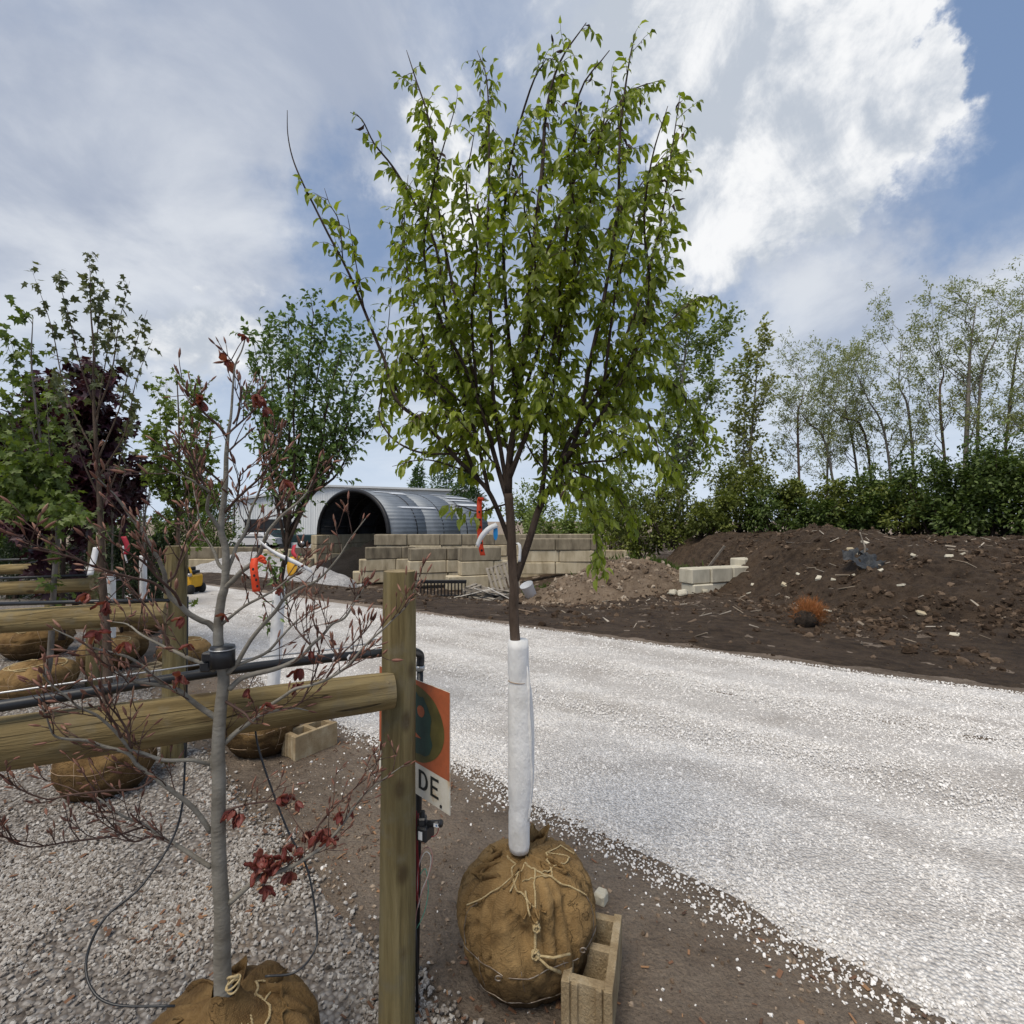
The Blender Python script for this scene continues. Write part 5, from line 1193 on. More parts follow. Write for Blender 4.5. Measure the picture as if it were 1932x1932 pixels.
def cinder_block(label, c, rz, group, m):
    """two-cell concrete block with ribbed end"""
    root = empty('concrete_masonry_block', c, label, 'concrete block', group); Rm = rotz(rz); L, W, H = .39, .19, .19; t_ = .032
    def bx(b, x0, x1, y0, y1, z0=0., z1=H): b.cbox(Rm @ Vector(((x0 + x1) / 2, (y0 + y1) / 2, (z0 + z1) / 2)), (x1 - x0, y1 - y0, z1 - z0), .0025, Rm)
    for nm, (x0, x1, y0, y1) in (('side_wall', (-W / 2, -W / 2 + t_, -L / 2, L / 2)), ('side_wall', (W / 2 - t_, W / 2, -L / 2, L / 2)), ('end_wall', (-W / 2 + t_ - .003, W / 2 - t_ + .003, -L / 2 + .012, -L / 2 + .048)), ('web', (-W / 2 + t_ - .003, W / 2 - t_ + .003, -.018, .018)), ('end_wall', (-W / 2 + t_ - .003, W / 2 - t_ + .003, L / 2 - .048, L / 2 - .012))):
        b = MB(); bx(b, x0, x1, y0, y1, 0 if nm == 'side_wall' else .002, H if nm == 'side_wall' else H - .002); o = b.build(nm, m, None, False); o.parent = root
    for x_ in (-.045, .045):
        b = MB(); bx(b, x_ - .012, x_ + .012, -L / 2 + .002, -L / 2 + .014, 0.003, H - .004); o = b.build('end_rib', m, None, False); o.parent = root
    return root
M_cmu = mat('tan_masonry', [(.22, .155, .085), (.36, .275, .165), (.50, .42, .29)], 9, 7, .95, .012, 130, .15, (1, 1, .6))
# ------------------------------------------------------------------ the nursery trees of the rows behind
L_pear = leafmat('glossy_dark_leaf', [(.07, .125, .028), (.115, .185, .045), (.18, .255, .08)], .2, .35, .5)
L_map = leafmat('green_maple_leaf', [(.065, .10, .018), (.11, .155, .03), (.165, .21, .055)], .3)
L_map2 = leafmat('dull_green_maple_leaf', [(.06, .072, .032), (.10, .115, .052), (.15, .16, .08)], .25)
L_grn = leafmat('fresh_green_maple_leaf', [(.085, .13, .022), (.14, .195, .038), (.20, .255, .065)], .35)
L_pur = leafmat('purple_maple_leaf', [(.022, .006, .011), (.042, .011, .02), (.07, .02, .032)], .15)
def nursery_tree(name, label, ball, trunks, r, leafm, barkm, seed, wrap=None, burm=None, **kw):
    root = far_tree(name, label, 'tree', 'balled trees in the nursery rows', trunks, r, leafm, barkm, seed, **kw)
    cx, cy, Rb, H = ball; bl = Ball(root, (cx, cy, -.02), Rb, H, seed, burm or M_bur, 40, 22)
    for f in (.30, .62): bl.line([(k * math.pi / 8, f + .02 * math.sin(k * 2.3)) for k in range(17)], .0018, 'basket_wire', M_band, .003, 3)
    for k in range(8): bl.line([(k * .785, .12), (k * .785 + .1, .6), (k * .785, .92)], .0016, 'basket_wire', M_band, .002, 4)
    bl.line([(k * 1.9, .9 + .06 * (k % 2)) for k in range(7)], .006, 'twine', M_twine, .006, 6, n=4)
    if wrap: trunk_wrap(root, wrap[0], wrap[1], 0, wrap[2] if len(wrap) > 2 else (), 14)
    return root
def bxy(px, py): q = G(px, py); return q.x, q.y
# tree with white wrapped leaning trunk behind the near rail
d2 = 4.3; bx_, by_ = at(500, d2).x, d2
fk = P(540, 1035, d2)
st2 = [[Vector((bx_, by_, .3)), P(515, 1290, d2), P(527, 1120, d2), fk, P(548, 930, d2), P(572, 780, d2 + .1), P(592, 588, d2 + .1)]]
for k, (tx, ty, dd) in enumerate(((478, 640, -.2), (503, 625, .2), (545, 610, -.15), (622, 600, .15), (655, 625, -.2), (690, 650, .15), (706, 715, -.1), (712, 800, .1), (640, 680, .35), (560, 660, -.35), (470, 760, .1))):
    p0 = fk.lerp(P(548, 930, d2), (k % 4) * .25); e = P(tx, ty, d2 + dd); md = p0.lerp(e, .38) + Vector(((e.x - p0.x) * .12, 0, -.03)); st2.append([p0, md, p0.lerp(e, .7), e])
nursery_tree('balled_tree', 'upright many stemmed tree with white wrapped leaning trunk', (bx_, by_, .305, .42), st2, .034, L_pear, M_bark_d, 501, ([Vector((P(512, 1330, d2).x, d2, .42)), P(516, 1290, d2), P(527, 1108, d2)], .05, (.28, .72)), M_bur2, n_limb=15, limb=(.16, .34), n_twig=5, twig=.17, per=7, leaf=(.050, .032), kind='ovate', t0=.18, up=.30, spread=1.3, hang=.35, clump=.02)
# round green maple left of it
d3 = 6.6; q = at(336, d3); tr = [[Vector((q.x, q.y, .3)), P(334, 1100, d3), P(337, 960, d3), P(338, 820, d3), P(333, 690, d3)]]
for tx, ty, dd in ((300, 750, .2), (380, 725, -.2), (400, 790, .1), (290, 830, -.2), (405, 870, .2), (315, 720, .4), (360, 740, -.4), (290, 900, .1), (400, 930, -.1)): p0 = P(336, 985 - (dd + .4) * 50, d3); e = P(tx, ty, d3 + dd); tr.append([p0, p0.lerp(e, .4) + Vector(((e.x - p0.x) * .2, 0, 0)), e])
nursery_tree('balled_tree', 'round headed fresh green maple beside the second rack post', (q.x + .1, q.y, .3, .42), tr, .038, L_grn, M_bark_b, 502, n_limb=11, limb=(.18, .40), n_twig=4, twig=.18, per=5, leaf=(.075, .06), kind='maple', t0=.1, up=.2, spread=.8, hang=.8, clump=.04)
# tall sparse maple with long bare limbs
d4 = 3.65; q = at(205, d4); tr = [[Vector((q.x, q.y, .3)), P(203, 1250, d4), P(192, 1080, d4), P(190, 980, d4), P(182, 850, d4), P(176, 740, d4), P(177, 640, d4)]]
for (ax_, ay_), (tx, ty), dd in (((183, 865), (62, 515), .1), ((176, 760), (108, 520), -.2), ((177, 650), (168, 480), .05), ((178, 745), (190, 540), .2), ((178, 790), (245, 530), -.1), ((183, 870), (278, 585), .1), ((186, 900), (288, 640), -.25), ((180, 820), (215, 580), .3), ((188, 940), (100, 700), -.2), ((190, 960), (262, 760), .2)):
    p0 = P(ax_, ay_, d4); e = P(tx, ty, d4 + dd); tr.append([p0, p0.lerp(e, .35) + Vector(((e.x - p0.x) * .10, 0, -.02)), p0.lerp(e, .7), e])
nursery_tree('balled_tree', 'tall sparse maple with long bare upright limbs', (q.x, q.y, .30, .42), tr, .034, L_map2, M_bark_b, 503, burm=M_bur2, n_limb=10, limb=(.04, .10), n_twig=2, twig=.06, per=2, leaf=(.055, .042), sub=.20, kind='maple', t0=.36, up=.25, spread=.5, hang=1.1, clump=.02)
# green maple at the row end
d5 = 5.3; q = at(92, d5); tr = [[Vector((q.x, q.y, .3)), P(95, 1228, d5), P(103, 1080, d5), P(108, 1000, d5), P(80, 850, d5), P(60, 700, d5), P(62, 600, d5)]]
for tx, ty, dd in ((20, 640, .2), (-40, 700, -.2), (88, 740, -.1), (-20, 800, .3), (40, 850, -.4), (-60, 900, -.3), (20, 900, -.5), (120, 985, -.5), (0, 980, -.5), (-30, 960, .2)): p0 = P(100, 1010 - abs(dd) * 90, d5); e = P(tx, ty, d5 + dd); tr.append([p0, p0.lerp(e, .4) + Vector((0, 0, .05)), e])
nursery_tree('balled_tree', 'full green maple on a pale trunk at the row end', (at(75, 5.5).x, 5.5, .36, .42), tr, .034, L_map, M_bark_g, 504, n_limb=11, limb=(.16, .36), n_twig=4, twig=.18, per=5, leaf=(.082, .065), kind='maple', t0=.15, up=.1, spread=.8, hang=.9, clump=.04)
# purple maple
d6 = 6.9; q = at(120, d6); tr = [[Vector((q.x, q.y, .3)), P(118, 1120, d6), P(122, 960, d6), P(130, 820, d6), P(140, 730, d6)]]
for tx, ty, dd in ((60, 780, .2), (190, 760, -.2), (225, 830, .2), (20, 830, -.3), (250, 900, -.1), (0, 920, .2), (90, 740, .5), (170, 730, -.5), (240, 960, .4), (30, 990, -.4), (140, 900, -.6), (80, 900, -.6), (200, 960, -.5), (-40, 880, -.2)): p0 = P(122, 1000 - abs(dd) * 60, d6); e = P(tx, ty, d6 + dd); tr.append([p0, p0.lerp(e, .4) + Vector((0, 0, .05)), e])
nursery_tree('balled_tree', 'dense dark purple leaved maple behind the green maples', (at(72, 7.2).x, 7.2, .42, .45), tr, .04, L_pur, M_bark_d, 505, burm=M_bur2, n_limb=18, limb=(.3, .6), n_twig=6, twig=.28, per=6, leaf=(.14, .12), kind='maple', t0=.1, up=.1, spread=.7, hang=.7, clump=.05)
# white wrapped trunks further back
for k, (px, y0, y1, d, lab) in enumerate(((209, 1196, 1085, 6.6, 'slim bare tree with a long white trunk wrap beside the third post'), (270, 1135, 1048, 8.6, 'slim leafless tree with white wrap before the dark arborvitae'))):
    q = at(px, d); tr = [[Vector((q.x, q.y, .3)), P(px, y0, d), P(px + 2, y1, d), P(px + 4, 980, d), P(px + 8, 890, d)]]
    for j in range(6): e = P(px + (j - 2.5) * 13, 900 - (j % 3) * 12, d + .2 * math.sin(j * 2)); p0 = P(px + 3, 1010 - j * 8, d); tr.append([p0, p0.lerp(e, .5) + Vector((0, 0, .03)), e])
    nursery_tree('balled_tree', lab, (q.x, q.y, .33, .42), tr, .022, L_map2, M_bark_g, 510 + k, ([Vector((q.x, q.y, .42)), P(px, y0, d), P(px, y1, d)], .055), n_limb=7, limb=(.12, .3), n_twig=3, twig=.14, per=1, leaf=(.03, .015), kind='diamond', t0=.2, up=.4, spread=1.4, clump=.01)
# arborvitae and dark backing shrubs
for k, (px, d, ty, rx, lab) in enumerate(((262, 10.5, 1000, .42, 'dark green arborvitae behind the white wrapped trunks'), (225, 11, 1010, .45, 'arborvitae half hidden behind the sparse maple trunk'), (300, 11.5, 1018, .42, 'arborvitae next to the second rack post'), (150, 12, 1000, .5, 'arborvitae under the purple maple'), (90, 12.5, 1005, .5, 'arborvitae behind the farthest rack'), (30, 12.5, 1000, .55, 'arborvitae at the end of the evergreen row'))):
    q = at(px, d); shrub('arborvitae', lab, 'arborvitae row behind the racks', q, rx, rx, 1.9 + (982 - ty) * d / FP, L_arb, 520 + k, 3000, (.09, .03), 0., 'arborvitae', 9, 'cone')
for k, (px, d, ty, rx) in enumerate(((60, 20, 935, 2.6), (180, 22, 945, 2.4), (-60, 19, 930, 2.6), (300, 30, 960, 2.2))):
    q = at(px, d); shrub('background_shrub', ('dark shrub mass behind the purple maple', 'dark shrub behind the sparse maple', 'dark shrub beyond the row end', 'dull green shrub beside the bright conifers')[k], 'shrubs closing the nursery rows', q, rx, 1.6, 1.9 + (982 - ty) * d / FP - gz(q.x, q.y), L_hedge, 540 + k, 3000, (.22, .13), gz(q.x, q.y), 'shrub', 9)
# two tan balls without visible crown and a block
c2 = at(290, 6.9); cinder_block('pale masonry block before the ball of the round maple', (at(296, 6.1).x, 6.1, 0), R(55), 'masonry blocks beside the root balls', M_cmu)
cinder_block('masonry block standing beside the ball of the white wrapped leaning tree', (at(588, 4.28).x, 4.28, 0), R(-35), 'masonry blocks beside the root balls', M_cmu)
bb = empty('root_ball_plant', (at(232, 7.0).x, 7.0, 0), 'brown burlap ball with bare twig stub beside the third post', 'root ball'); Ball(bb, (at(232, 7.0).x, 7.0, -.02), .32, .4, 77, M_bur2, 36, 20)
b = MB(); b.tube([(at(232, 7.0).x, 7.0, .36), (at(232, 7.0).x + .02, 7.0, .8), (at(232, 7.0).x, 7.02, 1.2)], [.02, .016, .01], 6); b.build('stem', M_bark_d, bb)
M_tag = mat('white_tag_plastic', [(.66, .67, .68), (.74, .75, .76)], 12, rough=.4)
M_pen = mat('tag_print', [(.10, .10, .11), (.25, .25, .26)], 60, rough=.5)
def strip(name, pts, wv, m, label, cat, group=None, thick=.0012):
    b = MB(); ps = smooth_path(pts, 5); vs = []; fs = []; wv = Vector(wv)
    for i, q in enumerate(ps): vs += [q - wv / 2, q + wv / 2]
    for i in range(len(ps) - 1): fs.append((2 * i, 2 * i + 1, 2 * i + 3, 2 * i + 2))
    b.add(vs, fs); o = b.build(name, m); md = o.modifiers.new('thick', 'SOLIDIFY'); md.thickness = thick
    if label: tag(o, label, cat, group)
    return o
strip('plant_tag', [P(182, 1032, 3.5), P(177, 1055, 3.5), P(170, 1085, 3.49)], (.045, 0, .006), M_tag, 'white plastic tag hanging on the sparse maple trunk', 'plant tag')
strip('plant_tag', [P(232, 1030, 3.8), P(236, 1048, 3.8), P(240, 1062, 3.8)], (.012, 0, .003), M_tag, 'narrow white tag beside the red ribbon', 'plant tag')
M_red = mat('red_ribbon', [(.35, .02, .04), (.5, .04, .06)], 12, rough=.5); M_blu = mat('blue_tag_plastic', [(.01, .16, .42), (.02, .24, .55)], 12, rough=.35)
strip('flagging_ribbon', [P(233, 1012, 3.8), P(240, 1030, 3.79), P(238, 1046, 3.79)], (.04, 0, .004), M_red, 'red and blue ribbon knotted above the narrow white tag', 'ribbon')
M_yrib = mat('yellow_ribbon', [(.55, .28, .02), (.68, .38, .04)], 12, rough=.5)
o = strip('flagging_ribbon', [P(556, 1050, 4.2), P(551, 1068, 4.17), P(554, 1086, 4.16)], (.085, .0, .01), M_yrib, 'yellow ribbon tied round the trunk of the leaning tree', 'ribbon')
strip('flagging_ribbon', [P(556, 1028, 4.2), P(553, 1042, 4.17), P(560, 1052, 4.16)], (.03, .0, .01), M_red, 'red and white ribbon above the yellow one on the leaning tree', 'ribbon')
# ------------------------------------------------------------------ main balled tree (zelkova-like) beside the road
DM = 2.2
rng = random.Random(91)
bc = Vector((at(993, DM).x, DM + .02, 0))
mt = empty('balled_tree', bc, 'leafy green tree with white wrapped trunk and big tan burlap ball by the road', 'tree')
cin = (-1.45, .66, .55)
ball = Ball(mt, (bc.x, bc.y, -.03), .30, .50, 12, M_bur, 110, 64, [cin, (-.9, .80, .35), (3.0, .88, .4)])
# basket wires
M_wire = mat('basket_wire_steel', [(.09, .065, .045), (.20, .16, .125), (.36, .33, .29)], 40, rough=.45, metal=.5)
TH0, TH1 = -math.pi * .98, math.pi * 1.02
for f0, w_ in ((.50, .015), (.24, .01)):
    ball.line([(k * math.pi / 12, f0 + w_ * math.sin(k * 1.7) - (.035 * max(0, math.cos((k - 18) * math.pi / 12)))) for k in range(25)], .0021, 'basket_wire', M_wire, .004, 4)
for k in range(10):
    th = k * .628 + .25; ball.line([(th, .06), (th + .04, .24), (th - .03, .5)], .0014, 'basket_wire', M_wire, .001, 5)
ball.line([(-2.55, .50), (-2.6, .62), (-2.55, .78), (-2.45, .84)], .0021, 'basket_wire', M_wire, .005, 5)
ball.line([(-.45, .50), (-.38, .66), (-.42, .80), (-.5, .84)], .0021, 'basket_wire', M_wire, .005, 5)
for th, f in ((-1.95, .46), (-.75, .53)):      # wire hooks
    q = ball.at(th, f, .008); b = MB(); b.tube([q + Vector((math.cos(a) * .012, -.006, math.sin(a) * .009)) for a in [k * .5 for k in range(12)]], .0028, 5); b.build('wire_hook', M_wire, ball.o)
# twine lacing over the top
tw = [[(-2.62, .78), (-2.35, .90), (-2.05, .965)], [(-2.05, .965), (-1.72, .93), (-1.45, .875)], [(-2.05, .965), (-1.75, .99), (-1.2, .985), (-.8, .955)], [(-.42, .80), (-.62, .90), (-.80, .955)],
      [(-.8, .955), (-.4, .985), (.3, .985)], [(-1.45, .875), (-1.40, .955), (-1.2, .985)], [(-.8, .955), (-1.1, .968), (-1.45, .965), (-1.7, .955)], [(-2.05, .965), (-2.4, .99), (-3.2, .985)],
      [(.3, .985), (.55, .94), (.4, .88)], [(-1.62, .93), (-1.58, .89), (-1.54, .84)], [(-.95, .975), (-.2, .96), (.25, .92), (.3, .985)], [(-2.0, .985), (-1.9, .97), (-1.95, .93)]]
for t_ in tw: ball.line(t_, .0036, 'twine', M_twine, .007, 8, braid=True)
# knot chain down the front
ball.line([(-1.44, .80), (-1.46, .70), (-1.47, .60)], .0052, 'twine', M_twine, .011, 8, braid=True)
for th, f, rr in ((-1.44, .755, .013), (-1.47, .60, .015)):
    q = ball.at(th, f, .014); b = MB()
    for ph in range(3): b.tube([q + Matrix.Rotation(ph * 1.05, 3, 'Y') @ Vector((math.cos(a) * rr, -.010 * math.sin(a * 2), math.sin(a) * rr * .72)) for a in [k * math.pi / 8 for k in range(17)]], .0034, 6, cap=False)
    b.build('twine_knot', M_twine, ball.o)
q = ball.at(-1.47, .60, .018); b = MB(); e1 = ball.at(-1.12, .44, .03); b.tube([q, q.lerp(e1, .5) + Vector((0, -.02, .005)), e1], [.004, .005, .0065], 7); b.build('twine_end', M_twine, ball.o)
b = MB(); e2 = ball.at(-1.0, .57, .03); b.tube([q, q.lerp(e2, .5) + Vector((0, -.018, .004)), e2], [.004, .0045, .005], 7); b.build('twine_end', M_twine, ball.o)
for th0, th1, f, h, sd_, ln in ((-3.1, -2.35, .90, .075, 1, .25), (2.6, 3.4, .93, .06, 4, .2), (-.75, -.1, .95, .05, 7, .1), (.9, 1.7, .94, .085, 2, .3), (-1.62, -1.30, .84, .04, 5, .6), (-1.68, -1.22, .795, .028, 6, .9), (-2.2, -1.7, .95, .03, 9, .3)): ruffle(ball, th0, th1, f, h, 'burlap_fold', M_bur, sd_, ln)
# wrap
trunk_wrap(mt, [P(980, 1603, DM), P(979, 1500, DM), P(978, 1360, DM), P(978, 1207, DM)], .0455, .024, (.255, .835), 32)
# ---- skeleton: stems given by picture points on the tree's own depth
def stem(pts, r0, r1, dd0=0., dd1=0.):
    n = len(pts); return [P(x_, y_, DM + dd0 + (dd1 - dd0) * (i / (n - 1)) ** 1.2) for i, (x_, y_) in enumerate(pts)], r0, r1
trunkp, tr0, tr1 = stem([(978, 1260), (972, 1205), (969, 1153), (970, 1107), (966, 1050), (964, 995), (959, 931)], .0225, .0155)
b = MB(); tp = smooth_path(trunkp, 6); b.tube(tp, [.0225 - .004 * i / len(tp) + .0015 * math.sin(i * 1.3) * (i % 5 == 0) for i in range(len(tp))], 14); b.build('trunk', M_bark_b, mt)
S = [stem([(959, 931), (962, 860), (975, 780), (985, 690), (1000, 520), (1022, 330), (1030, 215), (1055, 120), (1106, 43)], .0150, .0018, 0, .05),
     stem([(971, 1098), (996, 1027), (1018, 957), (1044, 909), (1078, 850), (1098, 780), (1112, 690), (1140, 560), (1165, 400), (1170, 250), (1185, 130), (1198, 63)], .0150, .0016, 0, .12),
     stem([(962, 1024), (942, 970), (922, 928), (897, 899), (864, 868), (832, 831), (796, 795), (760, 768), (742, 741), (728, 687), (710, 642), (688, 587), (670, 542), (647, 493), (620, 443), (593, 389), (570, 343), (552, 298), (543, 253), (542, 208)], .0095, .0012, 0, -.1),
     stem([(961, 955), (940, 885), (922, 820), (900, 740), (878, 640), (850, 520), (825, 380), (812, 240), (783, 145), (767, 95)], .0105, .0013, 0, .25),
     stem([(960, 905), (985, 840), (1015, 760), (1045, 650), (1062, 500), (1082, 330), (1092, 180), (1150, 95)], .0105, .0014, 0, -.35),
     stem([(1044, 909), (1075, 830), (1140, 720), (1195, 600), (1240, 450), (1262, 320), (1283, 180)], .0095, .0014, 0, .1),
     stem([(1018, 957), (1028, 880), (1030, 800), (1050, 700), (1078, 560), (1110, 400), (1135, 250), (1158, 140)], .0105, .0013, 0, -.30),
     stem([(897, 899), (872, 830), (842, 760), (806, 660), (778, 560), (762, 450), (770, 330)], .0075, .0012, 0, .3),
     stem([(922, 928), (905, 850), (884, 770), (858, 680), (836, 560), (821, 461), (783, 384), (742, 316), (706, 271), (683, 226), (661, 212)], .0075, .0011, 0, -.25),
     stem([(959, 931), (945, 850), (930, 740), (926, 600), (921, 450), (923, 271), (918, 149), (900, 95)], .0095, .0012, 0, .4),
     stem([(961, 880), (975, 760), (960, 640), (950, 480), (960, 320), (1000, 170), (1031, 110)], .009, .0012, 0, -.45),
     stem([(985, 700), (1010, 560), (1050, 420), (1110, 290), (1180, 180), (1250, 150)], .008, .0012, -.02, .45),
     stem([(1060, 870), (1130, 790), (1190, 680), (1225, 560), (1215, 420), (1230, 300), (1260, 200)], .008, .0012, 0, -.35),
     stem([(930, 840), (880, 700), (830, 600), (800, 480), (820, 340), (860, 200)], .007, .0012, 0, -.4),
     stem([(975, 780), (1040, 600), (1130, 460), (1200, 360), (1270, 270)], .007, .0012, 0, .5),
     stem([(868, 856), (800, 855), (755, 838), (728, 812), (715, 780), (722, 730), (728, 660), (735, 590), (738, 540)], .004, .001, 0, .1),
     stem([(890, 893), (830, 872), (790, 868), (740, 880)], .0035, .001, 0, -.1),
     stem([(1060, 885), (1110, 872), (1150, 868), (1190, 850), (1240, 862), (1262, 905)], .0055, .001, 0, .05),
     stem([(1073, 885), (1120, 905), (1160, 930), (1185, 975), (1190, 1005)], .004, .001, 0, .15),
     stem([(1050, 905), (1085, 920), (1115, 965), (1125, 1020), (1126, 1075)], .004, .001, 0, .0),
     stem([(1018, 957), (1030, 925), (1048, 905), (1068, 920), (1078, 950)], .004, .001, 0, -.25),
     stem([(1098, 780), (1170, 700), (1250, 620), (1300, 575), (1345, 560)], .0055, .001, 0, .1),
     stem([(1110, 740), (1190, 715), (1255, 715), (1300, 760), (1325, 815), (1335, 850)], .005, .001, 0, .2),
     stem([(1100, 770), (1160, 770), (1215, 790), (1240, 840), (1250, 895)], .005, .001, 0, -.15),
     stem([(958, 950), (905, 965), (870, 955), (850, 958)], .003, .001, 0, -.15),
     stem([(1050, 650), (1080, 520), (1090, 430), (1070, 300), (1100, 220)], .006, .0011, -.15, -.55),
     stem([(900, 740), (890, 600), (900, 470), (880, 360), (895, 250)], .006, .0011, 0, -.5),
     stem([(985, 690), (1000, 600), (1010, 500), (990, 400), (985, 300)], .006, .0011, -.1, -.6),
     stem([(1140, 720), (1160, 560), (1180, 480), (1210, 400)], .005, .0011, -.1, -.5),
     stem([(884, 770), (800, 700), (760, 660), (745, 690)], .0045, .001, 0, -.2), stem([(842, 760), (790, 720), (760, 720), (740, 770)], .004, .001, 0, .2),
     stem([(905, 850), (850, 790), (800, 780), (770, 800)], .004, .001, 0, -.3),
     stem([(940, 885), (905, 840), (872, 800), (850, 770)], .004, .001, 0, -.3), stem([(985, 840), (1000, 790), (1022, 745), (1030, 700)], .004, .001, 0, -.35), stem([(1030, 880), (1058, 825), (1052, 770), (1075, 720)], .004, .001, 0, .3), stem([(960, 860), (944, 800), (918, 760), (905, 720)], .004, .001, 0, .35),
     stem([(922, 928), (880, 870), (850, 845), (820, 840)], .004, .001, 0, .25), stem([(1078, 850), (1110, 830), (1150, 815), (1180, 830)], .004, .001, 0, -.3), stem([(905, 850), (860, 760), (820, 700), (795, 640)], .004, .001, 0, .35), stem([(1044, 909), (1000, 850), (985, 800), (995, 740)], .0035, .001, 0, .3),
     stem([(647, 493), (640, 420), (622, 385), (612, 355)], .0022, .0008, -.06, -.05), stem([(688, 587), (672, 500), (660, 430), (655, 405)], .0022, .0008, -.06, -.12)]
sites = []; twb = MB()
SPARSE = {2, 8, 15, 16, 24, 40, 41}
for k, (pts, r0, r1) in enumerate(S):
    sp = smooth_path(pts, 4); n = len(sp); b = MB()
    b.tube(sp, [r0 * (1 - i / (n - 1)) ** .8 + r1 for i in range(n)], 8 if r0 > .006 else 6); b.build('limb', M_bark_d, mt)
    L = plen(sp); low = k in (17, 18, 19, 20, 21, 22, 23, 24, 29, 30, 31)
    t0 = .13 if L > .8 else .10
    if k == 2: t0 = .28
    if k in (0, 1, 5, 6): t0 = .15
    step = (.0185 if L > .7 else .022) if k not in SPARSE else (.05 if k != 2 else .105)
    for q, d, f in sites_on(rng, sp, t0, step):
        out = (q - Vector((at(985, DM).x, DM, q.z))); out.z = 0
        if out.length > .01: out.normalize()
        a = (rnd_dir(rng) * .9 + out * .45 + d * .75 + Vector((0, 0, .15)))
        Lt = rng.uniform(.06, .19) * (1.15 - .6 * f) * (.62 if k in SPARSE else 1.)
        if f > .86 and rng.random() < .55 and not low: continue
        tp_ = limb_path(rng, q, a, Lt, 4, .03, .15, .35 if not low else .7)
        twb.tube(tp_, taper(.0016, .0007, len(tp_)), 4, cap=False)
        side = 1
        for q2, d2_, f2 in sites_on(rng, tp_, .12, .021 if not low else .019):
            sdv = d2_.cross(Vector((0, 0, 1)))
            if sdv.length < .1: sdv = rnd_dir(rng)
            sdv = sdv.normalized() * side; side = -side
            a2 = d2_ * .45 + sdv * .75 + Vector((0, 0, -1.0 if not low else -1.4)) + rnd_dir(rng) * .5
            sites.append((q2, a2, rng.uniform(.027, .060) * (1.05 - .25 * (f > .9)), f))
        a2 = d2_ * .8 + Vector((0, 0, -.5)) + rnd_dir(rng) * .3; sites.append((tp_[-1], a2, rng.uniform(.03, .058), f))
twb.build('twigs', M_bark_b, mt)['kind'] = 'stuff'
LEAFC = [(.060, .085, .008), (.120, .160, .014), (.190, .240, .022), (.255, .305, .040), (.33, .37, .11)]
L_main = mat('bright_ovate_leaf', LEAFC, 2.0, 3, .42, 0, None, .5, None, island=.75, trans=.42)
L_main_o = mat('bright_ovate_leaf_single', LEAFC, 2.0, 3, .42, 0, None, .5, None, objrand=.75, trans=.42)
L_wilt = mat('wilted_brown_leaf', [(.02, .013, .01), (.05, .03, .022), (.08, .05, .035)], 9, rough=.8, island=.6)
pos = np.array([q[0] for q in sites]); axs = np.array([q[1] for q in sites]); Ls = np.array([q[2] for q in sites])
rg = np.random.RandomState(5); wilt = rg.uniform(0, 1, len(pos)) < np.where((pos[:, 2] > 3.2), .05, .012)
order = np.argsort(np.linalg.norm(pos - np.array(CAM), axis=1) + wilt * 9); single = np.zeros(len(pos), bool); single[order[:280]] = True
crown = bpy.data.objects.new('crown', None); COL.objects.link(crown); crown.parent = mt; crown.location = (0, 0, 1.2)
for msk, nm, mm in ((~single & ~wilt, 'foliage', L_main), (~single & wilt, 'wilted_leaves', L_wilt)):
    V, F = leaf_cloud(pos[msk], axs[msk], Ls[msk], Ls[msk] * rg.uniform(.42, .60, msk.sum()) * (1. if nm == 'foliage' else .6), 'ovate', 17 + len(nm))
    o = npmesh(nm, V, F, mm, crown); o['kind'] = 'stuff'
lm = []
for k in range(3):
    v = OV_V.copy(); v[:, 2] *= (.5, 1., 1.6)[k]; me = bpy.data.meshes.new('leaf'); me.from_pydata([tuple(q) for q in v], [], [tuple(int(i) for i in f) for f in OV_F]); me.materials.append(L_main_o); lm.append(me)
def place_leaf(name, me, q, a, L, W, parent, roll):
    a = Vector(a).normalized(); up = Vector((0, 0, 1)) + roll; s_ = a.cross(up)
    s_ = s_.normalized() if s_.length > 1e-4 else a.orthogonal().normalized(); n_ = s_.cross(a)
    o = bpy.data.objects.new(name, me); COL.objects.link(o); o.parent = parent
    q = Vector(q) - wloc(parent)
    o.matrix_basis = Matrix(((a.x * L, s_.x * W, n_.x * L, q.x), (a.y * L, s_.y * W, n_.y * L, q.y), (a.z * L, s_.z * W, n_.z * L, q.z), (0, 0, 0, 1)))
    return o
for i in order[:280]: place_leaf('leaf', lm[i % 3], pos[i], axs[i], Ls[i], Ls[i] * .52, crown, rnd_dir(rng) * .6)
print('main tree leaves', len(pos))
# ribbons and tags tied to it
M_or = mat('orange_flagging', [(.72, .075, .025), (.82, .11, .045)], 12, rough=.5, trans=.25); M_dot = mat('ribbon_black_dot', [(.012, .01, .01), (.02, .018, .018)], 10, rough=.6)
rb = strip('flagging_ribbon', [P(905, 942, 2.14), P(904, 965, 2.125), P(905, 1000, 2.12), P(907, 1030, 2.12), P(911, 1048, 2.12)], (.021, .004, 0), M_or, 'long orange ribbon with black dots hanging from the main tree', 'ribbon')
for k in range(6):
    q = P(904.5 + k * .9, 966 + k * 14.5, 2.117); b = MB(); b.add([q + Vector((math.cos(a) * .0048, -.0012, math.sin(a) * .0052)) for a in [j * math.pi / 7 for j in range(14)]], [tuple(range(14))]); b.build('dot', M_dot, rb, False)
q = P(907, 941, 2.13); b = MB(); b.tube([q + Vector((math.cos(a) * .009, math.sin(a) * .009, .003 * math.sin(2 * a))) for a in [j * .6 for j in range(12)]], .005, 6); b.build('knot', M_or, rb)
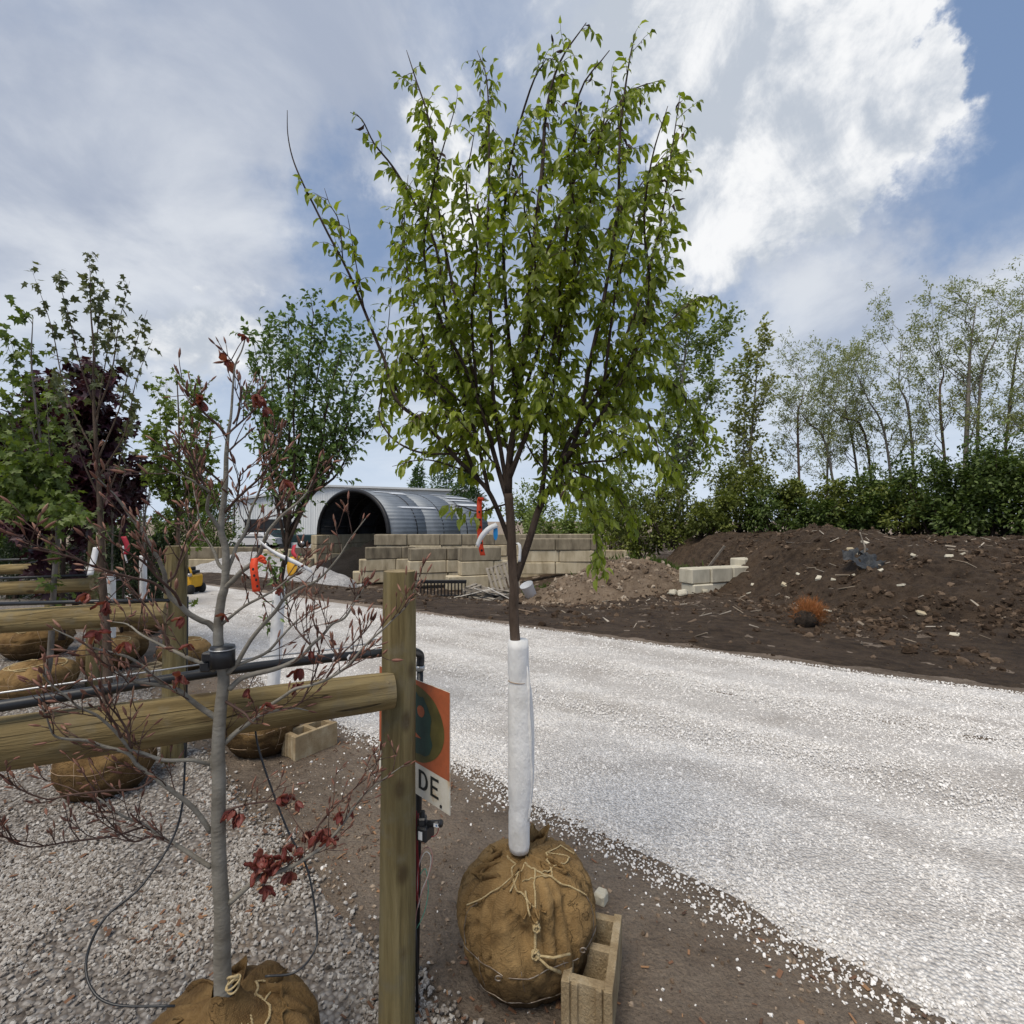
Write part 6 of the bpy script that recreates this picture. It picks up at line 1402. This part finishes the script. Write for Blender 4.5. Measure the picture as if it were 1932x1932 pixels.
strip('plant_tag', [P(900, 1031, 2.1), P(908, 1013, 2.09), P(922, 998, 2.09), P(938, 990, 2.1)], (.012, 0, -.018), M_tag, 'white looped tag beside the blue tag on the main tree', 'plant tag')
b = MB(); q = P(935, 1005, 2.1); vs = [q + Vector((math.cos(a) * .0095, 0, math.sin(a) * .031)) for a in [j * math.pi / 12 for j in range(24)]]; b.add(vs, [tuple(range(24))]); o = b.build('plant_tag', M_blu, None, False); md = o.modifiers.new('thick', 'SOLIDIFY'); md.thickness = .0015; tag(o, 'small oval blue tag on the main tree', 'plant tag')
strip('plant_tag', [P(976, 1024, 2.16), P(981, 1032, 2.15), P(980, 1060, 2.15)], (.012, 0, .002), M_tag, 'white tag strip between the forked stems of the main tree', 'plant tag')
# masonry block wedged against the ball
cinder_block('tan two celled masonry block leaning against the big burlap ball', (at(1124, 2.02).x, 2.10, -.005), R(-17), 'masonry blocks beside the root balls', M_cmu)
q = G(1133, 1700); chunk('white_rock', (q.x, q.y, .02), (.07, .06, .06), M_concl, 'fist sized white rock on the dirt behind the burlap ball', None, cat='rock')

# ------------------------------------------------------------------ bare tree with red buds (foreground)
DB = 1.5
M_beech = mat('smooth_grey_bark', [(.14, .125, .10), (.215, .198, .165), (.29, .272, .232)], 9, 6, .75, .004, 50, .3, (1, 1, 2.2))
M_twig = mat('red_brown_twig', [(.045, .025, .019), (.08, .045, .035), (.125, .08, .065)], 14, 4, .7)
M_bud = mat('pink_brown_bud', [(.055, .022, .016), (.11, .045, .032), (.20, .09, .062), (.42, .27, .18)], 60, 3, .55, objrand=.75)
M_rleaf = mat('dark_red_leaf', [(.12, .026, .024), (.22, .06, .052), (.36, .14, .115)], 30, 4, .45, objrand=.7, trans=.3)
bb2 = Vector((at(436, 1.58).x, 1.57, 0))
bt = empty('balled_tree', bb2, 'bare grey tree with red buds and crumpled red leaves on a rusty burlap ball', 'tree')
ball2 = Ball(bt, (bb2.x, bb2.y, -.03), .275, .465, 33, M_bur2, 96, 56, [(-1.2, .9, .5)])
tw2 = [[(-2.9, .93), (-2.2, .985), (-1.5, .97), (-.9, .95), (-.3, .90), (.1, .82)], [(-2.3, .93), (-1.7, .965), (-1.2, .985), (-.5, .985)], [(-1.9, .985), (-1.6, .94), (-1.5, .90)], [(-1.35, .90), (-1.0, .95), (-.3, .985), (.6, .985)], [(-2.2, .90), (-1.5, .93), (-1.0, .965)], [(-.2, .985), (-.5, .96), (-.75, .93)], [(.6, .985), (.2, .96), (-.3, .955), (-.6, .94)], [(-1.6, .94), (-1.9, .92), (-2.3, .93)], [(.3, .97), (.8, .95), (1.2, .97), (.5, .985)]]
for t_ in tw2: ball2.line(t_, .0037, 'twine', M_twine, .007, 7, braid=True)
for th0, th1, f, h, sd_, ln in ((-3.0, -2.0, .93, .05, 1, .3), (.2, 1.2, .93, .05, 4, .2), (-.6, .2, .9, .035, 6, .4), (1.5, 2.6, .93, .05, 8, .3)): ruffle(ball2, th0, th1, f, h, 'burlap_fold', M_bur2, sd_, ln)
# twine coils at the collar
q = P(440, 1858, 1.47); b = MB()
for k in range(4): b.tube([q + Vector((math.cos(a) * (.016 + .004 * math.sin(k * 2)), math.sin(a) * .012, .015 * math.sin(a + k) + .006 * k)) for a in [j * math.pi / 8 for j in range(17)]], .003, 6, cap=False)
b.build('twine', M_twine, ball2.o)
# gathered burlap collar where trunk and ball meet
b = MB(); vs = []; fs = []; cq = P(422, 1885, DB + .02)
for i in range(6):
    for j in range(28):
        a = j * math.pi / 14; rr = (.12, .085, .06, .046, .038, .037)[i] * (1 + .10 * math.sin(a * 7 + i) * (1 - i * .12)); vs.append((cq.x + math.cos(a) * rr, cq.y + .01 + math.sin(a) * rr, cq.z - .075 + .02 * i + .008 * math.sin(a * 3)))
for i in range(5):
    for j in range(28): fs.append((i * 28 + j, i * 28 + (j + 1) % 28, (i + 1) * 28 + (j + 1) % 28, (i + 1) * 28 + j))
b.add(vs, fs); b.build('burlap_collar', M_bur2, ball2.o)
T = [(424, 1965), (422, 1900), (419, 1800), (419, 1720), (414, 1640), (412, 1560), (413, 1480), (412, 1400), (417, 1330), (422, 1280), (413, 1225), (412, 1180), (418, 1130), (424, 1105), (426, 1040), (417, 1000), (422, 950), (426, 905), (427, 860), (430, 822), (436, 782), (440, 723), (444, 688), (456, 662), (464, 634)]
def TR(y): 
    xs = [q[0] for q in T]; ys = [-q[1] for q in T]; return float(np.interp(-y, ys, xs))
def trad(y): return float(np.interp(-y, [-1965, -1720, -1400, -1250, -1100, -980, -860, -780, -630], [.0265, .0215, .0178, .0152, .0112, .0088, .0062, .0036, .0016]))
tp = smooth_path([P(x_, y_, DB + .02) for x_, y_ in T], 5); n = len(tp)
ty = np.interp(np.linspace(0, len(T) - 1, n), range(len(T)), [q[1] for q in T])
b = MB(); b.tube(tp, [trad(y_) * (1 + .04 * mnoise.noise(Vector((0, 0, y_ * .03)))) for y_ in ty], 16); b.build('trunk', M_beech, bt)
BR = [  # (picture polyline, base radius, depth drift at tip)
 ([(411, 1356), (380, 1336), (358, 1319), (337, 1303), (311, 1294), (286, 1291), (250, 1285), (225, 1270), (213, 1255)], .0085, -.18),
 ([(311, 1292), (297, 1281), (275, 1263), (248, 1243), (215, 1232), (175, 1222), (140, 1205), (100, 1186)], .0045, -.25),
 ([(404, 1265), (380, 1251), (357, 1242), (330, 1229), (302, 1216), (266, 1197), (241, 1178), (212, 1173)], .0065, .12),
 ([(330, 1229), (318, 1224), (310, 1195), (300, 1180), (280, 1150), (262, 1125), (240, 1100)], .0035, .05),
 ([(408, 1190), (394, 1176), (380, 1171), (358, 1159), (342, 1144), (320, 1124), (313, 1101), (310, 1082), (299, 1055), (288, 1038), (270, 1005), (248, 977), (230, 951), (212, 930), (194, 912), (184, 902)], .0085, -.22),
 ([(342, 1144), (330, 1120), (300, 1092), (273, 1062), (241, 1042), (225, 1032)], .004, -.3),
 ([(320, 1124), (290, 1100), (250, 1090), (210, 1080), (170, 1066), (130, 1050), (60, 1035), (40, 1030)], .0035, -.35),
 ([(313, 1101), (330, 1085), (338, 1060), (345, 1040), (352, 1015)], .003, -.1),
 ([(398, 1570), (374, 1535), (351, 1512), (325, 1493), (293, 1467), (260, 1444), (241, 1421), (195, 1408), (163, 1397), (124, 1394), (101, 1386), (88, 1353), (78, 1330)], .0070, -.22),
 ([(397, 1442), (380, 1438), (358, 1434), (309, 1434), (270, 1421), (247, 1415), (228, 1392), (205, 1368), (180, 1348), (150, 1335), (130, 1318), (95, 1290), (80, 1270)], .0055, -.28),
 ([(228, 1392), (220, 1370), (200, 1340), (185, 1310), (170, 1285)], .0026, -.3), ([(247, 1415), (240, 1380), (222, 1350), (205, 1330), (190, 1300)], .0026, -.2),
 ([(398, 1636), (368, 1617), (332, 1594), (312, 1584), (270, 1555), (228, 1538), (195, 1512), (172, 1499)], .0065, .10),
 ([(312, 1584), (285, 1578), (255, 1588), (230, 1575), (205, 1550), (190, 1530)], .003, -.05), ([(270, 1560), (211, 1578), (130, 1588), (59, 1598), (10, 1580), (-20, 1570)], .0028, -.2),
 ([(293, 1467), (260, 1488), (200, 1492), (130, 1500), (90, 1508), (40, 1490), (10, 1468)], .003, -.25),
 ([(433, 1704), (462, 1678), (488, 1656), (521, 1646), (553, 1633), (586, 1613), (611, 1595), (643, 1560), (675, 1512), (697, 1490), (735, 1462), (762, 1443)], .0085, .12),
 ([(586, 1613), (596, 1590), (600, 1560), (620, 1535), (655, 1500), (690, 1470), (715, 1455)], .0028, .15), ([(425, 1530), (450, 1522), (480, 1515), (515, 1512), (545, 1516), (552, 1500)], .003, .05),
 ([(401, 1452), (403, 1425), (429, 1397), (450, 1378), (472, 1363), (488, 1350), (520, 1341), (555, 1336), (582, 1341)], .0095, .06),
 ([(419, 1319), (446, 1336), (464, 1348), (475, 1363), (495, 1365)], .0042, -.05),
 ([(433, 1300), (455, 1280), (482, 1271), (509, 1265), (531, 1258), (555, 1247), (573, 1235), (587, 1218), (609, 1198), (627, 1177), (650, 1166), (667, 1140), (681, 1117), (699, 1093)], .0085, .1),
 ([(428, 1272), (446, 1253), (461, 1227), (477, 1202), (498, 1177), (520, 1153), (536, 1130), (556, 1115), (573, 1106), (592, 1099), (612, 1083), (640, 1050), (662, 1015), (690, 978)], .0070, -.05),
 ([(416, 1180), (441, 1159), (464, 1142), (491, 1128), (518, 1113), (545, 1092), (575, 1070)], .0045, -.1),
 ([(491, 1336), (506, 1332), (535, 1314), (556, 1300), (582, 1294), (614, 1283), (645, 1265), (661, 1251), (681, 1227), (701, 1206), (723, 1187), (744, 1166), (768, 1142), (785, 1105), (797, 1068)], .0048, -.08),
 ([(520, 1341), (563, 1329), (582, 1298), (596, 1267), (600, 1242), (606, 1215)], .003, .1), ([(446, 1255), (500, 1233), (527, 1206), (549, 1182), (569, 1164), (591, 1150)], .0045, .15),
 ([(549, 1182), (545, 1165), (555, 1135), (568, 1120)], .0022, .15), ([(645, 1265), (675, 1250), (695, 1240)], .0018, -.08), ([(587, 1218), (570, 1200), (556, 1182), (545, 1165)], .0026, .1), ([(609, 1198), (596, 1185), (590, 1165), (588, 1155)], .0024, .1),
 ([(614, 1283), (640, 1240), (665, 1215), (690, 1190), (703, 1172)], .0026, .0),
 ([(424, 1110), (441, 1094), (457, 1077), (473, 1065), (489, 1046), (497, 1025), (508, 1000), (535, 970), (560, 950), (580, 928), (590, 905)], .0085, -.12),
 ([(424, 1099), (431, 1072), (439, 1053), (446, 1031), (458, 1013), (467, 991), (473, 964), (488, 930), (500, 895), (512, 860), (520, 840)], .0065, .08),
 ([(428, 1078), (413, 1065), (405, 1043), (392, 1021), (384, 1009), (375, 980), (373, 955), (366, 925), (372, 900)], .0048, .1), ([(392, 1021), (375, 1018), (355, 1005), (345, 990)], .0025, .1),
 ([(417, 1003), (408, 988), (399, 975), (391, 962), (393, 941), (395, 928), (375, 914), (353, 901), (325, 892), (318, 889)], .0060, -.15),
 ([(395, 930), (385, 915), (370, 880), (362, 860), (355, 850)], .0028, -.12), ([(375, 914), (360, 880), (345, 870), (328, 862)], .0025, -.2),
 ([(422, 915), (407, 901), (389, 886), (380, 872), (375, 850)], .0030, -.1), ([(417, 1000), (424, 985), (432, 975), (440, 972)], .004, .1),
 ([(424, 967), (447, 941), (470, 920), (491, 901), (505, 880), (515, 862)], .0038, -.1), ([(447, 941), (452, 915), (452, 900), (466, 884)], .0022, -.1), ([(458, 1013), (480, 990), (510, 975), (535, 968)], .0026, .1),
 ([(429, 854), (445, 838), (458, 827), (470, 815)], .0025, .08), ([(430, 826), (409, 800), (385, 779), (370, 762), (357, 749)], .0038, -.12), ([(432, 818), (437, 812), (463, 789), (480, 772), (487, 763)], .0034, .1),
 ([(440, 800), (449, 782), (454, 739), (450, 720), (447, 706)], .0025, .05), ([(444, 690), (436, 680), (425, 682)], .0015, 0)]
nodes = []; tipn = []
for k, (pts, r, dd) in enumerate(BR):
    n = len(pts)
    def dep(px_, py_): return DB + .02
    on_trunk = abs(pts[0][0] - TR(pts[0][1])) < 28
    # side branches start where their parent branch already is
    base_d = DB + .02
    if not on_trunk:
        best = min(((abs(pts[0][0] - x2) + abs(pts[0][1] - y2)), dv) for (x2, y2, dv) in nodes); base_d = best[1]
    pw = []
    for i, (x_, y_) in enumerate(pts):
        dv = base_d + (dd if on_trunk else dd - (base_d - DB - .02)) * (i / (n - 1)) ** 1.1; nodes.append((x_, y_, dv)); pw.append(P(x_, y_, dv))
    sp = smooth_path(pw, 4); m = len(sp); b = MB()
    b.tube(sp, [(r * (1 - i / (m - 1)) ** .75 * .88 + .0010) for i in range(m)], 8 if r > .004 else 6, cap=True)
    b.build('branch', M_beech if r > .0042 else M_twig, bt)
    tipn.append((sp[-1], (sp[-1] - sp[-3]).normalized(), k))
    # secondary twigs
    L = plen(sp)
    for q, d, f in sites_on(rng, sp, .26, .034):
        a = (d * .8 + rnd_dir(rng) * .75 + Vector((0, 0, .35))).normalized(); Lt = rng.uniform(.018, .14) * (1.15 - .4 * f)
        tp_ = limb_path(rng, q, a, Lt, 3, .12, .12); b2 = MB(); b2.tube(tp_, taper(.0017, .0010, len(tp_)), 5); 
        nodes.append; tipn.append((tp_[-1], (tp_[-1] - tp_[-2]).normalized(), -1))
        if 'TW' not in globals(): TW = MB()
        if Lt > .045:
            for _ in range(2):
                q4 = tp_[1].lerp(tp_[3], rng.random()); t4 = limb_path(rng, q4, a + rnd_dir(rng) * .9, rng.uniform(.02, .06), 3, .12, .14); TW.tube(t4, taper(.0013, .0008, 4), 4); tipn.append((t4[-1], (t4[-1] - t4[-2]).normalized(), -1))
        TW.tube(tp_, taper(.0017, .0010, len(tp_)), 5)
        if Lt > .06: q3, d3 = tp_[2], (tp_[2] - tp_[1]).normalized(); tipn.append((q3, (d3 + rnd_dir(rng) * .6).normalized(), -1))
TW.build('twigs', M_twig, bt)['kind'] = 'stuff'
# spindle buds
bm = []
for k in range(3):
    b = MB(); Lb = 1.; rr = (.12, .15, .10)[k]; b.tube([(0, 0, 0), (.12, 0, 0), (.4, .01, .01), (.72, .0, .02), (1, 0, .03)], [rr * .35, rr * .7, rr, rr * .72, .01], 6); o = b.build('bud', M_bud); bm.append(o.data); bpy.data.objects.remove(o)
BB = MB(); rng.shuffle(tipn); tipn.sort(key=lambda q: q[2] < 0); nb = 0
for q, d, k in tipn:
    if nb >= 285:
        L = rng.uniform(.018, .032); d = (d + rnd_dir(rng) * .2).normalized(); BB.tube([q, q + d * L * .15, q + d * L * .45, q + d * L * .75, q + d * L], [L * .04, L * .09, L * .125, L * .09, .0003], 5); continue
    L = rng.uniform(.02, .036); place_leaf('bud', bm[nb % 3], q, (d + rnd_dir(rng) * .2), L, L * rng.uniform(.8, 1.15), bt, rnd_dir(rng) * .3); nb += 1
BB.build('small_buds', M_bud, bt)['kind'] = 'stuff'
# crumpled pleated red leaves
rm = []
for k in range(3):
    v = []; f = []; N2 = 7
    for i in range(N2):
        t = i / (N2 - 1); w_ = .42 * math.sin(math.pi * min(1, t * .92 + .06)) ** .8
        for j, s_ in enumerate((-1, -.5, 0, .5, 1)): v.append((t, s_ * w_ * (1 - .25 * abs(s_)), .09 * (-1) ** j * (1 if t > .05 else 0) - .35 * t * t * (.4 + .6 * k / 2) + .05 * math.sin(i * 2.1 + k)))
    for i in range(N2 - 1):
        for j in range(4): f.append((i * 5 + j, i * 5 + j + 1, (i + 1) * 5 + j + 1, (i + 1) * 5 + j))
    me = bpy.data.meshes.new('leaf'); me.from_pydata(v, [], f); me.materials.append(M_rleaf); me.polygons.foreach_set('use_smooth', [True] * len(f)); rm.append(me)
clusters = [(452, 1535, DB, 5, .038), (500, 1645, 1.55, 4, .038), (515, 1618, 1.56, 4, .038), (492, 1618, 1.56, 3, .036), (620, 1580, 1.6, 4, .036), (596, 1578, 1.6, 4, .036), (560, 1512, 1.56, 3, .03), (525, 1505, 1.55, 4, .034), (440, 1528, DB, 7, .038), (545, 1500, 1.55, 4, .032), (487, 1640, 1.54, 4, .04), (500, 1625, 1.56, 4, .036), (531, 1625, 1.57, 4, .036), (538, 1598, 1.58, 4, .035), (549, 1645, 1.58, 4, .034), (500, 1672, 1.55, 5, .036), (580, 1570, 1.58, 3, .035), (610, 1565, 1.6, 4, .035), (642, 1535, 1.61, 4, .034), (660, 1530, 1.62, 3, .03), (572, 1610, 1.58, 2, .03),
            (381, 757, DB, 5, .033), (428, 680, 1.52, 2, .036), (484, 745, 1.55, 3, .04), (498, 770, 1.55, 3, .034), (463, 634, 1.52, 2, .026), (200, 1135, 1.4, 5, .034), (165, 1120, 1.38, 3, .03), (185, 1192, 1.4, 3, .032), (235, 1212, 1.36, 4, .032), (345, 1165, 1.45, 2, .032), (356, 1216, 1.5, 2, .03), (566, 1262, 1.6, 3, .038), (568, 1294, 1.6, 3, .036), (340, 1275, 1.5, 3, .034), (535, 905, 1.45, 3, .036), (425, 1160, 1.5, 2, .028), (625, 1205, 1.6, 2, .028), (528, 1110, 1.5, 3, .028), (690, 1090, 1.62, 3, .026), (585, 1228, 1.58, 2, .03), (500, 1330, 1.5, 2, .028), (470, 1300, 1.5, 3, .026)]
def nearest_tip(q): return min(nodes, key=lambda n_: (P(n_[0], n_[1], n_[2]) - q).length)
nl = 0
stk = MB()
for px, py, dv, cnt, L in clusters:
    q = P(px, py, dv); nn = nearest_tip(q); q0 = P(*nn); q = P(px, py, nn[2])
    if (q - q0).length > .004: stk.tube([q0, q0.lerp(q, .5) + Vector((0, 0, .004)), q], [.0016, .0013, .0010], 5)
    base = rnd_dir(rng)
    for j in range(cnt + 1):
        a = rnd_dir(rng) * .9 + Vector((0, -.2, -.75)) + (q - q0).normalized() * .3 if (q - q0).length > 1e-4 else rnd_dir(rng) + Vector((0, 0, -.6))
        place_leaf('leaf', rm[nl % 3], q, a, L * rng.uniform(.8, 1.15), L * rng.uniform(.75, 1.1), bt, rnd_dir(rng) * .8); nl += 1
stk.build('leaf_stalks', M_twig, bt)['kind'] = 'stuff'
# tags on it
rb2 = strip('flagging_ribbon', [P(482, 1053, 1.44), P(479, 1068, 1.43), P(481, 1090, 1.425), P(484, 1116, 1.43)], (.020, .004, .002), M_or, 'short orange ribbon with black dots on the bare red-budded tree', 'ribbon')
for k, (px, py) in enumerate(((479, 1074), (482, 1094), (481, 1086), (484, 1106))):
    q = P(px + (k % 2) * 3 - 1, py, 1.421); b = MB(); b.add([q + Vector((math.cos(a) * .0034, -.0015, math.sin(a) * .0042)) for a in [j * math.pi / 6 for j in range(12)]], [tuple(range(12))]); b.build('dot', M_dot, rb2, False)
q = P(487, 1056, 1.43); b = MB()
for k in range(3): b.tube([q, q + Vector((.012 + .006 * k, -.006, .009 - .008 * k)), q + Vector((.024, -.004, .004 - .008 * k))], [.004, .006, .002], 5)
b.build('knot', M_or, rb2)
wt = strip('plant_tag', [P(493, 1024, 1.42), P(508, 1036, 1.41), P(530, 1049, 1.405), P(560, 1062, 1.405), P(588, 1077, 1.41)], (-.010, 0, .017), M_tag, 'long white printed tag strip tied to the bare red-budded tree', 'plant tag')
strip('band', [P(541, 1047, 1.401), P(539, 1066, 1.400)], (.006, 0, .002), M_dot, None, None); o = bpy.data.objects['band'] if 'band' in bpy.data.objects else None
for o in [o for o in COL.objects if o.name.startswith('band') and o.parent is None and 'label' not in o]: o.parent = wt
# black clamp holding the trunk to the pipe
cl = empty('trunk_clamp', P(416, 1240, 1.5), 'black plastic clamp holding the bare trunk to the pipe', 'clamp')
b = MB(); q = P(420, 1238, 1.505); b.tube([q + Vector((0, 0, -.030)), q + Vector((0, 0, .030))], [.034, .033], 18); b.build('collar', M_pipe, cl)
b = MB(); b.cbox(P(394, 1238, 1.50), (.030, .03, .026), .004); b.cbox(P(400, 1252, 1.53), (.03, .08, .03), .004); b.build('bracket', M_pipe, cl, False)
b = MB(); b.tube([q + Vector((math.cos(a) * .0345, math.sin(a) * .0345, .022)) for a in [j * math.pi / 12 for j in range(25)]], .002, 5, cap=False); b.build('strap', M_steel, cl)
